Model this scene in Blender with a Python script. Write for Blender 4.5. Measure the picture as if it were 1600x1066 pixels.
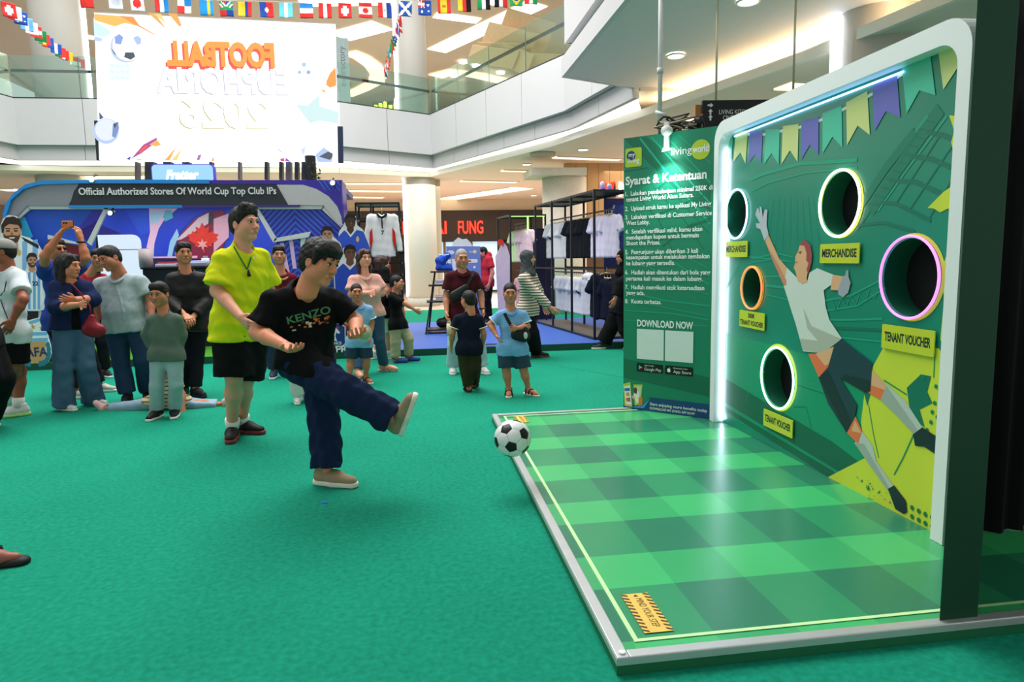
import bpy, bmesh, math, random
import numpy as np
from mathutils import Vector, Matrix
from mathutils.bvhtree import BVHTree

for o in list(bpy.data.objects): bpy.data.objects.remove(o)
SC = bpy.context.scene
COL = SC.collection
RND = random.Random(7)

# ------------------------------------------------------------------ camera
F, CX, CY, CAMH = 1067.0, 800.0, 533.0, 1.4
_Y = np.array([645.0 - CX, -(406.0 - CY), F]); _Y /= np.linalg.norm(_Y)
_Z = np.cross(_Y, np.array([1.0, 0.018, 0.0])); _Z /= np.linalg.norm(_Z)
if _Z[1] < 0: _Z = -_Z
_X = np.cross(_Y, _Z)
if _X[0] < 0: _X = -_X
CM = np.array([_X, _Y, _Z])                 # world = CM @ (right, up, forward)
CAM = np.array([0.0, 0.0, CAMH])
cam_data = bpy.data.cameras.new('camera')
cam_data.sensor_width = 36.0; cam_data.lens = 36.0 * F / 1600.0
cam_data.clip_start = 0.05; cam_data.clip_end = 300
cam = bpy.data.objects.new('camera', cam_data); COL.objects.link(cam)
_m = Matrix.Identity(4)
for i in range(3):
    _m[i][0] = CM[i, 0]; _m[i][1] = CM[i, 1]; _m[i][2] = -CM[i, 2]
_m[2][3] = CAMH
cam.matrix_world = _m
SC.camera = cam

# ------------------------------------------------------------------ light and exposure
SC.view_settings.view_transform = 'Standard'
SC.view_settings.look = 'None'
SC.view_settings.gamma = 1.0
SC.view_settings.use_curve_mapping = False
SC.view_settings.exposure = 0.0
world = bpy.data.worlds.new('world'); SC.world = world; world.use_nodes = True
world.node_tree.nodes['Background'].inputs[0].default_value = (1.0, 0.985, 0.97, 1)
world.node_tree.nodes['Background'].inputs[1].default_value = 0.72

def area(name, loc, size, power, color=(1, 1, 1), aim=None, sy=None):
    l = bpy.data.lights.new(name, 'AREA'); l.energy = power; l.color = color
    l.size = size
    if sy: l.shape = 'RECTANGLE'; l.size_y = sy
    o = bpy.data.objects.new(name, l); COL.objects.link(o); o.location = loc
    if aim is not None:
        o.rotation_euler = (Vector(aim) - Vector(loc)).to_track_quat('-Z', 'Y').to_euler()
    return o
area('atrium_skylight', (-2.0, 10.5, 11.0), 10, 2200, (1.0, 0.99, 0.97), sy=9)
area('store_light', (-3.2, 11.3, 2.38), 3.2, 45, (0.95, 0.95, 1.0), sy=.8)
area('corridor_ceiling_light', (1.0, 23.0, 3.6), 16, 650, (1.0, 0.9, 0.78), sy=6)
area('upper_floor_ceiling_light', (-2.0, 27.0, 8.2), 20, 900, (1.0, 0.9, 0.76), sy=10)
area('shop_ceiling_light', (7.5, 15.0, 3.6), 5, 300, (1.0, 0.9, 0.78), sy=8)

# ------------------------------------------------------------------ pixel and frame helpers
def ray(px, py): return CM @ np.array([(px - CX) / F, -(py - CY) / F, 1.0])
def G(px, py, z=0.0):
    d = ray(px, py); return CAM + d * ((z - CAMH) / d[2])
def DY(px, py, y):
    d = ray(px, py); return CAM + d * (y / d[1])
def WX(px, py, x):
    d = ray(px, py); return CAM + d * (x / d[0])
def DP(px, py, dep): return CAM + ray(px, py) * dep
def depth(p): return float((CM.T @ (np.asarray(p, float) - CAM))[2])
def V(*a): return np.array(a, float)
def nrm(v):
    v = np.asarray(v, float); n = np.linalg.norm(v); return v / n if n > 1e-9 else v

# ------------------------------------------------------------------ materials
def lin(c):
    if isinstance(c, str):
        c = c.lstrip('#'); c = tuple(int(c[i:i + 2], 16) / 255 for i in (0, 2, 4))
    return tuple((x / 12.92 if x <= 0.04045 else ((x + 0.055) / 1.055) ** 2.4) for x in c)
_mats = {}
def mat(color, rough=0.6, metal=0.0, noise=0.06, scale=14.0, spec=0.35, bump=0.0, bscale=60.0, emit=0.0, alpha=None, trans=0.0):
    key = (color, rough, metal, noise, scale, spec, bump, bscale, emit, trans)
    if key in _mats: return _mats[key]
    m = bpy.data.materials.new('material_%d' % len(_mats)); m.use_nodes = True
    nt = m.node_tree; b = nt.nodes['Principled BSDF']; L = nt.links.new
    c = lin(color)
    b.inputs['Base Color'].default_value = (*c, 1)
    b.inputs['Roughness'].default_value = rough
    b.inputs['Metallic'].default_value = metal
    b.inputs['Specular IOR Level'].default_value = spec
    if trans: b.inputs['Transmission Weight'].default_value = trans
    if emit:
        b.inputs['Emission Color'].default_value = (*c, 1)
        b.inputs['Emission Strength'].default_value = emit
    if (noise or bump) and not emit:
        tc = nt.nodes.new('ShaderNodeTexCoord')
        if noise:
            n = nt.nodes.new('ShaderNodeTexNoise'); n.inputs['Scale'].default_value = scale; n.inputs['Detail'].default_value = 4
            L(tc.outputs['Object'], n.inputs['Vector'])
            mx = nt.nodes.new('ShaderNodeMix'); mx.data_type = 'RGBA'
            mx.inputs[6].default_value = (*[max(0, x * (1 - noise * 2)) for x in c], 1)
            mx.inputs[7].default_value = (*[min(1, x * (1 + noise * 2)) for x in c], 1)
            L(n.outputs['Fac'], mx.inputs[0]); L(mx.outputs[2], b.inputs['Base Color'])
        if bump:
            n2 = nt.nodes.new('ShaderNodeTexNoise'); n2.inputs['Scale'].default_value = bscale; n2.inputs['Detail'].default_value = 3
            L(tc.outputs['Object'], n2.inputs['Vector'])
            bp = nt.nodes.new('ShaderNodeBump'); bp.inputs['Strength'].default_value = bump; bp.inputs['Distance'].default_value = 0.01
            L(n2.outputs['Fac'], bp.inputs['Height']); L(bp.outputs['Normal'], b.inputs['Normal'])
    _mats[key] = m
    return m
def glow(color, strength): return mat(color, 0.5, 0, 0, emit=strength)
def fabric(color, noise=0.08, rough=0.9): return mat(color, rough, 0, noise, 30.0, 0.15, 0.25, 220.0)
def print_(color): return mat(color, 0.42, 0, 0.015, 6.0, 0.4)
def glass_mat():
    m = bpy.data.materials.new('railing_glass'); m.use_nodes = True
    nt = m.node_tree; nt.nodes.clear(); L = nt.links.new
    o = nt.nodes.new('ShaderNodeOutputMaterial'); mx = nt.nodes.new('ShaderNodeMixShader')
    t = nt.nodes.new('ShaderNodeBsdfTransparent'); t.inputs[0].default_value = (0.80, 0.92, 0.88, 1)
    g = nt.nodes.new('ShaderNodeBsdfGlossy'); g.inputs['Color'].default_value = (0.85, 0.95, 0.92, 1); g.inputs['Roughness'].default_value = 0.08
    mx.inputs[0].default_value = 0.14
    L(t.outputs[0], mx.inputs[1]); L(g.outputs[0], mx.inputs[2]); L(mx.outputs[0], o.inputs[0])
    return m
GLASS = glass_mat()
WHITE = mat('#e4e8e8', 0.55, 0, 0.02, 2.0); BLACKM = mat('#15171a', 0.45, 0, 0.05); STEEL = mat('#b9bdc0', 0.35, 0.7, 0.04)

# ------------------------------------------------------------------ mesh helpers
def thing(name, label, cat, loc=(0, 0, 0), group=None):
    o = bpy.data.objects.new(name, None); COL.objects.link(o); o.location = [float(x) for x in loc]
    o.empty_display_size = 0.1
    tag(o, label, cat, group); return o
def tag(o, label=None, cat=None, group=None, kind=None):
    if label: o['label'] = label
    if cat: o['category'] = cat
    if group: o['group'] = group
    if kind: o['kind'] = kind
    return o
def wloc(o):
    v = Vector((0, 0, 0))
    while o is not None: v += o.location; o = o.parent
    return v
def obj(name, verts, faces, m, parent=None, smooth=False, org=None, mats=None, fmat=None):
    """verts in world space; the mesh is stored relative to org (or to the parent's place)"""
    verts = np.asarray(verts, np.float64).reshape(-1, 3)
    base = np.array(wloc(parent)) if parent is not None else (np.asarray(org, float) if org is not None else verts.mean(0) * V(1, 1, 0) + V(0, 0, verts[:, 2].min()))
    me = bpy.data.meshes.new(name)
    if isinstance(faces, np.ndarray) and faces.ndim == 2:
        n, k = faces.shape
        me.vertices.add(len(verts)); me.vertices.foreach_set('co', (verts - base).astype(np.float32).ravel())
        me.loops.add(n * k); me.loops.foreach_set('vertex_index', faces.astype(np.int32).ravel())
        me.polygons.add(n); me.polygons.foreach_set('loop_start', (np.arange(n) * k).astype(np.int32))
        me.update(calc_edges=True); me.validate()
    else:
        me.from_pydata([tuple(v) for v in (verts - base)], [], [tuple(f) for f in faces]); me.update()
    for mm in (mats or [m]): me.materials.append(mm)
    if fmat is not None: me.polygons.foreach_set('material_index', np.asarray(fmat, np.int32))
    if smooth: me.polygons.foreach_set('use_smooth', np.ones(len(me.polygons), bool))
    o = bpy.data.objects.new(name, me); COL.objects.link(o)
    if parent is not None: o.parent = parent
    else: o.location = base
    return o
BOXF = [(0, 3, 2, 1), (4, 5, 6, 7), (0, 1, 5, 4), (1, 2, 6, 5), (2, 3, 7, 6), (3, 0, 4, 7)]
def box_vf(lo, hi):
    x0, y0, z0 = lo; x1, y1, z1 = hi
    return [(x0, y0, z0), (x1, y0, z0), (x1, y1, z0), (x0, y1, z0), (x0, y0, z1), (x1, y0, z1), (x1, y1, z1), (x0, y1, z1)], BOXF
def bevel(o, w=0.01, seg=2):
    md = o.modifiers.new('bevel', 'BEVEL'); md.width = w; md.segments = seg; md.limit_method = 'ANGLE'; return o
def box(name, lo, hi, m, parent=None, bev=0.0):
    v, f = box_vf(lo, hi); o = obj(name, v, f, m, parent)
    if bev: bevel(o, bev)
    return o
def beam(name, a, b, w, h, m, parent=None, up=(0, 0, 1)):
    """square bar from a to b"""
    a = V(*a); b = V(*b); d = nrm(b - a); s = np.cross(d, V(*up))
    if np.linalg.norm(s) < 1e-4: s = V(1, 0, 0)
    s = nrm(s); u = np.cross(s, d); s = s * w / 2; u = u * h / 2
    v = [a - s - u, a + s - u, a + s + u, a - s + u, b - s - u, b + s - u, b + s + u, b - s + u]
    return obj(name, v, [(0, 1, 2, 3), (7, 6, 5, 4), (0, 4, 5, 1), (1, 5, 6, 2), (2, 6, 7, 3), (3, 7, 4, 0)], m, parent)
def tube_vf(pts, rad, seg=8, closed=False):
    pts = [V(*p) for p in pts]; n = len(pts); vs = []; fs = []
    rad = rad if hasattr(rad, '__len__') else [rad] * n
    prev = None
    for i, p in enumerate(pts):
        t = nrm((pts[(i + 1) % n] - pts[i - 1]) if closed else (pts[min(i + 1, n - 1)] - pts[max(i - 1, 0)]))
        a = prev if prev is not None else (V(0, 0, 1) if abs(t[2]) < 0.9 else V(1, 0, 0))
        a = nrm(a - t * np.dot(a, t)); prev = a; b = np.cross(t, a)
        for k in range(seg):
            an = 2 * math.pi * k / seg
            vs.append(p + (a * math.cos(an) + b * math.sin(an)) * rad[i])
    m = n if closed else n - 1
    for i in range(m):
        for k in range(seg):
            j = (i + 1) % n
            fs.append((i * seg + k, i * seg + (k + 1) % seg, j * seg + (k + 1) % seg, j * seg + k))
    if not closed:
        fs.append(tuple(range(seg - 1, -1, -1))); fs.append(tuple(range((n - 1) * seg, n * seg)))
    return vs, fs
def tube(name, pts, rad, m, parent=None, seg=8, closed=False):
    v, f = tube_vf(pts, rad, seg, closed); return obj(name, v, f, m, parent, smooth=True)
def cyl_vf(c, r, z0, z1, seg=24, r1=None):
    r1 = r if r1 is None else r1; v = []
    for z, rr in ((z0, r), (z1, r1)):
        for k in range(seg):
            a = 2 * math.pi * k / seg; v.append((c[0] + rr * math.cos(a), c[1] + rr * math.sin(a), z))
    f = [(k, (k + 1) % seg, seg + (k + 1) % seg, seg + k) for k in range(seg)]
    f += [tuple(range(seg - 1, -1, -1)), tuple(range(seg, 2 * seg))]
    return v, f
def cyl(name, c, r, z0, z1, m, parent=None, seg=24, r1=None):
    v, f = cyl_vf(c, r, z0, z1, seg, r1); o = obj(name, v, f, m, parent)
    for p in o.data.polygons: p.use_smooth = len(p.vertices) == 4
    return o
def ball_vf(c, rx, ry, rz, nu=14, nv=10, R=None):
    v = []; f = []
    for i in range(nv + 1):
        t = math.pi * i / nv
        for k in range(nu):
            a = 2 * math.pi * k / nu
            p = V(rx * math.sin(t) * math.cos(a), ry * math.sin(t) * math.sin(a), rz * math.cos(t))
            v.append(V(*c) + (R @ p if R is not None else p))
    for i in range(nv):
        for k in range(nu): f.append((i * nu + k, (i + 1) * nu + k, (i + 1) * nu + (k + 1) % nu, i * nu + (k + 1) % nu))
    return v, f
def slab(name, pts, z0, z1, m, parent=None):
    """horizontal polygon with thickness"""
    n = len(pts); v = [(p[0], p[1], z0) for p in pts] + [(p[0], p[1], z1) for p in pts]
    f = [tuple(range(n - 1, -1, -1)), tuple(range(n, 2 * n))] + [(i, (i + 1) % n, n + (i + 1) % n, n + i) for i in range(n)]
    return obj(name, v, f, m, parent)
class Frame:
    """a flat board: origin, right axis, up axis, outward normal"""
    def __init__(s, o, u, v):
        s.o = V(*o); s.u = nrm(u); s.v = nrm(v); s.n = np.cross(s.u, s.v)
    def at(s, x, y, z=0.0): return s.o + s.u * x + s.v * y + s.n * z
    def pix(s, px, py):
        d = ray(px, py); t = np.dot(s.o - CAM, s.n) / np.dot(d, s.n); p = CAM + d * t - s.o
        return float(p @ s.u), float(p @ s.v)
_lay = 0
def flat(name, pts, fr, m, parent=None, off=0.001, thick=0.0):
    """polygon (2-D points in the frame); thick > 0 gives a board whose back is at off"""
    n = len(pts)
    ar = sum(pts[i][0] * pts[(i + 1) % n][1] - pts[(i + 1) % n][0] * pts[i][1] for i in range(n))
    if ar < 0: pts = pts[::-1]
    if thick <= 0:
        global _lay; _lay = (_lay + 1) % 29; off += _lay * 2e-5      # every printed layer lies at its own height
        return obj(name, [fr.at(x, y, off) for x, y in pts], [tuple(range(n))], m, parent)
    v = [fr.at(x, y, off) for x, y in pts] + [fr.at(x, y, off + thick) for x, y in pts]
    f = [tuple(range(n - 1, -1, -1)), tuple(range(n, 2 * n))] + [(i, (i + 1) % n, n + (i + 1) % n, n + i) for i in range(n)]
    return obj(name, v, f, m, parent)
def curve_vf(cu):
    t = bpy.data.objects.new('tmp', cu); me = bpy.data.meshes.new_from_object(t)
    v = np.array([x.co[:] for x in me.vertices]); f = [tuple(p.vertices) for p in me.polygons]
    bpy.data.objects.remove(t); bpy.data.meshes.remove(me); bpy.data.curves.remove(cu)
    return v, f
def holed(name, loops, fr, m, parent=None, off=0.0, thick=0.01):
    """polygon with holes: loops[0] outside, the rest holes; front at off, back at off - thick"""
    cu = bpy.data.curves.new('tmp', 'CURVE'); cu.dimensions = '2D'; cu.fill_mode = 'BOTH'; cu.extrude = thick / 2
    for lp in loops:
        s = cu.splines.new('POLY'); s.points.add(len(lp) - 1); s.use_cyclic_u = True
        for p, q in zip(s.points, lp): p.co = (q[0], q[1], 0, 1)
    v, f = curve_vf(cu)
    return obj(name, [fr.at(p[0], p[1], off - thick / 2 + p[2]) for p in v], f, m, parent)
def text(name, s, fr, xy, size, m, parent=None, align='LEFT', off=0.002, bold=0.0, sx=1.0, shear=0.0, mirror=False, thick=0.0, space=1.0, rot=0.0, fit=None, warp=None):
    cu = bpy.data.curves.new('tmp', 'FONT'); cu.body = s; cu.size = size; cu.align_x = align; cu.offset = bold * size
    cu.shear = shear; cu.extrude = thick; cu.space_character = space; cu.resolution_u = 3
    v, f = curve_vf(cu)
    if not len(v): return None
    x = v[:, 0] * sx; y = v[:, 1]
    if fit:
        w = x.max() - x.min(); x = (x - x.min()) * fit / w
    if mirror: x = -x; f = [t[::-1] for t in f]
    c, sn = math.cos(rot), math.sin(rot)
    X = xy[0] + x * c - y * sn; Yv = xy[1] + x * sn + y * c
    vv = [warp(a, b) for a, b in zip(X, Yv)] if warp else [fr.at(a, b, off + d) for a, b, d in zip(X, Yv, v[:, 2])]
    return obj(name, vv, f, m, parent)
def circ(cx, cy, r, n=40, ry=None, a0=0.0):
    ry = r if ry is None else ry
    return [(cx + r * math.cos(a0 + 2 * math.pi * k / n), cy + ry * math.sin(a0 + 2 * math.pi * k / n)) for k in range(n)]
def rrect(x0, y0, x1, y1, r, n=6, corners=(1, 1, 1, 1)):
    """rounded rectangle, corners: bottom-left, bottom-right, top-right, top-left"""
    out = []
    for k, (cx, cy, a) in enumerate(((x0 + r, y0 + r, math.pi), (x1 - r, y0 + r, 1.5 * math.pi), (x1 - r, y1 - r, 0), (x0 + r, y1 - r, .5 * math.pi))):
        if corners[k]:
            out += [(cx + r * math.cos(a + i * math.pi / 2 / n), cy + r * math.sin(a + i * math.pi / 2 / n)) for i in range(n + 1)]
        else: out.append(((x0, x1, x1, x0)[k], (y0, y0, y1, y1)[k]))
    return out
def star(cx, cy, r, n=5, inner=0.42):
    return [(cx + (r if k % 2 == 0 else r * inner) * math.sin(math.pi * k / n), cy + (r if k % 2 == 0 else r * inner) * math.cos(math.pi * k / n)) for k in range(2 * n)]
def copy_tree(o, parent=None):
    c = o.copy(); COL.objects.link(c); c.parent = parent
    for ch in list(o.children): copy_tree(ch, c)
    return c
# ================================================================== THE SETTING
def carpet_mat():
    m = bpy.data.materials.new('green_carpet'); m.use_nodes = True
    nt = m.node_tree; b = nt.nodes['Principled BSDF']; L = nt.links.new
    tc = nt.nodes.new('ShaderNodeTexCoord')
    def noise(scale, det=5):
        n = nt.nodes.new('ShaderNodeTexNoise'); n.inputs['Scale'].default_value = scale; n.inputs['Detail'].default_value = det
        L(tc.outputs['Object'], n.inputs['Vector']); return n
    n1 = noise(1.1); n2 = noise(38, 6); n3 = noise(240, 2)
    r = nt.nodes.new('ShaderNodeValToRGB')
    r.color_ramp.elements[0].position = 0.3; r.color_ramp.elements[0].color = (*lin('#0d7a60'), 1)
    r.color_ramp.elements[1].position = 0.72; r.color_ramp.elements[1].color = (*lin('#1a987a'), 1)
    mx = nt.nodes.new('ShaderNodeMath'); mx.operation = 'MULTIPLY_ADD'; mx.inputs[1].default_value = 0.75; 
    L(n2.outputs['Fac'], mx.inputs[0])
    m2 = nt.nodes.new('ShaderNodeMath'); m2.operation = 'MULTIPLY'; m2.inputs[1].default_value = 0.3
    L(n1.outputs['Fac'], m2.inputs[0]); L(m2.outputs[0], mx.inputs[2])
    L(mx.outputs[0], r.inputs[0]); L(r.outputs[0], b.inputs['Base Color'])
    b.inputs['Roughness'].default_value = 0.95; b.inputs['Specular IOR Level'].default_value = 0.1
    bp = nt.nodes.new('ShaderNodeBump'); bp.inputs['Strength'].default_value = 0.5; bp.inputs['Distance'].default_value = 0.004
    L(n3.outputs['Fac'], bp.inputs['Height']); L(bp.outputs['Normal'], b.inputs['Normal'])
    return m
CARPET = carpet_mat()
def struct(o): o['kind'] = 'structure'; return o
fl = struct(box('floor', (-14, -3, -0.05), (12, 19.2, 0.0), CARPET))
tile = mat('#e2d4c0', 0.18, 0, 0.05, 1.2, 0.5)
struct(box('floor_corridor', (-14, 19.2, -0.05), (16, 46, -0.001), tile))
struct(box('floor_shop', (4.4, 12.0, 0.0), (16, 19.2, 0.012), tile))
# light grey seam where two lengths of carpet meet, and lint
seam = mat('#0c7d5a', 0.95, 0, 0.1)
for k, (a, b) in enumerate((((-3.9, 6.6), (-1.75, 2.2)), ((1.1, 9.9), (3.0, 6.4)))):
    beam('carpet_seam', (*a, 0.0005), (*b, 0.0005), 0.014, 0.003, seam, fl)
lintm = mat('#1668c8', 0.7)
p = G(507, 786)
tag(obj('paper_scrap', [p + V(-.02, -.012, .002), p + V(.02, -.014, .004), p + V(.016, .012, .008), p + V(-.018, .013, .003)], [(0, 1, 2, 3)], lintm), 'tiny blue paper scrap on the green carpet near the kicker', 'scrap')

# --- balcony edge of the floor above: plan line of the white fascia, read from the photo
FAS = [(-10.4, 13.5), (-9.42, 17.9), (-9.3, 18.4), (-1.7, 18.36), (0.6, 19.78), (3.12, 13.9), (3.55, 11.2), (4.0, 8.2), (4.2, 5.5)]
PANEL = mat('#c9c8ca', 0.5, 0, 0.015, 1.5, 0.4); PANEL2 = mat('#bfbdbf', 0.5, 0, 0.015, 1.5, 0.4)
def off_line(pts, d):
    """offset a plan line to its left (away from the atrium) by d"""
    out = []; P = [V(*p) for p in pts]
    for i, p in enumerate(P):
        ns = []
        for a, b in ((i - 1, i), (i, i + 1)):
            if a >= 0 and b < len(P):
                t = nrm(P[b] - P[a]); ns.append(V(-t[1], t[0]))
        n = nrm(sum(ns)); k = 1.0 / max(0.5, float(n @ ns[0])); out.append(tuple(p + n * d * k))
    return out
fas = struct(thing('wall_fascia', None, None, (0, 0, 0)))
def strip_panels(line, z0, z1, th, m, name, step=1.45, gap=0.012):
    back = off_line(line, th)
    for i in range(len(line) - 1):
        a, b = V(*line[i]), V(*line[i + 1]); A, B = V(*back[i]), V(*back[i + 1]); L_ = np.linalg.norm(b - a); n = max(1, int(round(L_ / step)))
        for k in range(n):
            g = gap / 2 / L_; t0 = k / n + (g if k else 0); t1 = (k + 1) / n - (g if k < n - 1 else 0)
            q = [a + (b - a) * t0, a + (b - a) * t1, A + (B - A) * t1, A + (B - A) * t0]
            slab(name, q, z0, z1, m, fas)
strip_panels(FAS[:7], 4.32, 5.40, 0.12, PANEL, 'panel')
strip_panels(off_line(FAS[:7], 0.14), 3.98, 4.32, 0.10, PANEL2, 'lower_panel')
strip_panels(FAS[:7], 5.40, 5.43, 0.10, mat('#3a3f3f', .4), 'edge_trim', 6)
# slab core behind the fascia panels (upper floor)
LIP = [(-10.9, 13.5), (-10.2, 19.0), (-8.0, 19.3), (-1.9, 19.58), (0.6, 20.6), (0.86, 19.9), (3.08, 15.1), (4.03, 11.9), (5.0, 8.34), (5.3, 6.2)]
up = [p for p in off_line(FAS[:7], 0.26)] + [(16, 11.2), (16, 46), (-16, 46), (-16, 13.5)]
struct(slab('floor_upper', up, 4.1, 5.3, mat('#c9c4ba', .6)))
# corridor ceiling of the ground floor
CEIL = mat('#eeded2', 0.6, 0, 0.02, 1.0)
ce = struct(slab('ceiling_corridor', LIP + [(16, 6.2), (16, 46), (-16, 46), (-16, 13.5)], 3.8, 3.9, CEIL))
LIGHTC = '#fff6e2'
# bright cove between fascia and ceiling lip
co = struct(thing('trim_1', None, None, (0, 0, 0)))
fb = off_line(FAS[:7], 0.2); lp = [(-10.9, 13.5), (-10.15, 18.2), (-9.6, 19.05), (-1.85, 19.55), (0.62, 20.55), (3.1, 15.0), (4.05, 11.9)]
for i in range(6):
    q = [(*fb[i], 3.99), (*fb[i + 1], 3.99), (*lp[i + 1], 3.93), (*lp[i], 3.93)]
    obj('cove_light', q, [(0, 1, 2, 3)], glow('#fff9ec', 1.9), co)
# lip edge
LW = mat('#efe9df', 0.5, 0, 0.01)
for i in range(len(LIP) - 1):
    beam('ceiling_lip', (*LIP[i], 3.86), (*LIP[i + 1], 3.86), 0.07, 0.13, LW, ce)

# --- soffit of the next storey at the upper right, with its glowing cove
SOF = mat('#ddd5d6', 0.6, 0, 0.015, 1.0)
SZ_ = 4.15
so = struct(slab('ceiling_soffit', [(2.43, -2.0), (2.43, 10.6), (4.25, 11.45), (16, 12.0), (16, -2)], SZ_, 4.5, SOF))
slab('soffit_edge', [(2.36, -2.0), (2.36, 10.68), (2.43, 10.6), (2.43, -2)], SZ_ - .01, 4.42, PANEL, so)
slab('soffit_edge', [(2.36, 10.68), (4.2, 11.55), (4.25, 11.45), (2.43, 10.6)], SZ_ - .01, 4.42, PANEL, so)
slab('shadow_gap', [(2.5, -2.0), (2.5, 10.5), (2.6, 10.55), (2.6, -2)], 4.42, 4.62, mat('#98a3a0', .6), so)
for k in range(6):
    slab('upper_panel', [(2.40, 10.62 - k * 1.8), (2.40, 8.83 - k * 1.8), (2.5, 8.83 - k * 1.8), (2.5, 10.62 - k * 1.8)], 4.62, 6.2, PANEL, so)
slab('upper_panel', [(2.40, 10.64), (3.4, 11.1), (3.4, 11.0), (2.5, 10.55)], 4.62, 6.2, PANEL, so)
wcov = mat('#f4eee2', 0.6, 0, 0.01)
for (a, b) in (((4.65, 11.9), (5.55, 8.4)), ((5.55, 8.4), (5.95, 4.5))):
    d = nrm(V(*b) - V(*a)); 
    obj('cove_wall', [(*a, 3.9), (*b, 3.9), (*b, SZ_), (*a, SZ_)], [(0, 1, 2, 3)], wcov, so)
    beam('cove_lamp', (a[0] - .33, a[1], 3.945), (b[0] - .33, b[1], 3.945), 0.2, 0.03, glow('#ffe6b8', 9.0), so)
struct(slab('unseen_shade_slab', [(-14, -6), (2.4, -6), (2.4, 0.6), (-14, 0.6)], 4.15, 4.6, SOF))  # unseen slab added overhead behind the camera to darken the near floor
# upper beam above the balcony opening (white pier with grey underside)

# --- columns with a vertical light strip
def column(name, xy, r, z0, z1, side, lw=.022):
    c = struct(thing(name, None, None, (xy[0], xy[1], z0)))
    cyl('shaft', xy, r, z0, z1, mat('#cfcbc3', 0.5, 0, 0.015, 1.0), c, 40)
    cyl('base_ring', xy, r + .015, z0, z0 + .25, mat('#b9b6ae', .4), c, 40)
    d = nrm(V(*xy)); s = V(d[1], -d[0]) * side; q = V(*xy) + s * (r + .01) - d * 0.18
    cyl('light_strip', q, lw, max(z0, 0.3), z1, glow('#f2f8ff', 6.0), c, 10)
column('column_corridor', G(662, 479)[:2] + V(0, .35), 0.47, 0, 3.8, -1)
struct(box('wall_column_pier', (DY(676, 400, 21.2)[0], 21.2, 0), (DY(691, 400, 21.2)[0], 21.6, 3.8), mat('#cdbfae', .6)))
column('column_upper', (0.15, 20.75), 0.44, 5.3, 10.5, -1, .035)
column('column_upper_left', (-9.0, 20.2), 0.62, 5.3, 10.5, 1, .05)
column('column_lower_left', (-9.3, 20.4), 0.62, 0, 3.8, 1)
cp = DP(1372, 60, 8.0)
column('column_booth', cp[:2], 0.44, 0, SZ_, -1, .05)
cp2 = DY(882, 330, 17.0)
cyl('column_shop', cp2[:2], 0.55, 0, 3.35, mat('#e9ddce', .5), struct(thing('column_shop_base', None, None, (cp2[0], cp2[1], 0))), 32)
struct(slab('ceiling_drop', [(cp2[0] - .95, 16.3), (cp2[0] + .4, 16.3), (cp2[0] + .4, 17.5), (cp2[0] - .95, 17.5)], 3.35, 3.52, mat('#e6dccb', .55)))

# --- glass balustrade
gl = struct(thing('railing_balcony', None, None, (0, 0, 0)))
def glass_run(line, z0=5.40, z1=6.42, step=1.6):
    for i in range(len(line) - 1):
        a, b = V(*line[i]), V(*line[i + 1]); L_ = np.linalg.norm(b - a); n = max(1, int(round(L_ / step)))
        t = nrm(b - a); nn = V(-t[1], t[0]) * 0.012
        for k in range(n):
            p = a + (b - a) * (k / n) + t * .012; q = a + (b - a) * ((k + 1) / n) - t * .012
            slab('glass_pane', [p, q, q + nn, p + nn], z0, z1, GLASS, gl)
            if k: beam('glass_post', (*(p - t * .012 + nn * 3), z0), (*(p - t * .012 + nn * 3), z1), .02, .02, mat('#5f7a74', .3, .3), gl)
        beam('handrail', (*(a + nn * 6), 6.08), (*(b + nn * 6), 6.08), 0.05, 0.06, mat('#3c3f40', .35, .5), gl)
glass_run(off_line(FAS, 0.10)[:7])

# --- upper floor: ceiling, back walls, lit coves
UC = mat('#cbbfae', 0.7, 0, 0.02, .6)
uc = struct(slab('ceiling_upper', [(-16, 19.5), (-9, 19.5), (0.6, 21.2), (3.6, 14.4), (16, 14.4), (16, 46), (-16, 46)], 8.9, 9.2, UC))
def ceil_strip(px0, py0, px1, py1, z, w, st=4.0, parent=uc, col=LIGHTC):
    a, b = G(px0, py0, z), G(px1, py1, z); d = nrm(b - a); s = V(-d[1], d[0], 0) * w / 2
    return obj('light_panel', [a - s, a + s, b + s, b - s], [(0, 1, 2, 3)], glow(col, st), parent)
ceil_strip(680, 24, 748, 33, 8.88, .5); ceil_strip(682, 80, 840, 6, 8.88, .8, 2.6); ceil_strip(530, 58, 598, 40, 8.88, 1.0)
ceil_strip(72, 10, 124, 12, 8.88, .35); ceil_strip(72, 47, 148, 60, 8.88, .4, 2.0); ceil_strip(470, 6, 640, 2, 8.88, .5)
def arc_strip(pxs, z, w, st):
    P = [G(x, y, z) for x, y in pxs]; vs = []; fs = []
    for i, p in enumerate(P):
        t = nrm(P[min(i + 1, len(P) - 1)] - P[max(i - 1, 0)]); s = V(-t[1], t[0], 0) * w / 2; vs += [p - s, p + s]
        if i: fs.append((2 * i - 2, 2 * i - 1, 2 * i + 1, 2 * i))
    obj('cove_arc', vs, fs, glow('#ffe9c4', st), uc)
arc_strip([(545, 82), (565, 90), (582, 102), (592, 116), (588, 128), (565, 140), (540, 150)], 8.86, .7, 1.8)
arc_strip([(680, 120), (705, 113), (740, 117), (790, 128)], 8.86, .8, 1.8)
for (x, y) in ((86, 37), (113, 39), (724, 96), (744, 102), (710, 118), (782, 113), (770, 2), (842, 62)):
    p = G(x, y, 8.88); cyl('downlight', p[:2], .16, 8.83, 8.89, glow('#fff4df', 9.0), uc, 16)
WALLU = mat('#a8977f', 0.7, 0, 0.06, .5); 
struct(box('wall_upper_back', (-16, 38, 5.3), (16, 38.3, 9.0), WALLU))
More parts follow.
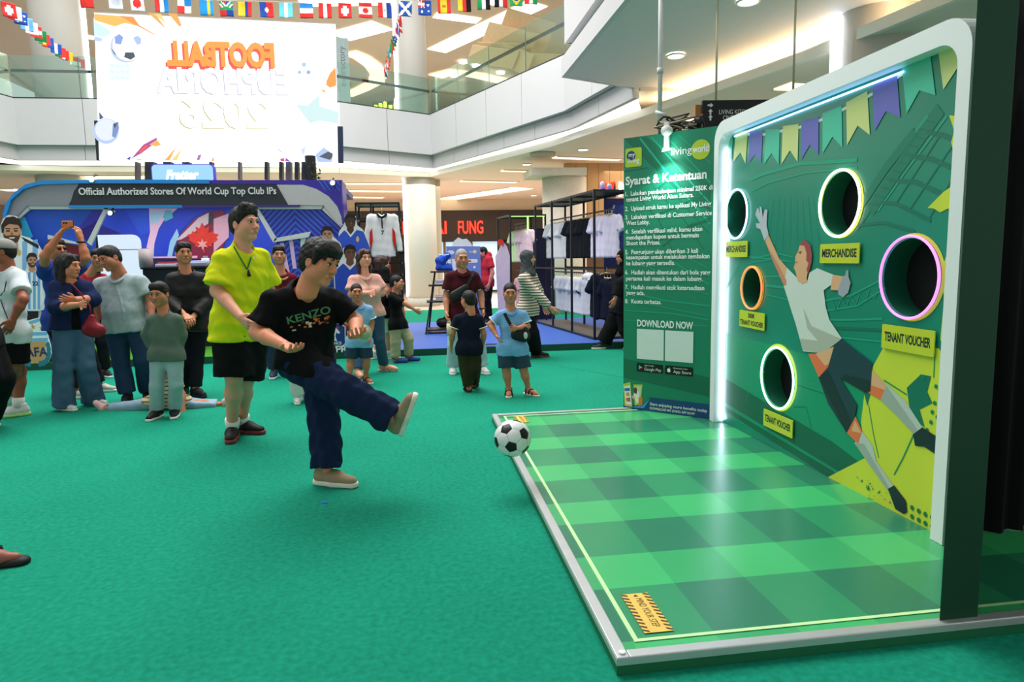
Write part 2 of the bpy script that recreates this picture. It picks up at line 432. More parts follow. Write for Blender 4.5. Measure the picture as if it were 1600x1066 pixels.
struct(box('wall_upper_left', (-16, 21.5, 5.3), (-11.6, 22, 9.0), mat('#7d6a58', .7)))
# shop fronts and lit signs on the upper floor
us = struct(thing('wall_upper_shops', None, None, (0, 24, 5.3)))
box('shop_wall', (-8.9, 25, 5.3), (-7.2, 25.3, 7.6), mat('#e7ded0', .6), us)
box('shop_front', (-7.1, 25, 5.3), (-5.2, 25.3, 8.0), mat('#6e655c', .5), us)
box('shop_lintel', (-7.1, 24.9, 6.0), (-5.2, 25.0, 6.5), glow('#fff1d6', 1.4), us)
box('shop_front', (1.2, 27, 5.3), (4.6, 27.3, 6.7), mat('#3d3833', .5), us)
box('shop_lintel', (4.7, 26.4, 6.4), (7.8, 26.7, 7.3), mat('#d9cbb4', .5), us)
box('shop_front', (6.4, 22, 5.3), (8.4, 22.3, 7.4), mat('#c8a94e', .5), us)
box('shop_front', (-1.6, 30, 5.3), (0.0, 30.3, 7.0), mat('#8d8078', .5), us)
for k, (px, py, w, h, rot) in enumerate(((822, 47, 1.5, 1.0, .35), (795, 64, 1.5, .9, .3), (782, 78, 1.5, .5, .1), (770, 88, 1.4, .6, .2), (835, 92, 1.6, .4, .1), (804, 92, 1.0, .7, .4))):
    p = DP(px, py, 20.0)
    f = Frame(p, (math.cos(rot), -.3, -math.sin(rot)), (0.25, -.75, .6))
    o = flat('ceiling_baffle', [(-w / 2, -h / 2), (w / 2, -h / 2), (w / 2, h / 2), (-w / 2, h / 2)], f, mat('#e9cfa6', .6), None, 0, .05)
    tag(o, 'slanted pale wooden ceiling baffle hanging over the upper floor beyond the railing', 'ceiling baffle', 'slanted ceiling baffles of the upper floor')
p = DP(604, 167, 21); f = Frame(p, (1, 0, 0), (0, 0, 1))
sg = thing('shop_sign', 'small glowing yellow shop sign behind the upper railing', 'sign', p)
flat('backing', rrect(-.42, -.14, .42, .14, .03), f, mat('#3a3a36'), sg, 0, .04)
for k, x in enumerate((-.32, -.18, -.04, .12, .27)):
    flat('sign_letter', rrect(x - .05, -.09 + (.02 if k % 2 else 0), x + .05, .04 + .05 * (k % 3), .02), f, glow('#f4ff2a', 5.0), sg, .045, .01)
p = DP(623, 160, 21)
sg = thing('bottle_sign', 'glowing white bottle shaped sign beside the yellow sign on the upper floor', 'sign', p)
f = Frame(p, (1, 0, 0), (0, 0, 1))
flat('glowing_face', [(-.12, -.25), (.12, -.25), (.14, .05), (.06, .25), (.03, .5), (-.03, .5), (-.06, .25), (-.14, .05)], f, glow('#eef4ff', 6), sg, 0, .05)
p = DP(533, 100, 19.2); f = Frame(p, (1, 0, 0), (0, 0, 1))
dr = thing('directory_totem', 'grey e-directory totem standing behind the upper railing beside the screen', 'sign', (p[0], p[1], 5.4))
flat('totem_body', [(-.55, -1.62), (.22, -1.62), (.22, .66), (-.55, .72)], f, mat('#8fa09e', .5), dr, 0, .12)
text('totem_lettering', 'e-directory', f, (.12, -.65), .24, mat('#5d6a69'), dr, off=.125, rot=math.pi / 2)

# --- ground floor corridor: far shop fronts
DARK = mat('#2a1f1a', .5, 0, .1, 3)
dt = struct(thing('wall_restaurant', None, None, (1, 28, 0)))
box('sign_fascia', (-4.5, 28, 2.15), (9.5, 28.4, 3.35), DARK, dt)
box('bulkhead', (-8, 28.2, 3.3), (12, 28.6, 3.8), mat('#d9c9b2', .6), dt)
box('shop_wall', (-4.5, 28.3, 0), (-.9, 28.6, 2.2), mat('#5b1e1a', .6, 0, .2, 6), dt)
box('shop_wall', (3.8, 28.3, 0), (9.5, 28.6, 2.2), mat('#3b2a20', .5, 0, .2, 3), dt)
box('shop_window', (.2, 28.35, .1), (3.6, 28.5, 2.1), glow('#b9d4e6', .75), dt)
for x in (.2, 1.3, 2.4, 3.6): box('window_frame', (x - .05, 28.2, 0), (x + .05, 28.4, 2.15), mat('#6f5436', .4), dt)
f = Frame((0, 27.98, 0), (1, 0, 0), (0, 0, 1)); RED = glow('#ff2a1c', 4.0)
x0 = f.pix(716, 366)[0]; x1 = f.pix(755, 366)[0]
for s, a, w in (('DIN', 614, 34), ('TAI', 662, 36), ('FUNG', 716, 39)):
    xa = f.pix(a, 366)[0]; xb = f.pix(a + w, 366)[0]
    text('sign_lettering', s, f, (xa, 2.42), .72, RED, dt, off=.02, thick=.02, fit=xb - xa, bold=.01)
# wooden shop wall on the right with its sign
WOOD = mat('#c29a68', .5, 0, .05, 2.0)
ws = struct(thing('wall_wooden_shop', None, None, (6, 17.5, 0)))
for k in range(26):
    x = 3.95 + k * .3
    box('wood_panel', (x, 17.6, 2.2), (x + .292, 17.75, 3.8), WOOD, ws)
box('shop_interior', (3.95, 17.9, 0), (12, 18.1, 2.2), mat('#6d5136', .6, 0, .2, 2), ws)
f = Frame((0, 17.61, 0), (1, 0, 0), (0, 0, 1))
sg = thing('shop_logo', 'red and black curved logo sign on the wooden shop wall', 'sign', (*DY(948, 295, 17.5)[:2], 2.4))
def pxpoly(f, pts): return [f.pix(*p) for p in pts]
flat('logo_arm', pxpoly(f, [(937, 286), (944, 284), (949, 292), (949, 306), (943, 306), (942, 294)]), f, glow('#e0231c', 1.2), sg, .02, .06)
flat('logo_arm', pxpoly(f, [(960, 284), (953, 286), (950, 294), (949, 306), (956, 306), (957, 294)]), f, glow('#e0231c', 1.2), sg, .02, .06)
flat('logo_shadow', pxpoly(f, [(961, 286), (957, 296), (956, 307), (944, 307), (944, 310), (962, 308)]), f, BLACKM, sg, .0, .03)
tag(text('shop_letter', 'N', f, f.pix(965, 307), .52, glow('#f2f5ff', 2.5), None, off=.03, thick=.04, bold=.02), 'white illuminated letter N on the wooden shop wall', 'sign')
# corridor lights
def downs(lst, z, r, label, grp):
    for (x, y) in lst:
        p = G(x, y, z); t = thing('downlight', label, 'downlight', (p[0], p[1], z - .02), grp)
        cyl('lens', p[:2], r * .8, z - .02, z + .005, glow('#fff3dc', 12.0), t, 18)
        v, ff = tube_vf([(p[0] + r * .9 * math.cos(a), p[1] + r * .9 * math.sin(a), z - .012) for a in np.linspace(0, 2 * math.pi, 18, endpoint=False)], r * .12, 5, True)
        obj('trim_ring', v, ff, mat('#f4f1ea', .4), t, True)
downs([(911, 233), (823, 256), (924, 260), (843, 276), (780, 302), (773, 323), (834, 305)], 3.8, .13, 'round recessed downlight in the ground floor corridor ceiling', 'corridor downlights')
downs([(765, 332), (700, 333), (694, 342), (704, 345), (716, 320)], 3.8, .12, 'small downlight far back in the corridor ceiling before the restaurant', 'far corridor downlights')
downs([(1056, 86)], SZ_ - .01, .13, 'round downlight in the grey soffit left of the sign rods', None)
downs([(1169, 1)], SZ_ - .01, .13, 'round downlight in the grey soffit at the top edge above the sign', None)
def lpan(px0, py0, px1, py1, w, lab):
    z = 3.79; a, b = G(px0, py0, z), G(px1, py1, z); d = nrm(b - a); s = V(-d[1], d[0], 0) * w / 2
    t = thing('ceiling_light_panel', lab, 'ceiling light', (a + b) / 2)
    obj('diffuser', [a - s, a + s, b + s, b - s], [(0, 1, 2, 3)], glow('#ffedcf', 1.7), t)
    for q, r_ in ((a - s, b - s), (a + s, b + s)): beam('panel_edge', q, r_, .05, .03, mat('#e8ddcb', .5), t)
lpan(866, 246, 970, 250, .35, 'long warm ceiling slot light nearest the green rules board')
lpan(784, 267, 882, 269, .35, 'second warm ceiling slot light of the corridor')
lpan(720, 283, 808, 285, .4, 'third warm ceiling slot light of the corridor')
lpan(690, 312, 815, 294, 1.1, 'wide bright diagonal ceiling light before the shop column')
lpan(1068, 188, 1085, 184, .5, 'short ceiling light showing behind the hanging sign')
lpan(1224, 134, 1258, 136, .5, 'short ceiling light behind the right sign rod')
lpan(540, 287, 632, 287, .5, 'upper ceiling light bar left of the corridor column')
lpan(540, 298, 632, 299, .6, 'middle ceiling light bar left of the corridor column')
lpan(540, 308, 600, 309, .6, 'lower ceiling light bar left of the corridor column')
lpan(0, 297, 30, 297, .7, 'ceiling light bar at the far left above the arch')
lpan(100, 277, 230, 277, .7, 'ceiling light bar behind the arch under the screen')
vp = G(848, 239, 3.8)
tag(cyl('ceiling_speaker', vp[:2], .3, 3.74, 3.8, mat('#b7aa98', .5), None, 20), 'round grille set in the corridor ceiling beside a downlight', 'ceiling speaker')
# dark inner walls that close the place off behind the camera's far sides
struct(box('wall_far_left', (-16, 13, 0), (-15.7, 46, 3.8), mat('#b9ad9d', .6)))
struct(box('wall_back_left', (-16, 30, 0), (-8, 30.3, 3.8), mat('#a99c8c', .6, 0, .1, 1)))
struct(box('wall_far_back', (-16, 44, 0), (16, 44.3, 3.8), mat('#8f8272', .6)))

# --- hanging direction sign
p0 = DP(1095, 176, 6.6); f = Frame(p0, (1, -.12, 0), (0, 0, 1))
hs = thing('hanging_sign', 'black hanging direction sign reading living kitchen and cinema', 'sign', p0)
def hp(px, py): return f.pix(px, py)
xa, ya = hp(1096, 160); xb, yb = hp(1310, 196)
flat('wood_back', [(xa - .055, ya - .34), (xb, ya - .34), (xb, ya - .02), (xa - .055, ya - .02)], f, mat('#b27a44', .5, 0, .06, 5), hs, -.06, .05)
flat('sign_board', [(xa, ya - .255), (xb, ya - .255), (xb, ya + .01), (xa, ya + .01)], f, mat('#1a1d22', .5), hs, 0, .04)
LW2 = mat('#e9e9e6', .5)
for (px, py, a) in ((1108, 166, 0), (1108, 176, 1), (1108, 185, 1)):
    x, y = hp(px, py); k = .028
    pts = [(-k, -.3 * k), (0, -.3 * k), (0, -.8 * k), (k, 0), (0, .8 * k), (0, .3 * k), (-k, .3 * k)]
    if a: pts = [(-q, p) for p, q in pts]
    flat('arrow', [(x + p, y + q) for p, q in pts], f, LW2, hs, .042)
x, y = hp(1121, 180); text('sign_lettering', 'LIVING KITCHEN', f, (x, y), .062, LW2, hs, off=.042, sx=.72)
x, y = hp(1127, 189); text('sign_lettering', 'CINEMA', f, (x, y), .062, LW2, hs, off=.042, sx=.72)
for (pt, pb) in (((1128, 0), (1119, 160)), ((1243, 0), (1240, 140))):
    x, y = f.pix(*pb); x2, y2 = f.pix(*pt)
    tube('hanging_rod', [f.at(x, y, -.01), V(*f.at(x, y, -.01)[:2], SZ_)], .012, mat('#d8cfb6', .35, .4), hs)
# white pipe with stage lamps and cables above the rules board
p = DP(1031, 185, 6.3)
pp = thing('ceiling_pipe', 'white pipe dropping from the soffit above the rules board', 'pipe', (p[0], p[1], 2.75))
tube('pipe', [(p[0], p[1], 2.6), (p[0], p[1], SZ_)], .022, mat('#dcdcdc', .4), pp)
tube('pipe_collar', [(p[0], p[1], 3.05), (p[0], p[1], 3.1)], .03, mat('#c9c9c9', .4), pp)
# ================================================================== KICKING BOOTH
PX0, PX1, PY0, PY1, PZ = 0.63, 3.3, 2.07, 5.75, 0.06
def deck_mat():
    m = bpy.data.materials.new('pitch_vinyl'); m.use_nodes = True
    nt = m.node_tree; b = nt.nodes['Principled BSDF']; L = nt.links.new
    tc = nt.nodes.new('ShaderNodeTexCoord'); sp = nt.nodes.new('ShaderNodeSeparateXYZ'); L(tc.outputs['Object'], sp.inputs[0])
    def stripe(axis, off, period, duty):
        a = nt.nodes.new('ShaderNodeMath'); a.operation = 'ADD'; a.inputs[1].default_value = -off; L(sp.outputs[axis], a.inputs[0])
        d = nt.nodes.new('ShaderNodeMath'); d.operation = 'DIVIDE'; d.inputs[1].default_value = period; L(a.outputs[0], d.inputs[0])
        f = nt.nodes.new('ShaderNodeMath'); f.operation = 'FLOORED_MODULO'; f.inputs[1].default_value = 1.0; L(d.outputs[0], f.inputs[0])
        g = nt.nodes.new('ShaderNodeMath'); g.operation = 'LESS_THAN'; g.inputs[1].default_value = duty; L(f.outputs[0], g.inputs[0])
        return g
    sy = stripe('Y', 2.17, 0.685, 0.56); sx = stripe('X', 1.02, 0.61, 0.5)
    def mixc(fac, a, bcol):
        mx = nt.nodes.new('ShaderNodeMix'); mx.data_type = 'RGBA'; L(fac, mx.inputs[0])
        for s, c in ((6, a), (7, bcol)):
            if isinstance(c, str): mx.inputs[s].default_value = (*lin(c), 1)
            else: L(c, mx.inputs[s])
        return mx.outputs[2]
    light = mixc(sx.outputs[0], '#41bb70', '#38ab69'); dark = mixc(sx.outputs[0], '#2f9464', '#297d5d')
    col = mixc(sy.outputs[0], light, dark)
    n = nt.nodes.new('ShaderNodeTexNoise'); n.inputs['Scale'].default_value = 2.2; n.inputs['Detail'].default_value = 5; L(tc.outputs['Object'], n.inputs['Vector'])
    hsv = nt.nodes.new('ShaderNodeHueSaturation'); L(col, hsv.inputs['Color'])
    mr = nt.nodes.new('ShaderNodeMapRange'); mr.inputs[3].default_value = 0.88; mr.inputs[4].default_value = 1.1; L(n.outputs['Fac'], mr.inputs[0]); L(mr.outputs[0], hsv.inputs['Value'])
    L(hsv.outputs[0], b.inputs['Base Color'])
    b.inputs['Roughness'].default_value = 0.27; b.inputs['Specular IOR Level'].default_value = 0.5
    n2 = nt.nodes.new('ShaderNodeTexNoise'); n2.inputs['Scale'].default_value = 5; L(tc.outputs['Object'], n2.inputs['Vector'])
    bp = nt.nodes.new('ShaderNodeBump'); bp.inputs['Strength'].default_value = 0.06; bp.inputs['Distance'].default_value = 0.02
    L(n2.outputs['Fac'], bp.inputs['Height']); L(bp.outputs['Normal'], b.inputs['Normal'])
    return m
pf = thing('kick_platform', 'low green platform printed as a mown pitch with silver edges', 'platform', (0, 0, 0))
v, ff = box_vf((PX0 + .02, PY0 + .02, 0), (PX1, PY1 - .02, PZ - .002))
obj('deck', v, ff, deck_mat(), pf)
SIL = mat('#c8c9ca', .34, .55, .03)
skirt = mat('#176a44', .6)
for a, b in (((PX0, PY0), (PX0, PY1)), ((PX0 + .0445, PY0), (PX1, PY0)), ((PX0 + .0445, PY1), (1.95, PY1))):
    d = nrm(V(*b) - V(*a)); s = V(abs(d[1]), abs(d[0])) * (1 if a[1] < 5 else -1)
    if a[1] > 5: s = V(0, -1)
    p = V(*a) + s * .022; q = V(*b) + s * .022
    bevel(beam('edge_trim', (*p, PZ - .0), (*q, PZ - .0), .044, .012, SIL, pf), .004)
    a = (PX0, a[1])
    beam('skirt', (*(V(*a) + s * .008), .024), (*(V(*b) + s * .008), .024), .012, .046, skirt, pf)
    beam('trim_face', (*(V(*a) + s * .003), .048), (*(V(*b) + s * .003), .048), .008, .022, SIL, pf)
cyl('corner_cap', (PX0 + .024, PY0 + .024), .012, PZ + .004, PZ + .012, mat('#e4e4e4', .4, .2), pf, 12)
LINE = mat('#c8f3ae', .45)
fd = Frame((0, 0, PZ), (1, 0, 0), (0, 1, 0))
for (x0, y0, x1, y1) in ((.72, 2.16, .738, 5.66), (.72, 2.16, PX1, 2.178), (.72, 5.642, 1.9, 5.66)):
    flat('pitch_line', [(x0, y0), (x1, y0), (x1, y1), (x0, y1)], fd, LINE, pf, .001)
# warning stickers
YEL = mat('#eec65a', .5); BRN = mat('#54391a', .6)
def sticker(x0, y0, x1, y1, along, lab):
    t = flat('step_sticker', [(x0, y0), (x1, y0), (x1, y1), (x0, y1)], fd, YEL, None, .0015, .0006)
    tag(t, lab, 'floor sticker')
    f2 = Frame((x0, y0, PZ + .0023), (1, 0, 0), (0, 1, 0)); w, h = x1 - x0, y1 - y0
    n = 11
    if along == 'y':
        for k in range(n):
            for xs in (0, w * .8):
                y = h * (k + .1) / n
                flat('hazard_stripe', [(xs, y + .012), (xs + w * .2, y), (xs + w * .2, y + h / n * .45), (xs, y + h / n * .45 + .012)], f2, BRN, t, .0003)
        text('sticker_lettering', 'MIND YOUR STEP', f2, (w * .42, h * .86), .04, BRN, t, off=.0004, rot=-math.pi / 2, fit=h * .74)
        flat('sticker_icon', star(w * .5, h * .93, .012, 3, .5), f2, BRN, t, .0004)
    else:
        for k in range(n):
            for ys in (0, h * .8):
                x = w * (k + .1) / n
                flat('hazard_stripe', [(x, ys), (x + w / n * .45, ys), (x + w / n * .45 + .012, ys + h * .2), (x + .012, ys + h * .2)], f2, BRN, t, .0003)
        text('sticker_lettering', 'MIND YOUR STEP', f2, (w * .1, h * .38), .04, BRN, t, off=.0004, fit=w * .8)
    return t
sticker(.772, 2.205, .882, 2.49, 'y', 'yellow and black mind your step sticker at the near platform corner')
sticker(.80, 5.40, .90, 5.63, 'y', 'yellow mind your step sticker at the far platform corner behind the ball')

# --- goal wall
WF = 2.43
fw = Frame((WF, 5.17, PZ), (0, -1, 0), (0, 0, 1))      # x runs towards the camera, y up
Wd, Ht = 5.17 - 2.68, 2.34
gw = thing('goal_wall', 'tall green printed target wall with white frame and five lit holes', 'target wall', (WF, 3.9, PZ))
def wp(pts): return [fw.pix(*p) for p in pts]
holes = []
for (x0, y0, x1, y1) in ((1135, 295, 1170, 374), (1284, 264, 1347, 371), (1160, 418, 1194, 482), (1193, 540, 1242, 642), (1380, 366, 1471, 501)):
    a = fw.pix(x0, (y0 + y1) / 2); b = fw.pix(x1, (y0 + y1) / 2); c = fw.pix((x0 + x1) / 2, y0); d = fw.pix((x0 + x1) / 2, y1)
    r = ((b[0] - a[0]) + (c[1] - d[1])) / 4
    holes.append(((a[0] + b[0]) / 2, (c[1] + d[1]) / 2, r))
WALLM = mat('#11856a', .30, 0, .10, 1.3, .55)
hl = [circ(x, y, r * .93, 48)[::-1] for x, y, r in holes]
FP = holed('face_panel', [[(.06, 0), (Wd - .05, 0), (Wd - .05, Ht - .05), (.06, Ht - .05)]] + hl, fw, WALLM, gw, 0, .02)
# white frame
def u_frame(x0, x1, top, w, rad, wi):
    o = [(x0, 0)] + [(x0 + rad - rad * math.cos(t), top - rad + rad * math.sin(t)) for t in np.linspace(0, math.pi / 2, 9)] \
        + [(x1 - rad + rad * math.sin(t), top - rad + rad * math.cos(t)) for t in np.linspace(0, math.pi / 2, 9)] + [(x1, 0)]
    r2 = rad - .04
    i = [(x1 - w, 0)] + [(x1 - w - r2 + r2 * math.cos(t), top - wi - r2 + r2 * math.sin(t)) for t in np.linspace(0, math.pi / 2, 9)] \
        + [(x0 + w + r2 - r2 * math.sin(t), top - wi - r2 + r2 * math.cos(t)) for t in np.linspace(0, math.pi / 2, 9)] + [(x0 + w, 0)]
    return o, i
o_, i_ = u_frame(0, Wd, Ht, .075, .15, .10)
WFR = mat('#e6ecec', .4, 0, .01, 2, .5)
flat('white_frame', o_ + i_, fw, WFR, gw, -.02, .10)
# glowing strip inside the frame: left edge and top edge
strip_l = [fw.at(.088, y, .012) for y in np.linspace(.02, Ht - .2, 8)]
tube('led_strip', strip_l, .008, glow('#dfe9ff', 12.0), gw, 6)
tube('led_strip', [fw.at(x, Ht - .125, .012) for x in np.linspace(.2, Wd - .5, 8)], .006, glow('#9cc6ff', 4.0), gw, 6)
# print: crowd lines, pitch bands
def pflat(name, pts, col, k=0): return flat(name, wp(pts), fw, print_(col), FP, .0012 + .0007 * k)
art = pflat
holed('print_pitch', [wp([(1133, 520), (1194, 536), (1300, 566), (1478, 630), (1470, 840), (1131, 646)]), circ(*holes[3], 40)[::-1]], fw, print_('#0f9168'), FP, .0013, .0005)
pflat('print_band', [(1131, 590), (1300, 690), (1360, 735), (1356, 764), (1131, 628)], '#0d6248', 1)
pflat('print_band', [(1131, 634), (1300, 735), (1350, 770), (1345, 774), (1300, 748), (1131, 641)], '#0d6248', 1)
def pline(pts, w, col, k=1):
    q = [V(*p) for p in wp(pts)]; L1 = []; L2 = []
    for i, p in enumerate(q):
        t = nrm(q[min(i + 1, len(q) - 1)] - q[max(i - 1, 0)]); n = V(-t[1], t[0]) * w / 2; L1.append(tuple(p + n)); L2.append(tuple(p - n))
    return flat('print_line', L1 + L2[::-1], fw, print_(col), FP, .0012 + .0007 * k)
# stand structure lines (darker and lighter greens)
for pts, w, c in (
    ([(1172, 282), (1190, 273), (1250, 256), (1340, 250)], .022, '#159a76'), ([(1174, 300), (1200, 286), (1260, 270), (1340, 262)], .010, '#159a76'),
    ([(1345, 322), (1385, 262), (1430, 205)], .05, '#0d7860'), ([(1360, 330), (1405, 262), (1470, 170)], .075, '#0d7a62'), ([(1352, 318), (1395, 255), (1450, 180)], .014, '#1c9c7c'),
    ([(1372, 330), (1420, 262), (1480, 182)], .012, '#1c9c7c'), ([(1448, 206), (1475, 212), (1500, 222)], .022, '#0d7059'), ([(1420, 243), (1455, 248), (1497, 266)], .022, '#0d7059'),
    ([(1392, 282), (1430, 284), (1492, 312)], .020, '#0d7059'), ([(1365, 316), (1400, 318), (1455, 345)], .018, '#0d7059'), ([(1340, 352), (1380, 348), (1430, 362)], .016, '#0d7059'),
    ([(1440, 200), (1380, 300), (1340, 360)], .008, '#0d765e'), ([(1490, 225), (1420, 330)], .008, '#0d765e'), ([(1498, 262), (1450, 345)], .008, '#0d765e'), ([(1470, 210), (1400, 318)], .008, '#0d765e'),
    ([(1125, 470), (1160, 400), (1230, 408)], .012, '#16987a'), ([(1175, 404), (1215, 396), (1240, 402)], .010, '#16987a'), ([(1168, 412), (1215, 404), (1238, 410)], .008, '#16987a'),
    ([(1196, 432), (1226, 432)], .012, '#16987a'), ([(1196, 446), (1230, 450)], .018, '#16987a'), ([(1196, 460), (1236, 470)], .010, '#16987a'),
    ([(1290, 470), (1330, 462), (1380, 436)], .012, '#16987a'), ([(1290, 486), (1340, 478), (1384, 450)], .010, '#16987a'), ([(1285, 500), (1330, 500), (1380, 498)], .012, '#16987a'),
    ([(1292, 512), (1378, 516)], .016, '#0b6a53'), ([(1298, 526), (1378, 534)], .010, '#16987a'), ([(1240, 600), (1290, 616)], .005, '#0b6a53'), ([(1240, 636), (1260, 636), (1268, 668)], .005, '#0b6a53'),
    ([(1150, 560), (1195, 582)], .005, '#16987a'), ([(1165, 628), (1172, 606), (1194, 612)], .005, '#16987a'), ([(1240, 590), (1310, 612), (1320, 660)], .005, '#16987a')):
    pline(pts, w, c)
for k in range(11):
    a = (1358 + k * 9, 318 - k * 13); b = (a[0] + 14, a[1] + 3); pline([a, b], .006, '#0c6d57', 2)
for k in range(9):
    x = 1200 + k * 9; pline([(x, 310), (x - 14 + k * 3, 395)], .003, '#1c9276')
for k in range(5):
    x = 1300 + k * 15; pline([(x, 470 - k * 3), (x + 8, 486 - k * 5)], .006, '#16987a'); pline([(x + 8, 486 - k * 5), (x + 15, 466 - k * 5)], .006, '#16987a')
# printed bunting
fcol = {'t': '#45c3a2', 'y': '#cfd98a', 'p': '#6a6bc0'}
bunt = [('t', [(60, 600), (105, 590), (95, 765), (60, 690)]), ('y', [(122, 580), (196, 575), (182, 785), (150, 712), (106, 772)]), ('p', [(210, 580), (290, 578), (280, 780), (243, 725), (200, 780)]),
        ('t', [(308, 570), (396, 565), (390, 790), (345, 718), (297, 790)]), ('y', [(416, 548), (514, 535), (508, 772), (460, 700), (406, 788)]), ('p', [(532, 520), (640, 490), (638, 730), (585, 665), (530, 760)]),
        ('t', [(664, 470), (784, 420), (788, 682), (726, 615), (664, 720)]), ('y', [(812, 400), (944, 330), (960, 604), (884, 545), (817, 668)]), ('p', [(976, 300), (1128, 212), (1150, 495), (1060, 455), (990, 580)]),
        ('t', [(1160, 180), (1335, 70), (1370, 355), (1270, 325), (1190, 470)]), ('y', [(1385, 55), (1500, 0), (1530, 30), (1530, 150), (1420, 320)])]
cr = lambda pts: [(1120 + x / 4, 60 + y / 4) for x, y in pts]
for c, pts in bunt: pflat('print_flag', cr(pts), fcol[c], 3)
pline(cr([(60, 600), (300, 600), (520, 556), (660, 508), (800, 440), (970, 350), (1145, 235), (1370, 70)]), .018, '#cfe0d0', 2)
# yellow splash and big yellow ball print
YG = '#c6d53a'
def ring_print(h, r0, r1, col, k=2, dx=0, dy=0):
    holed('print_ring', [circ(h[0] + dx, h[1] + dy, h[2] * r1, 40), circ(h[0], h[1], h[2] * r0, 40)[::-1]], fw, print_(col), FP, .0014 + .0007 * k, .0006)
ring_print(holes[4], 1.0, 1.055, YG, 2, .012, 0); ring_print(holes[3], 1.0, 1.09, YG, 2, .006, .004); ring_print(holes[1], 1.0, 1.025, YG, 2, .010, -.003); ring_print(holes[2], 1.0, 1.035, YG, 2, .006, 0)
pflat('print_big_ball', [(1380, 545), (1400, 528), (1468, 545), (1478, 560), (1464, 836), (1410, 800), (1380, 770), (1360, 740), (1352, 700), (1346, 660), (1352, 610), (1365, 572)], YG, 2)
pflat('print_splash', [(1472, 420), (1490, 372), (1492, 440), (1482, 560), (1470, 530), (1476, 470)], YG, 2)
pflat('print_splash', [(1450, 325), (1475, 300), (1497, 285), (1494, 330), (1482, 326), (1470, 332), (1460, 326)], YG, 2)
pflat('print_splash', [(1484, 180), (1500, 182), (1497, 220), (1490, 236), (1487, 222), (1492, 205)], YG, 2)
pflat('print_splash', [(1290, 748), (1352, 716), (1372, 740), (1420, 800), (1330, 768)], YG, 3)
pflat('print_splash', [(1330, 772), (1400, 790), (1466, 838), (1400, 806)], YG, 3)
pflat('print_patch', [(1418, 606), (1440, 585), (1456, 588), (1450, 612), (1458, 630), (1438, 640), (1446, 668), (1424, 650)], '#0d6f58', 4)
pflat('print_patch', [(1350, 610), (1362, 612), (1356, 634)], '#0d6f58', 4)
pline([(1382, 594), (1418, 617)], .008, '#0d8a5c', 4); pline([(1358, 632), (1366, 680), (1374, 716)], .006, '#0d8a5c', 4)
pline([(1430, 676), (1412, 716), (1398, 742)], .008, '#0d8a5c', 4); pline([(1462, 552), (1460, 590)], .006, '#0d8a5c', 4)
for k, (x, y) in enumerate(((1464, 604), (1474, 606), (1470, 622), (1462, 630), (1474, 640), (1466, 652), (1472, 668), (1458, 644), (1456, 660), (1450, 672), (1444, 590), (1484, 455), (1478, 500), (1486, 430))):
    q = fw.pix(x, y); flat('print_dot', circ(q[0], q[1], .011, 10), fw, print_('#0d7a55'), FP, .0055)
for r in range(2):
    for k in range(4):
        q = fw.pix(1426.5 + k * 10.4, 793.5 + k * 5.2 + r * 14); flat('print_dot', circ(q[0], q[1], .013, 12), fw, print_('#0d7a45'), FP, .0055)
rr = random.Random(3)
for k in range(46):
    x = rr.uniform(1340, 1420); y = 752 + (x - 1340) * .45 + rr.uniform(-8, 14); q = fw.pix(x, y); s_ = rr.uniform(.004, .016)
    flat('print_fleck', [(q[0] + s_ * rr.uniform(-1, 1), q[1] + s_ * rr.uniform(-1, 1)) for _ in range(3)], fw, print_('#0d7a55'), FP, .0055)
# diving goalkeeper print
A = lambda pts: [(1170 + x / 5.92, 300 + y / 5.92) for x, y in pts]
B = lambda pts: [(1220 + x / 3.046, 480 + y / 3.046) for x, y in pts]
SK, SKD, HA, SH, SHD, NV, NVD, OR = '#d8a87e', '#c98468', '#9c4a4a', '#c9d4cc', '#a9b0a2', '#1c3a44', '#14292f', '#e07045'
K = 6
pflat('print_keeper', A([(185, 390), (290, 620), (360, 700), (355, 860), (335, 870), (240, 660), (160, 460)]), SK, K)
pflat('print_keeper', A([(160, 460), (200, 540), (290, 690), (355, 820), (355, 860), (335, 870), (240, 660)]), SKD, K + 1)
pflat('print_glove', A([(68, 210), (85, 150), (98, 155), (108, 205), (108, 135), (126, 140), (136, 235), (158, 160), (180, 165), (172, 310), (190, 390), (155, 455), (115, 345), (78, 330), (72, 290), (110, 290)]), '#b6bcc6', K + 1)
pflat('print_keeper', A([(360, 700), (450, 790), (465, 830), (510, 850), (550, 820), (570, 745), (640, 705), (790, 765), (770, 860), (700, 910), (720, 1066), (440, 1100), (390, 1060), (330, 870)]), SH, K)
pflat('print_keeper', A([(785, 765), (880, 780), (840, 910), (765, 905)]), SK, K + 1)
pflat('print_glove', A([(880, 780), (905, 770), (910, 725), (930, 725), (935, 790), (953, 840), (930, 930), (880, 975), (840, 950), (835, 900)]), '#9aa0ac', K + 2)
pflat('print_keeper', A([(440, 730), (425, 700), (440, 655), (438, 600), (465, 550), (480, 495), (520, 490), (565, 540), (562, 680), (545, 800), (550, 830), (500, 850), (462, 820)]), SK, K + 2)
pflat('print_hair', A([(485, 490), (500, 455), (530, 445), (580, 490), (597, 580), (590, 660), (560, 760), (545, 720), (562, 660), (540, 630), (545, 570), (525, 500)]), HA, K + 3)
pflat('print_face', A([(440, 655), (462, 640), (460, 655)]), '#b04a4a', K + 4); pflat('print_face', A([(470, 555), (500, 545), (500, 552), (474, 565)]), HA, K + 4); pflat('print_face', A([(478, 565), (495, 560), (492, 572)]), '#2b2020', K + 4)
pflat('print_keeper', B([(45, -12), (215, -12), (235, 60), (295, 150), (205, 220), (110, 210), (75, 80)]), SH, K + .5)
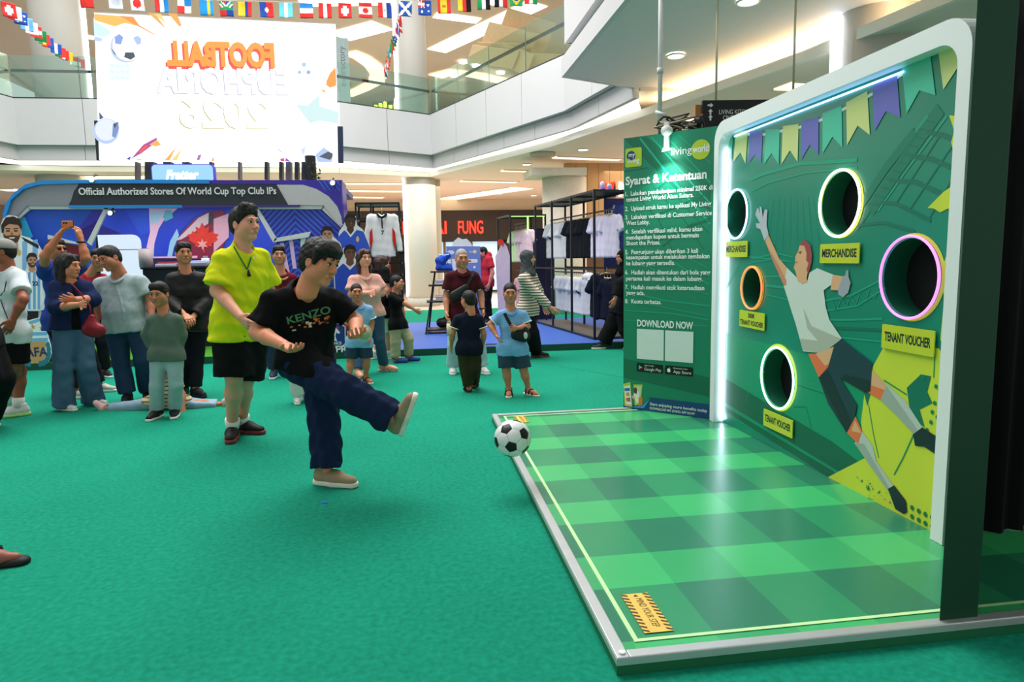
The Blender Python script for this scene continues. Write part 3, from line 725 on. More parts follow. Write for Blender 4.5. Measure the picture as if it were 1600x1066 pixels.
pflat('print_fold', B([(110, 0), (150, 90), (220, 120), (290, 150), (205, 220), (108, 205), (95, 150), (180, 160), (130, 100)]), SHD, K + 1)
pflat('print_keeper', B([(135, 222), (205, 220), (258, 188), (240, 280), (185, 335)]), OR, K); pflat('print_keeper', B([(170, 222), (258, 188), (245, 262), (215, 280)]), SK, K + 1)
pflat('print_shorts', B([(258, 188), (292, 150), (440, 265), (432, 400), (410, 408), (290, 340), (368, 465), (358, 520), (318, 598), (230, 460), (185, 335), (230, 285)]), NV, K + 2)
pflat('print_fold', B([(290, 340), (310, 320), (430, 350), (432, 400), (410, 408)]), NVD, K + 3); pflat('print_fold', B([(185, 335), (230, 300), (340, 540), (318, 598)]), NVD, K + 3)
pflat('print_keeper', B([(440, 300), (505, 370), (480, 442), (413, 402)]), SK, K); pflat('print_keeper', B([(418, 365), (500, 395), (480, 442), (413, 402)]), OR, K + 1)
pflat('print_sock', B([(508, 365), (600, 450), (680, 575), (640, 605), (560, 520), (480, 442)]), '#b4c2bc', K); pflat('print_fold', B([(508, 375), (660, 590), (640, 605), (560, 520), (480, 442)]), '#9aa89e', K + 1)
pflat('print_boot', B([(680, 572), (770, 630), (775, 690), (740, 698), (690, 665), (645, 660), (635, 605)]), NVD, K + 2)
pflat('print_keeper', B([(360, 520), (392, 590), (372, 650), (318, 598)]), OR, K); pflat('print_keeper', B([(358, 540), (388, 600), (340, 590)]), SK, K + 1)
pflat('print_sock', B([(392, 590), (440, 660), (460, 735), (540, 850), (512, 870), (440, 770), (355, 648)]), '#b4c2bc', K); pflat('print_fold', B([(355, 648), (400, 650), (520, 860), (512, 870), (440, 770)]), '#9aa89e', K + 1)
pflat('print_boot', B([(515, 865), (545, 848), (600, 920), (606, 975), (590, 985), (550, 960)]), NVD, K + 2)
# barrels and neon rings round the holes
ringc = [('#cfe0ff', 3.0), ('#fff0d6', 4.0), ('#ff8248', 1.5), ('#d2fff2', 2.6), ('#e684ea', 1.5)]
for (x, y, r), c in zip(holes, ringc):
    n = 36; vs = []; fs = []
    for d in (0.0, -.13):
        for k in range(n):
            a = 2 * math.pi * k / n; vs.append(fw.at(x + r * .92 * math.cos(a), y + r * .92 * math.sin(a), d + .004))
    for k in range(n): fs.append((k, (k + 1) % n, n + (k + 1) % n, n + k))
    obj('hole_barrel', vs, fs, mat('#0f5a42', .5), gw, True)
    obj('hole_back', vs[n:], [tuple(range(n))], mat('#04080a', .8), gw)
    tube('neon_ring', [fw.at(x + r * .985 * math.cos(a), y + r * .985 * math.sin(a), .014) for a in np.linspace(0, 2 * math.pi, 44, endpoint=False)], .0068, glow(*c), gw, 8, True)
# prize plates under the holes
INK = print_('#16302a')
plates = [(1134.5, 378, 1171, 401, ['MERCHANDISE'], 'on the far left target hole'), (1283, 381, 1346, 411, ['MERCHANDISE'], 'under the upper middle target hole'), (1157, 486, 1197.5, 514, ['300K', 'TENANT VOUCHER'], 'under the small orange-lit hole'),
          (1194.5, 640, 1241, 671, ['TENANT VOUCHER'], 'under the low target hole'), (1380, 510, 1463, 548, ['TENANT VOUCHER'], 'under the large violet-lit hole')]
sz = [(.36, .118), (.365, .112), (.37, .122), (.375, .12), (.365, .125)]
for (x0, y0, x1, y1, tx, where), (w, h) in zip(plates, sz):
    a = fw.pix((x0 + x1) / 2, (y0 + y1) / 2); 
    if x0 > 1190 and x0 < 1200: a = fw.pix(1218, 661)
    if x0 == 1380: a = fw.pix(1421, 531)
    px_, py_ = a; c = fw.at(px_, py_, .02)
    t = thing('prize_plate', 'yellow plate reading %s %s' % (' '.join(tx).lower(), where), 'sign', fw.at(px_, py_ - h / 2, .012))
    pl_ = flat('plate', rrect(px_ - w / 2, py_ - h / 2, px_ + w / 2, py_ + h / 2, .006), fw, mat('#c3cf33', .25, 0, .05, 8, .6), t, .010, .006)
    if len(tx) == 1: text('lettering', tx[0], fw, (px_ - w * .44, py_ - .02), .065, INK, pl_, off=.0168, fit=w * .88, bold=.03)
    else:
        text('lettering', tx[0], fw, (px_ - w * .14, py_ + .014), .045, INK, pl_, off=.0168, fit=w * .28, bold=.03)
        text('lettering', tx[1], fw, (px_ - w * .46, py_ - .042), .05, INK, pl_, off=.0168, fit=w * .92, bold=.03)
# near wing panel and a black sheet added for the dark space behind it
wg = thing('wing_panel', 'dark green side wing of the booth at the right edge', 'panel', (2.1, 2.35, PZ))
wing = slab('wing_core', [(1.845, 2.095), (2.0, 2.095), (2.14, 2.26), (2.53, 2.66), (2.44, 2.69), (2.385, 2.675)], PZ, 2.46, mat('#0a402b', .6, 0, .04, 3), wg)
bevel(wing, .006)
dr = thing('dark_space_sheet', 'black sheet added for the dark space inside the booth behind the wing', 'dark sheet', (3.0, 2.75, PZ))
vs = []; fs = []; n = 60
for k in range(n + 1):
    t = k / n; x = 2.50 + t * 1.6; y = 2.78 + .025 * math.sin(k * 1.35) + .012 * math.sin(k * .5)
    vs += [(x, y, PZ), (x, y, 2.5)]
    if k: fs.append((2 * k - 2, 2 * k, 2 * k + 1, 2 * k - 1))
o = obj('dark_sheet', vs, fs, mat('#060708', .9), dr, True); sm = o.modifiers.new('thick', 'SOLIDIFY'); sm.thickness = .006
box('backing_board', (2.76, 2.80, PZ), (2.80, 5.15, 2.40), mat('#1b2a26', .7), gw)
box('backing_floor', (3.3, 2.07, 0), (4.6, 4, PZ), mat('#0c3b2a', .7), pf)

# --- rules board
bl, br = V(1.81, 5.765), V(2.375, 5.185)
fb_ = Frame((*bl, PZ), (*(br - bl), 0), (0, 0, 1)); BW = float(np.linalg.norm(br - bl)); BH = 2.33
rb = thing('rules_board', 'tall green information board listing game rules beside the target wall', 'sign board', (*((bl + br) / 2), PZ))
RB = flat('board', [(0, 0), (BW, 0), (BW, BH), (0, BH)], fb_, mat('#128364', .4, 0, .08, 2.0, .45), rb, -.03, .03)
def bp(px, py): return fb_.pix(px, py)
def bpoly(name, pts, col, k=1): return flat(name, [(min(max(x, 0.0), BW), min(max(y, 0), BH)) for x, y in (bp(*p) for p in pts)], fb_, print_(col), RB, .0006 + .0006 * k)
def bline(pts, w, col):
    q = [V(*bp(*p)) for p in pts]; L1 = []; L2 = []
    for i, p in enumerate(q):
        t = nrm(q[min(i + 1, len(q) - 1)] - q[max(i - 1, 0)]); n_ = V(-t[1], t[0]) * w / 2; L1.append(tuple(p + n_)); L2.append(tuple(p - n_))
    flat('print_line', L1 + L2[::-1], fb_, print_(col), RB, .0010)
bpoly('print_band', [(974, 216), (1010, 214), (1110, 290), (1110, 330), (1060, 300)], '#0f6a50', 0)
bpoly('print_band', [(974, 560), (1108, 590), (1108, 620), (974, 590)], '#0f6a50', 0)
for pts, w in (([(1000, 216), (1050, 280), (1110, 350)], .016), ([(1018, 214), (1075, 280), (1110, 318)], .010), ([(1040, 212), (1110, 285)], .012), ([(1060, 211), (1110, 255)], .006),
               ([(976, 455), (1040, 470), (1108, 478)], .010), ([(976, 468), (1108, 494)], .006), ([(1030, 395), (1108, 445)], .008), ([(1060, 395), (1108, 420)], .006), ([(976, 500), (1108, 510)], .006),
               ([(1000, 405), (1050, 445), (1108, 460)], .006), ([(976, 485), (1050, 490), (1108, 500)], .008)): bline(pts, w, '#1ca483')
for pts, w in (([(976, 310), (1020, 300), (1060, 270)], .012), ([(976, 350), (1040, 330), (1110, 300)], .012), ([(976, 385), (1040, 372), (1110, 340)], .010), ([(1035, 385), (1080, 350), (1110, 345)], .010), ([(976, 268), (1012, 262)], .010),
               ([(990, 300), (1030, 345), (1050, 390)], .005), ([(1020, 290), (1070, 345), (1100, 390)], .005), ([(1060, 310), (1108, 365)], .005)): bline(pts, w, '#0d6e55')
TW = print_('#eef4f0')
rows = [('Syarat & Ketentuan', 977.7, 289.5, 1104.4, .098, .03), ('1.  Lakukan pembelanjaan minimal 250K di', 977.3, 306.6, 1113.5, .052, .02), ('tenant Living World Alam Sutera.', 978.7, 315.3, 1084, .052, .02),
        ('2.  Upload struk kamu ke aplikasi My Living', 977, 329.9, 1111.3, .052, .02), ('3.  Lakukan verifikasi di Customer Service', 977.3, 343.3, 1112.3, .052, .02), ('West Lobby.', 978.7, 352, 1015, .052, .02),
        ('4.  Setelah verifikasi valid, kamu akan', 977.3, 365.7, 1097.5, .052, .02), ('mendapatkan kupon untuk bermain', 978.7, 374.6, 1092, .052, .02), ('Shoot the Prizes.', 978.7, 383.5, 1032, .052, .02),
        ('5.  Pengunjung akan diberikan 3 kali', 977, 397.4, 1091, .052, .02), ('kesempatan untuk melakukan tembakan', 978.5, 405.4, 1108.8, .052, .02), ('ke lubang yang tersedia.', 978.5, 414.6, 1055, .052, .02),
        ('6.  Hadiah akan ditentukan dari bola yang', 977, 428.8, 1110, .052, .02), ('pertama kali masuk ke dalam lubang.', 978.5, 438.3, 1097.8, .052, .02), ('7.  Hadiah mengikuti stok ketersediaan', 977, 451.7, 1100.7, .052, .02),
        ('yang ada.', 978.5, 460.5, 1007.6, .052, .02), ('8.  Kuota terbatas.', 977, 473.7, 1033.7, .052, .02), ('DOWNLOAD NOW', 995.9, 509.8, 1083.2, .082, .03),
        ('Start enjoying more benefits today', 1015.6, 633, 1105.5, .036, .01), ('DOWNLOAD MY LIVING APP NOW', 1015.6, 639.5, 1086, .030, .01)]
bpoly('print_footer', [(974, 632), (1004, 634), (1016, 621), (1108, 632), (1108, 656), (974, 640)], '#16467a', 1)
bpoly('print_footer_edge', [(984, 636), (1004, 634), (1016, 623), (1006, 638)], '#3fa0e0', 2)
for s, x, y, xe, size, bd in rows:
    a = bp(x, y); e = bp(xe, y + (xe - x) * .0)
    xe_ = bp(xe, y)[0]
    text('lettering', s, fb_, (a[0], a[1]), size, TW, RB, off=.0032, fit=max(.05, min(xe_, BW + .02) - a[0]), bold=bd)
LIME = print_('#b9cc33'); NAVY = print_('#1d3f73')
a, b = bp(977.3, 261), bp(1003, 229.6)
a = (a[0], b[1] - (b[0] - a[0]) * 1.02)
flat('logo_square', rrect(a[0], a[1], b[0], b[1], .018), fb_, LIME, RB, .0030)
w_ = b[0] - a[0]
flat('logo_disc', circ(a[0] + w_ * .36, a[1] + w_ * .60, w_ * .27, 24), fb_, NAVY, RB, .0036)
text('logo_lettering', 'my', fb_, (a[0] + w_ * .2, a[1] + w_ * .56), .05, TW, RB, off=.0042, bold=.01)
text('logo_lettering', 'living', fb_, (a[0] + w_ * .18, a[1] + w_ * .22), .055, TW, RB, off=.0042, fit=w_ * .68, bold=.01)
c_ = bp(1095, 233.7); e_ = bp(1111, 233.7); r_ = .078
flat('logo_disc', circ(c_[0], c_[1], r_, 36), fb_, LIME, RB, .0030)
l0 = bp(1049, 242)[0]
text('logo_lettering', 'living', fb_, (l0, c_[1] - .02), .085, TW, RB, off=.0042, fit=c_[0] - r_ * .95 - l0, bold=.008)
text('logo_lettering', 'world', fb_, (c_[0] - r_ * .86, c_[1] - .02), .085, TW, RB, off=.0042, fit=r_ * 1.7, bold=.02)
for (x0, y0, x1, y1) in ((995.6, 514, 1037.5, 563), (1039.5, 516, 1083.5, 566)):
    p_, q_ = bp(x0, (y0 + y1) / 2), bp(x1, (y0 + y1) / 2); w2 = (q_[0] - p_[0]); yc = (p_[1] + q_[1]) / 2
    yc = bp(1038, 540)[1]
    flat('blank_code_panel', rrect(p_[0], yc - w2 * .52, q_[0], yc + w2 * .52, .006), fb_, print_('#dfe6e6'), RB, .003, .003)
for (x0, x1, t1, t2) in ((995, 1036, 'GET IT ON', 'Google Play'), (1039.5, 1083, 'Download on the', 'App Store')):
    p_, q_ = bp(x0, 577), bp(x1, 577); yc = bp(1038, 577.5)[1]; w2 = q_[0] - p_[0]
    flat('store_badge', rrect(p_[0], yc - .038, q_[0], yc + .038, .008), fb_, print_('#0b0d0e'), RB, .003)
    text('badge_lettering', t1, fb_, (p_[0] + w2 * .3, yc + .014), .018, TW, RB, off=.0040, fit=w2 * (.35 if t1[0] == 'G' else .5))
    text('badge_lettering', t2, fb_, (p_[0] + w2 * .3, yc - .022), .036, TW, RB, off=.0040, fit=w2 * .64)
    xi = p_[0] + w2 * .14
    if t1[0] == 'G':
        for pts, c in (([(-.014, .02), (.0, 0), (-.014, -.02)], '#36b4e8'), ([(-.014, .02), (.010, .006), (.0, 0)], '#39c46a'), ([(-.014, -.02), (.0, 0), (.010, -.006)], '#ea4a3c'), ([(.010, .006), (.020, 0), (.010, -.006), (0, 0)], '#f6c52e')):
            flat('badge_icon', [(xi + x, yc + y) for x, y in pts], fb_, print_(c), RB, .0040)
    else:
        flat('badge_icon', circ(xi, yc - .003, .017, 16), fb_, TW, RB, .0040); flat('badge_icon', [(xi, yc + .016), (xi + .010, yc + .026), (xi + .004, yc + .014)], fb_, TW, RB, .0040); flat('badge_icon', circ(xi + .019, yc, .008, 10), fb_, print_('#0b0d0e'), RB, .0044)
# small illustration: two phones, a woman and parcels
for pts, c, k in (([(974, 600), (985, 597), (988, 636), (976, 634)], '#b9cc33', 2), ([(975.5, 604), (984.5, 602), (987, 633), (978, 631)], '#e6edf2', 3), ([(976, 607), (984, 606), (984.5, 611), (976.5, 611)], '#2f6fc0', 4), ([(978, 614), (983, 613), (984, 619), (979, 619)], '#d09a70', 4), ([(978.5, 622), (985, 621), (985.5, 628), (979, 627)], '#d8584a', 4),
                  ([(990, 601), (1004, 601), (1001, 632), (992, 634)], '#b9cc33', 2), ([(992, 604), (1002, 604), (1000, 630), (993, 631)], '#c9d6b0', 3), ([(991, 610), (995, 607), (998, 612), (1000, 626), (996, 631), (990, 620)], '#f0ede4', 4), ([(990.5, 607), (994, 605), (996, 609), (995, 616), (991, 614)], '#6a3a24', 5), ([(998, 621), (1004, 620), (1004, 633), (998, 634)], '#e2803a', 5), ([(988, 618), (993, 620), (992, 624), (988, 622)], '#e4b08c', 5)):
    bpoly('print_picture', pts, c, k)
# lamp clamped on the board's top, with cables
lp0 = fb_.at(BW * .50, BH - .03, .04)
cl = thing('clamp_lamp', 'small white clamp lamp shining down on the rules board', 'lamp', lp0)
flat('lamp_arm', [(BW * .50 - .02, BH - .12), (BW * .50 + .02, BH - .12), (BW * .5 + .02, BH + .08), (BW * .5 - .02, BH + .08)], fb_, mat('#d9dcd8', .5), cl, .01, .03)
tube('lamp_head', [fb_.at(BW * .52, BH + .01, .02), fb_.at(BW * .52, BH + .005, .06), fb_.at(BW * .52, BH - .0, .09)], [.035, .04, .04], mat('#e4e6e2', .5), cl, 16)
tube('lamp_lens', [fb_.at(BW * .525, BH - .13, .09), fb_.at(BW * .53, BH - .155, .085)], [.02, .036], glow('#d9fff6', 30), cl, 14)
sp = bpy.data.lights.new('board_spot', 'SPOT'); sp.energy = 26; sp.spot_size = math.radians(110); sp.spot_blend = .9; sp.color = (.85, 1, .96); sp.shadow_soft_size = .03
so_ = bpy.data.objects.new('board_spot', sp); COL.objects.link(so_); so_.location = [float(x) for x in fb_.at(BW * .53, BH - .17, .12)]
so_.rotation_euler = (Vector(fb_.at(BW * .55, BH - .9, 0)) - so_.location).to_track_quat('-Z', 'Y').to_euler()
cb = thing('lamp_rig', 'tangle of dark stage lamps and cables above the rules board', 'stage lights', fb_.at(BW * .45, BH, -.05))
rr = random.Random(5)
for k in range(9):
    q = [fb_.at(BW * (.32 + .5 * rr.random()), BH + rr.uniform(-.01, .14), -.08 + rr.uniform(-.06, .06)) for _ in range(4)]
    tube('cable', q, rr.uniform(.006, .011), mat('#1b1c1a' if k % 3 else '#8a7a68', .6), cb, 6)
for k, (x, y, c) in enumerate(((.36, .06, '#23251f'), (.47, .10, '#1c1d1b'), (.66, .05, '#2a2b26'), (.76, .06, '#20211e'))):
    a = fb_.at(BW * x, BH + y, -.10); b = a + V(rr.uniform(-.12, .12), -.05, rr.uniform(-.06, .02))
    tube('lamp_can', [a, (a + b) / 2, b], [.022, .036, .04], mat(c, .5), cb, 10)
tube('white_bar', [fb_.at(BW * .30, BH + .20, -.1), fb_.at(BW * .42, BH + .16, -.1)], .014, mat('#d8d8d8', .4), cb, 8)

# --- football
def football(c, r, R):
    ph = (1 + 5 ** .5) / 2
    iv = [nrm(V(*p)) for p in [(0, s1, s2 * ph) for s1 in (-1, 1) for s2 in (-1, 1)] + [(s1, s2 * ph, 0) for s1 in (-1, 1) for s2 in (-1, 1)] + [(s2 * ph, 0, s1) for s1 in (-1, 1) for s2 in (-1, 1)]]
    el = min(np.linalg.norm(iv[0] - q) for q in iv[1:]); nb = [[j for j in range(12) if j != i and abs(np.linalg.norm(iv[i] - iv[j]) - el) < 1e-3] for i in range(12)]
    def ordered(pts):
        n = nrm(sum(pts)); a = nrm(pts[0] - n * (pts[0] @ n)); b = np.cross(n, a)
        return sorted(pts, key=lambda p: math.atan2(p @ b, p @ a))
    polys = [(ordered([iv[i] + (iv[j] - iv[i]) / 3 for j in nb[i]]), 1) for i in range(12)]
    for i in range(12):
        for j in nb[i]:
            for k in nb[i]:
                if i < j < k and k in nb[j]:
                    t = (i, j, k); polys.append((ordered([iv[a] + (iv[b] - iv[a]) / 3 for a in t for b in t if a != b]), 0))
    t = thing('football', 'black and white football flying over the platform edge', 'ball', c - V(0, 0, r))
    obj('bladder', *ball_vf(c, r * .975, r * .975, r * .975, 24, 16), mat('#55595a', .6), t, True)
    for pts, blk in polys:
        cen = nrm(sum(pts)); vs = []; fs = []; n = len(pts); m = 4
        pts = [cen + (p - cen) * .985 for p in pts]
        for k in range(n):
            a, b = pts[k], pts[(k + 1) % n]; base = len(vs)
            for u in range(m + 1):
                for w in range(m + 1 - u):
                    p = cen + (a - cen) * (u / m) + (b - cen) * (w / m)
                    edge = (u + w) / m
                    vs.append(c + R @ (nrm(p) * r * (1.0 if edge < .95 else .985)))
            idx = lambda u, w: base + sum(m + 1 - q for q in range(u)) + w
            for u in range(m):
                for w in range(m - u):
                    fs.append((idx(u, w), idx(u + 1, w), idx(u, w + 1)))
                    if w < m - u - 1: fs.append((idx(u + 1, w), idx(u + 1, w + 1), idx(u, w + 1)))
        obj('black_patch' if blk else 'white_patch', vs, fs, mat('#17191a', .4) if blk else mat('#e9eceb', .38), t, True)
    return t
bc = DP(801, 685, 4.05)
from mathutils import Euler
football(bc, .11, np.array(Euler((.55, .35, .5)).to_matrix()))
# ================================================================== SMOOTH SOLID MODELLER (distance grid -> mesh)
class Solid:
    def __init__(s, lo, hi, h):
        s.h = h; s.lo = np.asarray(lo, np.float32); n = np.ceil((np.asarray(hi) - s.lo) / h).astype(int) + 1
        s.ax = [s.lo[i] + h * np.arange(n[i], dtype=np.float32) for i in range(3)]
        s.D = np.full(tuple(n), 1.0, np.float32)
    def sl(s, lo, hi):
        r = []
        for i in range(3):
            a = max(0, int((lo[i] - s.lo[i]) / s.h)); b = min(len(s.ax[i]), int((hi[i] - s.lo[i]) / s.h) + 2)
            if b <= a: return None
            r.append(slice(a, b))
        return tuple(r)
    def pts(s, q): return s.ax[0][q[0]][:, None, None], s.ax[1][q[1]][None, :, None], s.ax[2][q[2]][None, None, :]
    def merge(s, q, d, k):
        a = s.D[q]
        if k > 0:
            h = np.maximum(k - np.abs(a - d), 0) / k; s.D[q] = np.minimum(a, d) - h * h * k * .25
        else: s.D[q] = np.minimum(a, d)
    def rc(s, a, b, ra, rb, k=0.03, fl=None, fs=1.0, clip=None, sub=False):
        """tapered rod a->b; fl/fs squash along a direction; clip = list of (point, normal) half-spaces to keep below"""
        a = np.asarray(a, float); b = np.asarray(b, float); rm = max(ra, rb) * max(1, 1 / fs) + max(k, 0) + 3 * s.h
        q = s.sl(np.minimum(a, b) - rm, np.maximum(a, b) + rm)
        if q is None: return s
        X, Y, Z = s.pts(q); x, y, z = X - a[0], Y - a[1], Z - a[2]; ab = b - a; L2 = max(float(ab @ ab), 1e-9)
        t = np.clip((x * ab[0] + y * ab[1] + z * ab[2]) / L2, 0, 1)
        x = x - t * ab[0]; y = y - t * ab[1]; z = z - t * ab[2]; d2 = x * x + y * y + z * z
        if fl is not None and fs != 1.0:
            w = x * fl[0] + y * fl[1] + z * fl[2]; d2 = d2 + (fs * fs - 1) * w * w
        d = np.sqrt(d2) - (ra + (rb - ra) * t)
        for p, n in (clip or ()): d = np.maximum(d, (X - p[0]) * n[0] + (Y - p[1]) * n[1] + (Z - p[2]) * n[2])
        if sub:
            kk = max(k, 1e-4); e = -d; cur = s.D[q]; h = np.maximum(kk - np.abs(cur - e), 0) / kk; s.D[q] = np.maximum(cur, e) + h * h * kk * .25
        else: s.merge(q, d.astype(np.float32), k)
        return s
    def el(s, c, r, R=None, k=0.02, sub=False):
        """ellipsoid with radii r in axes R (columns)"""
        c = np.asarray(c, float); rm = max(r) + max(k, 0) + 3 * s.h; q = s.sl(c - rm, c + rm)
        if q is None: return s
        X, Y, Z = s.pts(q); x, y, z = X - c[0], Y - c[1], Z - c[2]
        if R is None: u, v, w = x, y, z
        else: u, v, w = (x * R[0, i] + y * R[1, i] + z * R[2, i] for i in range(3))
        k0 = np.sqrt((u / r[0]) ** 2 + (v / r[1]) ** 2 + (w / r[2]) ** 2); k1 = np.sqrt((u / r[0] ** 2) ** 2 + (v / r[1] ** 2) ** 2 + (w / r[2] ** 2) ** 2)
        d = (k0 * (k0 - 1) / np.maximum(k1, 1e-6)).astype(np.float32)
        if sub:
            kk = max(k, 1e-4); e = -d; cur = s.D[q]; h = np.maximum(kk - np.abs(cur - e), 0) / kk; s.D[q] = np.maximum(cur, e) + h * h * kk * .25
        else: s.merge(q, d, k)
        return s
    def clip(s, p, n):
        X, Y, Z = s.pts((slice(None),) * 3); n = nrm(n)
        s.D = np.maximum(s.D, (X - p[0]) * n[0] + (Y - p[1]) * n[1] + (Z - p[2]) * n[2]).astype(np.float32); return s
    def ripple(s, amp, seed=0, wl=(.05, .13), squash=None):
        r = np.random.RandomState(seed); X, Y, Z = s.pts((slice(None),) * 3); w = 0
        for _ in range(5):
            d = r.normal(size=3)
            if squash is not None: d = d * squash
            d = d / np.linalg.norm(d) * (2 * math.pi / r.uniform(*wl)); ph = r.uniform(0, 6.28)
            w = w + np.sin(X * d[0] + Y * d[1] + Z * d[2] + ph)
        s.D = (s.D + amp * w / 2.2).astype(np.float32); return s
    def mesh(s):
        D = s.D; S = D < 0; sh = [n - 1 for n in D.shape]
        cs = [(i, j, k) for i in (0, 1) for j in (0, 1) for k in (0, 1)]
        cut = lambda A, c: A[c[0]:c[0] + sh[0], c[1]:c[1] + sh[1], c[2]:c[2] + sh[2]]
        cnt = sum(cut(S, c).astype(np.int8) for c in cs); act = (cnt > 0) & (cnt < 8)
        if not act.any(): return np.zeros((0, 3)), np.zeros((0, 4), int)
        I = np.argwhere(act); vals = np.stack([cut(D, c)[act] for c in cs], 1)
        pos = np.zeros((len(I), 3)); num = np.zeros(len(I))
        for a in range(8):
            for ax in range(3):
                if cs[a][ax]: continue
                c2 = list(cs[a]); c2[ax] = 1; b = cs.index(tuple(c2)); va, vb = vals[:, a], vals[:, b]; m = (va < 0) != (vb < 0)
                t = np.where(m, va / np.where(m, va - vb, 1), 0)
                for x in range(3): pos[:, x] += np.where(m, cs[a][x] + (t if x == ax else 0), 0)
                num += m
        pos = pos / num[:, None] + I; vid = np.full(sh, -1, np.int64); vid[act] = np.arange(len(I)); fs = []
        for ax in range(3):
            o = [i for i in range(3) if i != ax]
            s0 = [slice(None)] * 3; s1 = [slice(None)] * 3; s0[ax] = slice(0, -1); s1[ax] = slice(1, None)
            for q in o: s0[q] = slice(1, -1); s1[q] = slice(1, -1)
            A, B = S[tuple(s0)], S[tuple(s1)]; E = np.argwhere(A != B)
            if not len(E): continue
            inside = A[tuple(E.T)]; E = E.copy()
            for q in o: E[:, q] += 1
            def cell(d1, d2):
                C = E.copy(); C[:, o[0]] -= d1; C[:, o[1]] -= d2; return vid[tuple(C.T)]
            qd = np.stack([cell(1, 1), cell(0, 1), cell(0, 0), cell(1, 0)], 1)
            flip = inside if ax != 1 else ~inside
            qd[~flip] = qd[~flip][:, ::-1]; fs.append(qd)
        f = np.concatenate(fs); f = f[(f >= 0).all(1)]
        return pos * s.h + s.lo, f
def joinvf(parts):
    vs, fs, n = [], [], 0
    for v, f in parts:
        if len(v): vs.append(v); fs.append(f + n); n += len(v)
    return np.concatenate(vs), np.concatenate(fs)
# ================================================================== PEOPLE
EYEW = mat('#e9e4dd', .3, 0, 0); IRIS = mat('#1a120d', .25, 0, 0); BROW = mat('#17110e', .8, 0, 0)
HAIRB = mat('#0d0c0d', .55, 0, .15, 40, .35, .5, 160); HAIRBR = mat('#3a2319', .5, 0, .15, 40, .4, .5, 160); HAIRG = mat('#9a9793', .6, 0, .2, 60, .3, .4, 160)
def skinm(c):
    r_, g_, b_ = (int(c[i:i + 2], 16) for i in (1, 3, 5))
    return mat('#%02x%02x%02x' % (min(255, r_ + 18), max(0, g_ - 3), max(0, b_ - 2)), .48, 0, .04, 18, .4)
def bounds(pts, pad):
    p = np.array(pts); return p.min(0) - pad, p.max(0) + pad
def rot_axis(v, ax, a):
    ax = nrm(ax); return v * math.cos(a) + np.cross(ax, v) * math.sin(a) + ax * (ax @ v) * (1 - math.cos(a))
def make_head(c, f, u, hh, h, chub=1.0):
    """c centre, f forward, u up, hh head height; returns mesh and local->world map"""
    f = nrm(f); u = nrm(u - f * (u @ f)); r = np.cross(f, u); k = hh / .23
    L = lambda x, y, z: c + (r * x + f * y + u * z) * k
    R = np.stack([r, f, u], 1)
    s = Solid(c - .19 * k, c + .19 * k, h); e = lambda x, y, z, a, b, d, kk=.02, sub=False: s.el(L(x, y, z), (a * k, b * k, d * k), R, kk * k, sub)
    e(0, -.012, .035, .074, .092, .080); e(0, .022, -.038, .058 * chub, .066, .076, .035)
    for q in (-1, 1):
        e(q * .040 * chub, .052, -.022, .030, .030, .034, .025); e(q * .047 * chub, .012, -.055, .026, .035, .034, .03)
    e(0, .070, -.093, .022, .018, .020, .025)
    s.rc(L(-.036, .080, .030), L(.036, .080, .030), .014 * k, .014 * k, .018 * k)
    for q in (-1, 1): e(q * .031, .102, .010, .018, .016, .011, .012, True)
    s.rc(L(0, .084, .016), L(0, .103, -.022), .009 * k, .013 * k, .012 * k); s.el(L(0, .104, -.025), (.015 * k, .012 * k, .011 * k), R, .008 * k)
    for q in (-1, 1): e(q * .013, .096, -.028, .009, .010, .008, .006)
    s.rc(L(-.018, .086, -.058), L(.018, .086, -.058), .010 * k, .010 * k, .01 * k)
    for q in (-1, 1):
        e(q * .076, -.008, -.005, .010, .020, .031, .008); e(q * .084, -.004, .0, .006, .010, .016, .006, True)
    s.rc(L(0, -.02, -.05), L(0, -.035, -.17), .056 * k, .056 * k, .03 * k)
    return s.mesh(), L, R, k
def make_hand(w, d, n, L, h, curl=.5, side=1, spread=.10, thumb=.6):
    """w wrist, d forearm direction, n palm normal (the way fingers bend), side +1/-1 puts the thumb on that side"""
    d = nrm(d); n = nrm(n - d * (n @ d)); b = np.cross(d, n) * side
    k = L / .185; s = Solid(w - .2 * k - .03, w + .2 * k + .03, h)
    kn = w + d * .088 * k
    s.rc(w - d * .03 * k, w + d * .02 * k, .024 * k, .026 * k, .01, n, 1.25)
    for t, x in ((-.030, .075), (-.010, .088), (.010, .088), (.030, .084)):
        s.rc(w + b * t * .5 * k + d * .01 * k, w + b * t * k + d * x * k, .018 * k, .0135 * k, .014 * k)
    fl = (.070, .079, .074, .058)
    for i, t in enumerate((.032, .011, -.011, -.031)):
        p = w + d * (.084 - abs(i - 1.3) * .004) * k + b * t * k; dd = nrm(d + b * (t / .03) * spread); r0 = .0098 * k if i < 3 else .0086 * k
        a = 0.0
        for j, fr in enumerate((.46, .30, .26)):
            a += curl * (0.55, .85, .6)[j]
            q = p + (dd * math.cos(a) + n * math.sin(a)) * fl[i] * fr * k; s.rc(p, q, r0, r0 * .9, .004 * k); p = q; r0 *= .9
    p = w + b * .026 * k + d * .022 * k; t0 = nrm(d * .75 + b * thumb + n * .35)
    q = p + t0 * .040 * k; s.rc(p - t0 * .01 * k, q, .0145 * k, .0115 * k, .01 * k); t1 = nrm(d * .95 + b * (thumb - .35) + n * (.25 + curl * .45)); s.rc(q, q + t1 * .042 * k, .0112 * k, .009 * k, .004 * k)
    return s.mesh()
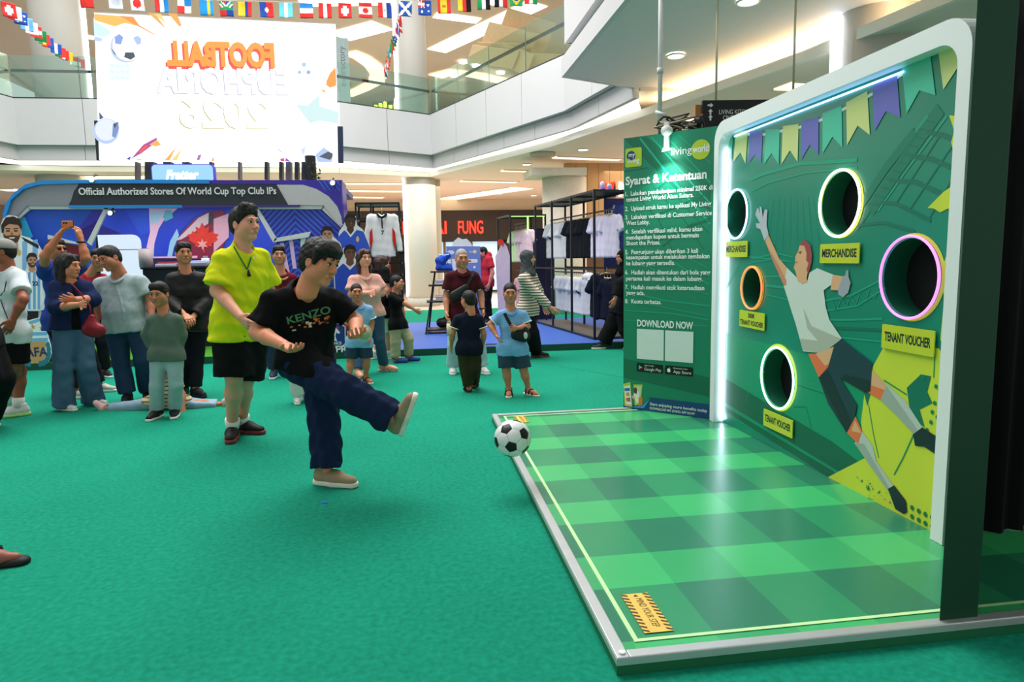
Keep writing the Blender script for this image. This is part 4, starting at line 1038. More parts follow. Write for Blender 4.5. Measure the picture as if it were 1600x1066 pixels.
def blob(name, prims, h, m, parent, ripple=0, seed=0, clips=(), pad=.06, subs=()):
    """prims: ('rc', a, b, ra, rb, k[, fl, fs, clip]) or ('el', c, r, R, k)"""
    P = []
    for p in prims:
        if p[0] == 'rc': P += [np.asarray(p[1]) - p[3], np.asarray(p[1]) + p[3], np.asarray(p[2]) - p[4], np.asarray(p[2]) + p[4]]
        else: P += [np.asarray(p[1]) - max(p[2]), np.asarray(p[1]) + max(p[2])]
    lo, hi = bounds(P, pad); s = Solid(lo, hi, h)
    for p in prims: getattr(s, p[0])(*p[1:])
    for p in subs: getattr(s, p[0])(*p[1:], sub=True)
    if ripple: s.ripple(ripple, seed, (.07, .19))
    for c in clips: s.clip(*c)
    v, f = s.mesh()
    return obj(name, v, f, m, parent, True) if len(v) else None

class Person: pass
def person(label, base, H, yaw, J=None, head=(0, 0, 0), hh=None, skin='#c99873', hair=('short', None), top=None, over=None, bottom=None, shoes=None,
           hands=(.5, .5), palms=(None, None), z0=0.0, g=1.0, belly=0.0, female=False, lod=1.0, fy=(None, None), group=None, chub=1.0, headpos=None, face=True, raised=(), gp=None, prune=(), socks=None, seed=1):
    J = J or {}; hv = .0125 * lod
    bp_ = np.array(gp, float) if gp is not None else G(base[0], base[1], z0)
    th = math.radians(yaw); f = V(math.sin(th), -math.cos(th), 0); r = V(-math.cos(th), -math.sin(th), 0); up = V(0, 0, 1)
    at = lambda x, y, z: bp_ + r * x * H + f * y * H + up * z * H
    kid = H < 1.32; sw = .098 if female else (.108 if not kid else .105)
    hh = hh or H * (.178 if H < 1.15 else .168 if kid else .134)
    q = {'hipR': at(.052, 0, .515), 'hipL': at(-.052, 0, .515), 'shR': at(sw, 0, .805 - (.02 if kid else 0)), 'shL': at(-sw, 0, .805 - (.02 if kid else 0)),
         'elR': at(sw + .035, -.01, .625), 'elL': at(-sw - .035, -.01, .625), 'wrR': at(sw + .045, .045, .485), 'wrL': at(-sw - .045, .045, .485),
         'ftR': at(.058, 0, 0), 'ftL': at(-.058, 0, 0), 'knR': None, 'knL': None, 'head': at(0, .015, 1 - hh / H / 2)}
    for k_, v_ in J.items():
        if k_ in ('ftR', 'ftL') and k_ not in raised: q[k_] = G(v_[0], v_[1], z0); continue
        if len(v_) == 4: q[k_] = V(*v_[:3]); continue
        ref = q.get(k_)
        if ref is None: ref = at(.055 if k_[-1] == 'R' else -.055, .02, .28)
        q[k_] = DP(v_[0], v_[1], depth(ref) + (v_[2] if len(v_) > 2 else 0))
    sp0 = nrm((q['shR'] + q['shL'] - q['hipR'] - q['hipL'])); sm0 = (q['shR'] + q['shL']) / 2
    for s_ in 'RL': q['sh' + s_] = q['sh' + s_] - sp0 * .014 * H + nrm(sm0 - q['sh' + s_]) * .008 * H
    t = thing('person', label, 'person', (*((q['ftR'] + q['ftL'])[:2] / 2), z0), group)
    o = Person(); o.t = t; o.q = q; o.H = H; o.f = f; o.r = r; o.parts = {}
    an = {}
    fdir = {}
    for i, s_ in enumerate('RL'):
        a = math.radians((fy[i] if fy[i] is not None else yaw + (-12 if s_ == 'R' else 12)))
        fdir[s_] = V(math.sin(a), -math.cos(a), 0)
        an[s_] = q['ft' + s_] + up * .052 * H if ('ft' + s_) not in raised else q['ft' + s_]
        if q['kn' + s_] is None: q['kn' + s_] = (q['hip' + s_] + an[s_]) / 2 + f * .022 * H
    o.an = an; o.fdir = fdir
    shm = (q['shR'] + q['shL']) / 2; hpm = (q['hipR'] + q['hipL']) / 2; spine = nrm(shm - hpm)
    side = nrm(nrm(q['shR'] - q['shL']) + nrm(q['hipR'] - q['hipL'])); side = nrm(side - spine * (side @ spine)); fr = np.cross(spine, -side)
    if fr @ f < 0 and spine[2] > .3: fr = -fr
    o.fr = fr; o.spine = spine; o.side = side; tl = np.linalg.norm(shm - hpm)
    sS = nrm(q['shR'] - q['shL']); sH = nrm(q['hipR'] - q['hipL'])
    fch = np.cross(spine, -sS); fch = fch if fch @ fr > 0 else -fch
    hw = np.linalg.norm(q['shR'] - q['shL']) / 2
    def torso(e, gg=1.0):
        """torso rods inflated by e"""
        ch = shm - spine * .085 * H; wa = hpm + spine * tl * .36; w1 = .040 * H * gg; L_ = []
        L_.append(('rc', shm - sS * hw * .55 - spine * .014 * H, shm + sS * hw * .55 - spine * .014 * H, .040 * H + e, .040 * H + e, .05, fch, 1.1))
        L_.append(('rc', ch - sS * w1, ch + sS * w1, .060 * H * gg + e, .060 * H * gg + e, .06, fch, 1.12))
        if female: 
            for q_ in (-1, 1): L_.append(('el', ch + fch * .050 * H + sS * q_ * .042 * H - spine * .01 * H, (.038 * H + e,) * 3, None, .04))
        L_.append(('rc', wa - side * w1 * .9 + fr * belly * .5, wa + side * w1 * .9 + fr * belly * .5, (.052 if female else .056) * H * gg + e + belly * .7, (.052 if female else .056) * H * gg + e + belly * .7, .07, fr, 1.08))
        L_.append(('rc', hpm - sH * .040 * H * gg, hpm + sH * .040 * H * gg, (.060 if e else .052) * H * gg + e, (.060 if e else .052) * H * gg + e, .06, fr, 1.05))
        return L_
    hu = nrm(q['head'] - shm); hy, hp_, hr = [math.radians(a) for a in head]
    hf = V(math.sin(hy) * math.cos(hp_), -math.cos(hy) * math.cos(hp_), math.sin(hp_)); hup = up - hf * (up @ hf); hup = rot_axis(nrm(hup), hf, hr)
    hc = q['head']; o.hc = hc; o.hf = hf; o.hup = hup
    SM = skinm(skin); parts = []
    # ---- body (one surface: trunk and limbs, with finer head and hands grown into it)
    P = [] if 'trunk' in prune else torso(0, g)
    nb = shm + spine * .040 * H
    P += [('rc', nb - spine * .03 * H, hc - hup * hh * .28 - hf * hh * .10, .036 * H, .245 * hh, .03)]
    for s_ in 'RL':
        P += [('rc', nb - spine * .014 * H, q['sh' + s_], .024 * H, .027 * H * g, .03), ('rc', q['sh' + s_], q['el' + s_], .028 * H * g, .026 * H, .025), ('rc', q['el' + s_], q['el' + s_] * .65 + q['wr' + s_] * .35, .026 * H, .0255 * H, .02), ('rc', q['el' + s_] * .65 + q['wr' + s_] * .35, q['wr' + s_], .0255 * H, .017 * H, .02)]
        kn = q['kn' + s_]; m1 = kn * .68 + an[s_] * .32
        P += [('rc', q['hip' + s_], kn, .048 * H * g, .034 * H, .04), ('rc', kn, m1, .033 * H, .034 * H * (1 + .1 * (g - 1)), .03), ('rc', m1, an[s_], .034 * H, .022 * H, .03)]
        if shoes and shoes.get('kind') in ('sandal', 'croc', 'bare'):
            fd = fdir[s_]; ft = an[s_] - up * .052 * H
            if ('ft' + s_) not in raised: P += [('rc', ft - fd * .02 * H + up * .034 * H, ft + fd * .085 * H + up * .026 * H, .026 * H, .022 * H, .025), ('rc', ft + fd * .07 * H + up * .024 * H, ft + fd * .115 * H + up * .022 * H, .024 * H, .016 * H, .02)]
    lo, hi = bounds([p[1] for p in P] + [p[2] for p in P if p[0] == 'rc'], .16 * H); s = Solid(lo, hi, hv * 1.15)
    for p in P: getattr(s, p[0])(*p[1:])
    parts.append(s.mesh())
    hd, L, R, k = make_head(hc, hf, hup, hh, max(.0042, .0052 * lod), chub); parts.append(hd)
    for i, s_ in enumerate('RL'):
        if hands[i] is None: continue
        d = nrm(q['wr' + s_] - q['el' + s_]); pn = palms[i]
        pn = (-(r if s_ == 'R' else -r) * .8 + f * .3) if pn is None else V(*pn)
        c_ = hands[i]; th_ = .6
        hd_ = make_hand(q['wr' + s_], d, pn, .112 * H if not kid else .105 * H, max(.0042, .0055 * lod), c_, 1 if s_ == 'R' else -1)
        parts.append(hd_)
    v, fc = joinvf(parts); o.body = obj('body', v, fc, SM, t, True)
    # ---- face pieces
    if face:
        for sx in (-1, 1):
            vv, ff = ball_vf(L(sx * .031, .0855, .009), .0145 * k, .008 * k, .0052 * k, 12, 8, R); ey = obj('eye', vv, ff, EYEW, t, True)
            vv, ff = ball_vf(L(sx * .031, .0920, .009), .0082 * k, .0035 * k, .0056 * k, 10, 8, R); obj('iris', vv, ff, IRIS, ey, True)
            vv, ff = tube_vf([L(sx * .016, .0950, .031), L(sx * .030, .0945, .0345), L(sx * .047, .0815, .0305)], [.0022 * k, .0030 * k, .0016 * k], 6); obj('eyebrow', vv, ff, BROW, t, True)
            vv, ff = tube_vf([L(sx * .017, .0930, .0125), L(sx * .031, .0950, .0165), L(sx * .045, .0860, .0125)], [.0014 * k, .0019 * k, .0012 * k], 5); obj('eyelid', vv, ff, IRIS, ey, True)
        lc = lin(skin); lip = '#%02x%02x%02x' % tuple(int(255 * min(1, x)) for x in (0.66 * int(skin[1:3], 16) / 200, .62 * int(skin[3:5], 16) / 200, .62 * int(skin[5:7], 16) / 200))
        vv, ff = tube_vf([L(-.023, .0880, -.058), L(-.010, .0970, -.0555), L(0, .0980, -.0565), L(.010, .0970, -.0555), L(.023, .0880, -.058)], [.0016 * k, .0046 * k, .0050 * k, .0046 * k, .0016 * k], 7)
        obj('mouth', vv, ff, mat(lip, .4, 0, 0), t, True)
    # ---- hair
    kind, hm = hair; hm = hm or HAIRB; hz = max(.0055, .0065 * lod)
    if kind:
        s = Solid(hc - .25 * k - V(0, 0, .14 * k if kind in ('long', 'bob', 'hijab') else 0), hc + .21 * k, hz)
        E_ = lambda x, y, z, a, b, d, kk=.02, sub=False: s.el(L(x, y, z), (a * k, b * k, d * k), R, kk * k, sub)
        pl = lambda y, z, ny, nz: s.clip(L(0, y, z), f_ * ny + u_ * nz)
        f_, u_ = R[:, 1], R[:, 2]
        if kind in ('short', 'fringe', 'buzz', 'quiff', 'thin'):
            th = {'short': .009, 'fringe': .014, 'buzz': .005, 'quiff': .010, 'thin': .004}[kind]
            E_(0, -.014, .034, .073 + th, .091 + th, .080 + th * 1.7); E_(0, -.050, -.02, .062 + th * .5, .046 + th, .060, .03)
            if kind not in ('thin', 'buzz'): s.rc(L(-.034, .044, .082), L(.034, .044, .082), (.026 + th) * k, (.026 + th) * k, .03 * k)
            if kind == 'quiff': s.rc(L(-.03, .05, .115), L(.035, .045, .12), .028 * k, .030 * k, .03 * k)
            s.ripple((.002 if kind != 'buzz' else .0008) * k, seed, (.012, .035))
            pl(.080, .058 if kind not in ('thin', 'quiff') else .068, .74, -.67); pl(0, -.080, 0, -1)
            for q_ in (-1, 1): s.rc(L(q_ * .085, .075, -.03), L(q_ * .085, .045, -.075), .046 * k, .05 * k, .004, sub=True)
            for q_ in (-1, 1): E_(q_ * .082, -.004, -.012, .020, .022, .026, .004, True)
            if kind == 'fringe':
                for q_, a_ in ((-.056, .018), (-.038, .026), (-.018, .030), (.004, .036), (.026, .034), (.048, .026)):
                    s.rc(L(q_ * .7, .045, .100), L(q_, .086 - abs(q_) * .35, .075), .026 * k, .020 * k, .015 * k); s.rc(L(q_, .086 - abs(q_) * .35, .075), L(q_ * 1.12 + .006, .094 - abs(q_) * .45, a_), .017 * k, .006 * k, .006 * k)
                for q_ in (-1, 1): s.rc(L(q_ * .074, .030, .06), L(q_ * .080, .030, .0), .022 * k, .010 * k, .012 * k)
                s.ripple(.0015 * k, seed + 5, (.010, .03))
        elif kind in ('long', 'bob'):
            lz = -.20 if kind == 'long' else -.10
            E_(0, -.014, .038, .086, .104, .092)
            for q_ in (-1, 1):
                s.rc(L(q_ * .068, .000, .03), L(q_ * .078, -.022, lz), .034 * k, .026 * k, .03 * k, R[:, 0], 1.5); s.rc(L(q_ * .045, .055, .088), L(q_ * .080, .045, .0), .026 * k, .012 * k, .02 * k)
            s.rc(L(-.045, -.065, .02), L(-.05, -.07, lz), .042 * k, .03 * k, .03 * k); s.rc(L(.045, -.065, .02), L(.05, -.07, lz), .042 * k, .03 * k, .03 * k); s.rc(L(0, -.075, .02), L(0, -.08, lz), .045 * k, .034 * k, .03 * k)
            if kind == 'bob': s.rc(L(-.04, .07, .085), L(-.03, .092, .045), .022 * k, .010 * k, .015 * k); s.rc(L(.03, .075, .085), L(.035, .092, .048), .022 * k, .010 * k, .015 * k)
            s.ripple(.004 * k, seed, (.014, .05), np.array([1, 1, .25]))
            E_(0, .090, -.045, .066, .075, .098, .01, True)
            s.rc(L(0, .03, -.13), L(0, .04, -.22), .055 * k, .06 * k, .01, sub=True)
            pl(0, lz, 0, -1)
        elif kind == 'hijab':
            E_(0, -.016, .030, .094, .112, .100); E_(0, -.012, -.05, .088, .085, .10, .04)
            s.rc(L(0, -.02, -.10), L(0, -.01, -.23), .082 * k, .13 * k, .05 * k); s.ripple(.004 * k, seed, (.04, .09))
            E_(0, .098, -.018, .054, .062, .074, .008, True); pl(0, -.27, 0, -1)
        elif kind == 'cap':
            E_(0, -.012, .042, .088, .106, .088); pl(.06, .045, .12, -1)
            s.rc(L(-.03, .08, .055), L(.03, .08, .055), .05 * k, .05 * k, .01, u_, 5.0); s.rc(L(-.02, .12, .048), L(.02, .12, .048), .05 * k, .05 * k, .01, u_, 6.0)
        vv, ff = s.mesh(); o.hair = obj('cap' if kind == 'cap' else 'headscarf' if kind == 'hijab' else 'hair', vv, ff, hm, t, True)
        if kind == 'cap':
            s = Solid(hc - .2 * k, hc + .2 * k, hz); s.el(L(0, -.02, .03), (.080 * k, .096 * k, .085 * k), R, .01); s.el(L(0, -.06, -.02), (.06 * k, .045 * k, .05 * k), R, .03); s.clip(L(0, .0, .05), u_); s.clip(L(0, .02, 0), f_); vv, ff = s.mesh(); obj('hair', vv, ff, HAIRB, t, True)
    # ---- clothes
    def top_garment(c, name):
        e = c.get('e', .014) * max(.6, H / 1.7); m = c['m']; sl = c.get('sleeve', .55); T = torso(e, g); hem = c.get('hem', .05) * H
        hp = hpm - spine * hem; W = .054 * H * g
        T.append(('rc', hp - sH * W - spine * .05, hp + sH * W - spine * .05, .066 * H * g + e + c.get('flare', 0) + belly * .3, .066 * H * g + e + c.get('flare', 0) + belly * .3, .06, fr, 1.05))
        if bottom:      # the cloth falls over the hips and the tops of the legs
            eb = bottom.get('e', .012) * max(.6, H / 1.7) + .013
            T.append(('rc', hpm - sH * .040 * H * g + spine * .02 * H, hpm + sH * .040 * H * g + spine * .02 * H, .060 * H * g + eb + belly * .25, .060 * H * g + eb + belly * .25, .04, fr, 1.05))
            for s_ in 'RL': T.append(('rc', q['hip' + s_], q['hip' + s_] * .6 + q['kn' + s_] * .4, .056 * H * g + eb, .050 * H * g + eb, .03))
        lo, hi = bounds([x for p in T for x in ((p[1], p[2]) if p[0] == 'rc' else (p[1],))] + [q[a + b] for a in ('sh', 'el', 'wr') for b in 'RL'], .18 * H); s = Solid(lo, hi, hv * (.9 if c.get('fine') else 1))
        for p in T: getattr(s, p[0])(*p[1:])
        s.clip(hp + c.get('tilt', 0) * fr, -spine)
        for s_ in 'RL':
            a, b, w = q['sh' + s_], q['el' + s_], q['wr' + s_]
            s.rc(nb - spine * .014 * H, a, .024 * H + e * .7, .028 * H * g + e * .7, .035)
            r0 = .030 * H * g + e * .7; sw_ = c.get('sw', .012) * H / 1.7
            if sl <= 1: p = a + (b - a) * sl; s.rc(a, b, r0, .030 * H * g + e + sw_, .03, clip=[(p, nrm(b - a))])
            else:
                s.rc(a, b, r0, .029 * H * g + e, .03); p = b + (w - b) * (sl - 1); s.rc(b, w, .029 * H * g + e, .019 * H + e + sw_ * .3, .02, clip=[(p, nrm(w - b))])
        s.ripple(c.get('wr', .004) * .5, seed + 3, (.08, .22)); s.ripple(c.get('wr', .004) * .22, seed + 31, (.035, .07))
        nk = nrm(hc - hup * hh * .4 - nb); s.rc(nb - nk * .03 * H + fch * .004 * H, nb + nk * .012 * H, .045 * H + e * .4, .041 * H + e * .25, .025)
        s.rc(nb + nk * .018 * H + fch * .012 * H, hc + fch * .03 * H, c.get('neck', .043) * .93 * H, c.get('neck', .043) * H * 1.15, .004, sub=True)
        if c.get('open'):     # jacket left open down the front
            ow = c['open']; s.rc(nb + fch * .16 * H, hpm + fch * .16 * H - spine * .12 * H, ow, ow, .01, fch, .28, sub=True)
        v, fc = s.mesh(); return obj(name, v, fc, m, t, True)
    if top: o.top = top_garment(top, top.get('name', 'shirt'))
    if over: o.over = top_garment(over, over.get('name', 'jacket'))
    if bottom:
        e = bottom.get('e', .012) * max(.6, H / 1.7); ln = bottom.get('len', 1.95); ck = bottom.get('knee', .038) * H + e; cu_ = bottom.get('cuff', .034) * H + e
        P = [('rc', hpm - sH * .040 * H * g + spine * .02 * H, hpm + sH * .040 * H * g + spine * .02 * H, .060 * H * g + e + belly * .25, .060 * H * g + e + belly * .25, .04, fr, 1.05)]
        for s_ in 'RL':
            a, b, w = q['hip' + s_], q['kn' + s_], an[s_]
            if ln <= 1: p = a + (b - a) * ln; P.append(('rc', a, b + (b - a) * .1, .056 * H * g + e, ck, .03, None, 1, [(p, nrm(b - a))]))
            else: p = b + (w - b) * (ln - 1); P += [('rc', a, b, .056 * H * g + e, ck, .03), ('rc', b, w + (w - b) * .1, ck, cu_, .02, None, 1, [(p, nrm(w - b))])]
        o.bottom = blob(bottom.get('name', 'trousers'), P, hv, bottom['m'], t, bottom.get('wr', .004) * .6, seed + 9, [(hpm + spine * bottom.get('rise', .055) * H, spine)])
    # ---- shoes
    if shoes:
        kd = shoes.get('kind', 'sneaker'); m = shoes['m']; ms = shoes.get('sole', mat('#e8e8e4', .5)); sc = shoes.get('s', 1.0) * H / 1.7
        for s_ in 'RL':
            fd = fdir[s_]; u2 = up; ft = an[s_] - up * .052 * H
            if ('ft' + s_) in raised: fd = nrm(V(*shoes['dir' + s_])); u2 = nrm(nrm(q['kn' + s_] - an[s_]) * .6 + V(*shoes.get('up' + s_, (0, 0, 1)))); u2 = nrm(u2 - fd * (u2 @ fd)); ft = an[s_] - u2 * .075 * sc
            B_ = lambda y, z: ft + fd * y * sc + u2 * z * sc
            sd = np.cross(fd, u2)
            kl = [(ft + u2 * .001, -u2)]
            if kd in ('sneaker', 'shoe', 'hightop'):
                pr_ = [('rc', B_(-.045, .050), B_(.06, .052), .044 * sc, .042 * sc, .02, sd, 1.0), ('rc', B_(.06, .047), B_(.165, .036), .044 * sc, .034 * sc, .03, u2, 1.2), ('rc', B_(-.035, .06), B_(-.03, .105 if kd != 'hightop' else .15), .040 * sc, .040 * sc, .02)]
                sh_ = blob('shoe', pr_, .0075 * lod, m, t, .0012, seed, [(B_(0, .022), -u2), (B_(-.03, .115 if kd != 'hightop' else .16), u2)], .04)
                blob('sole', [('rc', B_(-.048, .012), B_(.06, .012), .046 * sc, .047 * sc, .02, u2, .8), ('rc', B_(.06, .012), B_(.17, .016), .049 * sc, .038 * sc, .02, u2, .8)], .0075 * lod, ms, sh_, 0, 0, kl + [(B_(0, .030), u2)], .04)
                if shoes.get('lace'):
                    for y in (.055, .075, .095, .115):
                        tube('lace', [B_(y, .078 - (y - .055) * .35) + sd * .022 * sc, B_(y + .004, .094 - (y - .055) * .40), B_(y, .078 - (y - .055) * .35) - sd * .022 * sc], .0035 * sc, shoes['lace'], sh_, 5)
            elif kd == 'sandal':
                sh_ = blob('sandal', [('rc', B_(-.045, .010), B_(.05, .010), .045 * sc, .047 * sc, .02, u2, .8), ('rc', B_(.05, .010), B_(.165, .010), .048 * sc, .038 * sc, .02, u2, .8)], .0075 * lod, ms, t, 0, 0, kl + [(B_(0, .022), u2)], .04)
                for y, hgt, w_ in ((.115, .058, .043), (.055, .085, .046), (-.01, .115, .042)):
                    tube('strap', [B_(y, .015) + sd * w_ * 1.05 * sc, B_(y, hgt * .8) + sd * w_ * .8 * sc, B_(y + .005, hgt), B_(y, hgt * .8) - sd * w_ * .8 * sc, B_(y, .015) - sd * w_ * 1.05 * sc], .010 * sc, m, sh_, 6)
                tube('strap', [B_(-.01, .09) + sd * .042 * sc, B_(-.055, .07), B_(-.01, .09) - sd * .042 * sc], .010 * sc, m, sh_, 6)
            elif kd == 'croc':
                sh_ = blob('shoe', [('rc', B_(-.035, .028), B_(.05, .036), .045 * sc, .048 * sc, .02, u2, 1.1), ('rc', B_(.05, .038), B_(.155, .032), .054 * sc, .044 * sc, .03, u2, 1.2)], .0085 * lod, m, t, 0, 0, kl + [(B_(.03, .058), nrm(u2 * 1.0 - fd * .75))], .04)
                tube('heel_strap', [B_(.02, .055) + sd * .05 * sc, B_(-.055, .075) + sd * .03 * sc, B_(-.07, .078), B_(-.055, .075) - sd * .03 * sc, B_(.02, .055) - sd * .05 * sc], .007 * sc, m, sh_, 6)
            if socks: tube('sock', [an[s_] - u2 * .01, an[s_] + (q['kn' + s_] - an[s_]) * socks[1]], [.030 * H * .95, .031 * H], socks[0], t, 14)
    return o
def bvh_of(objs):
    vs = []; fs = []
    for ob in objs:
        if ob is None: continue
        w = wloc(ob); n = len(vs); vs += [v.co + w for v in ob.data.vertices]; fs += [[i + n for i in p.vertices] for p in ob.data.polygons]
    return BVHTree.FromPolygons(vs, fs)
def hit(b, px, py, off=.006):
    """nearest surface point seen towards a place, lifted off the surface"""
    d = Vector(ray(px, py)).normalized(); h_ = b.ray_cast(Vector(CAM), d)
    if h_[0] is None: return None
    n = h_[1]; n = -n if n.dot(d) > 0 else n
    return np.array(h_[0] + n * off)
def ribbon(name, pts, w, m, parent, th=.003):
    pts = [p for p in pts if p is not None]; vs = []; fs = []
    for i, p in enumerate(pts):
        t_ = nrm(pts[min(i + 1, len(pts) - 1)] - pts[max(i - 1, 0)]); n = nrm(CAM - p); s_ = nrm(np.cross(t_, n)) * w / 2; n = np.cross(s_, t_); n = nrm(n) * th
        vs += [p - s_, p + s_, p + s_ + n, p - s_ + n]
        if i:
            a = 4 * i - 4; b = 4 * i
            fs += [(a + k, a + (k + 1) % 4, b + (k + 1) % 4, b + k) for k in range(4)]
    fs += [(3, 2, 1, 0), tuple(4 * len(pts) - 4 + k for k in range(4))]
    return obj(name, vs, fs, m, parent)
# ================================================================== STORE STAGE
def scr(c, s=1.0):
    key = ('scr', c, s)
    if key in _mats: return _mats[key]
    m = bpy.data.materials.new('screen_light_%d' % len(_mats)); m.use_nodes = True; b = m.node_tree.nodes['Principled BSDF']
    b.inputs['Base Color'].default_value = (.02, .02, .02, 1); b.inputs['Roughness'].default_value = .6
    b.inputs['Emission Color'].default_value = (*lin(c), 1); b.inputs['Emission Strength'].default_value = s
    _mats[key] = m; return m
SZ = 0.10
stg = thing('store_stage', 'low stage with dark green edge, turf on the left and blue floor on the right', 'stage', (-2, 12, 0))
box('stage_core', (-9.5, 10.0, 0), (3.9, 14.3, SZ - .004), mat('#0a4a38', .7), stg)
box('turf_top', (-9.5, 10.02, SZ - .004), (-1.0, 14.3, SZ), mat('#4f9a2e', .95, 0, .2, 60, .1, .4, 200), stg)
box('blue_top', (-1.0, 10.02, SZ - .004), (3.9, 14.3, SZ), mat('#3a5fb4', .55, 0, .04, 3), stg)
fm = Frame((0, 0, SZ), (1, 0, 0), (0, 1, 0))
flat('floor_print', [(.95, 10.15), (1.9, 10.15), (1.9, 10.35), (.95, 10.35)], fm, mat('#1c2638', .6), stg, .001)
fa = Frame((0, 10.3, 0), (1, 0, 0), (0, 0, 1)); fk = Frame((0, 12.3, 0), (1, 0, 0), (0, 0, 1))
def ap(pts, f=fa): return [(q_[0], max(q_[1], SZ + .002)) for q_ in (f.pix(*p) for p in pts)]
arch = thing('store_arch', 'curved store arch with black sign about world cup club stores', 'store arch', (-3.2, 10.3, SZ))
GREY = mat('#8b8e97', .4, .3, .03); GREYL = mat('#b8babd', .4, .2, .03); BLUE = mat('#1f86d6', .4); PURP = mat('#3b2d9a', .45, 0, .05); WHT = mat('#cfd2d4', .45); CHAR = mat('#2b3038', .45, 0, .03)
x0a = fa.pix(13, 340)[0]; x1a = fa.pix(535, 340)[0]; zt = fa.pix(250, 283)[1]
oc = [(13, 420), (12.7, 336), (17, 319), (30, 302), (47, 290), (71, 283.7), (128, 282.8), (250, 282.4), (330, 282.4)]
ic = [(330, 288.5), (250, 288.2), (128, 288), (67.6, 290), (44, 297), (25, 314), (18, 336), (18, 420)]
flat('arch_rim', ap(oc + ic), fa, BLUE, arch, -.05, .17)
flat('arch_band', ap([(18, 420), (18, 336), (25, 314), (44, 297), (67.6, 290), (128, 288), (120, 300), (113, 322), (48, 322), (31, 339), (24, 420)]), fa, GREY, arch, 0, .08)
SP = flat('sign_panel', ap([(131, 288.2), (434, 289.5), (452, 321), (113, 321)]), fa, CHAR, arch, 0, .10)
flat('arch_band', ap([(434, 289.5), (475, 289.8), (495, 296), (514.5, 307.6), (527.6, 323), (534, 339), (536, 352), (530, 352), (507, 321.5), (452, 321)]), fa, GREYL, arch, 0, .08)
flat('corner_panel', ap([(330, 282.4), (535, 282.2), (537, 420), (536, 352), (534, 339), (527.6, 323), (514.5, 307.6), (495, 296), (475, 289.8), (434, 288.5), (330, 288.5)]), fa, PURP, arch, -.05, .12)
for k in range(9):
    x = 470 + k * 7; flat('corner_stripe', ap([(x, 283.5), (x + 3, 283.5), (min(x + 14, 533), 283.5 + min(14, 533 - x) * 1.2), (min(x + 10, 533), 284 + min(10, 533 - x) * 1.3)]), fa, mat('#2f66d0', .45), arch, .0725) if x + 6 < 533 and k > 3 else None
flat('arch_underline', ap([(113, 321.5), (288, 321.2), (288, 325.5), (113, 326)]), fa, BLUE, arch, 0, .10)
flat('arch_underline', ap([(288, 321.2), (470, 321), (470, 324), (288, 325.5)]), fa, mat('#3a2f7a', .5), arch, 0, .10)
a = fa.pix(129.5, 306); b = fa.pix(434, 303)
text('sign_lettering', 'Official Authorized Stores Of World Cup Top Club IPs', fa, (a[0], (a[1] + b[1]) / 2 - .005), .135, mat('#d5d8da', .4), SP, off=.105, thick=.012, fit=b[0] - a[0], bold=.015)
def chev_mat(a, b):
    m = bpy.data.materials.new('chevron_print'); m.use_nodes = True; nt = m.node_tree; bs = nt.nodes['Principled BSDF']; L = nt.links.new
    tc = nt.nodes.new('ShaderNodeTexCoord'); sp = nt.nodes.new('ShaderNodeSeparateXYZ'); L(tc.outputs['Object'], sp.inputs[0])
    ax = nt.nodes.new('ShaderNodeMath'); ax.operation = 'ABSOLUTE'; ad = nt.nodes.new('ShaderNodeMath'); ad.operation = 'ADD'; ad.inputs[1].default_value = -1.55; L(sp.outputs[0], ad.inputs[0]); L(ad.outputs[0], ax.inputs[0])
    sm_ = nt.nodes.new('ShaderNodeMath'); sm_.operation = 'ADD'; L(ax.outputs[0], sm_.inputs[0]); L(sp.outputs[2], sm_.inputs[1])
    sn = nt.nodes.new('ShaderNodeMath'); sn.operation = 'SINE'; mu = nt.nodes.new('ShaderNodeMath'); mu.operation = 'MULTIPLY'; mu.inputs[1].default_value = 75; L(sm_.outputs[0], mu.inputs[0]); L(mu.outputs[0], sn.inputs[0])
    mr = nt.nodes.new('ShaderNodeMapRange'); mr.inputs[1].default_value = -.6; mr.inputs[2].default_value = .6; L(sn.outputs[0], mr.inputs[0])
    mx = nt.nodes.new('ShaderNodeMix'); mx.data_type = 'RGBA'; mx.inputs[6].default_value = (*lin(a), 1); mx.inputs[7].default_value = (*lin(b), 1); L(mr.outputs[0], mx.inputs[0]); L(mx.outputs[2], bs.inputs['Base Color']); bs.inputs['Roughness'].default_value = .45
    return m
flat('display_panel', ap([(397.6, 322), (506.6, 322), (536, 352), (537, 571), (432, 571), (432, 380)]), fa, chev_mat('#27219a', '#2f5fd0'), arch, -.01, .03)
flat('display_panel', ap([(31, 339), (48, 322), (172, 322), (143, 383), (143, 570), (14, 570), (14, 360)]), fa, mat('#2453c4', .45, 0, .05), arch, -.01, .03)
for pts, c in (([(172, 322), (162, 341), (122, 362), (143, 383)], '#2b2080'), ([(31, 343), (40, 339), (53, 370), (20, 390), (14, 372)], '#3cb6dc'), ([(172, 322), (150, 322), (120, 362), (161, 341)], '#3a35b0'), ([(78, 370), (143, 384), (143, 570), (78, 570)], '#2a66cc'), ([(94, 378), (128, 386), (128, 440), (94, 430)], '#7c1626')):
    flat('panel_print', ap(pts), fa, mat(c, .45, 0, .03), arch, .022 + .0008 * RND.random())
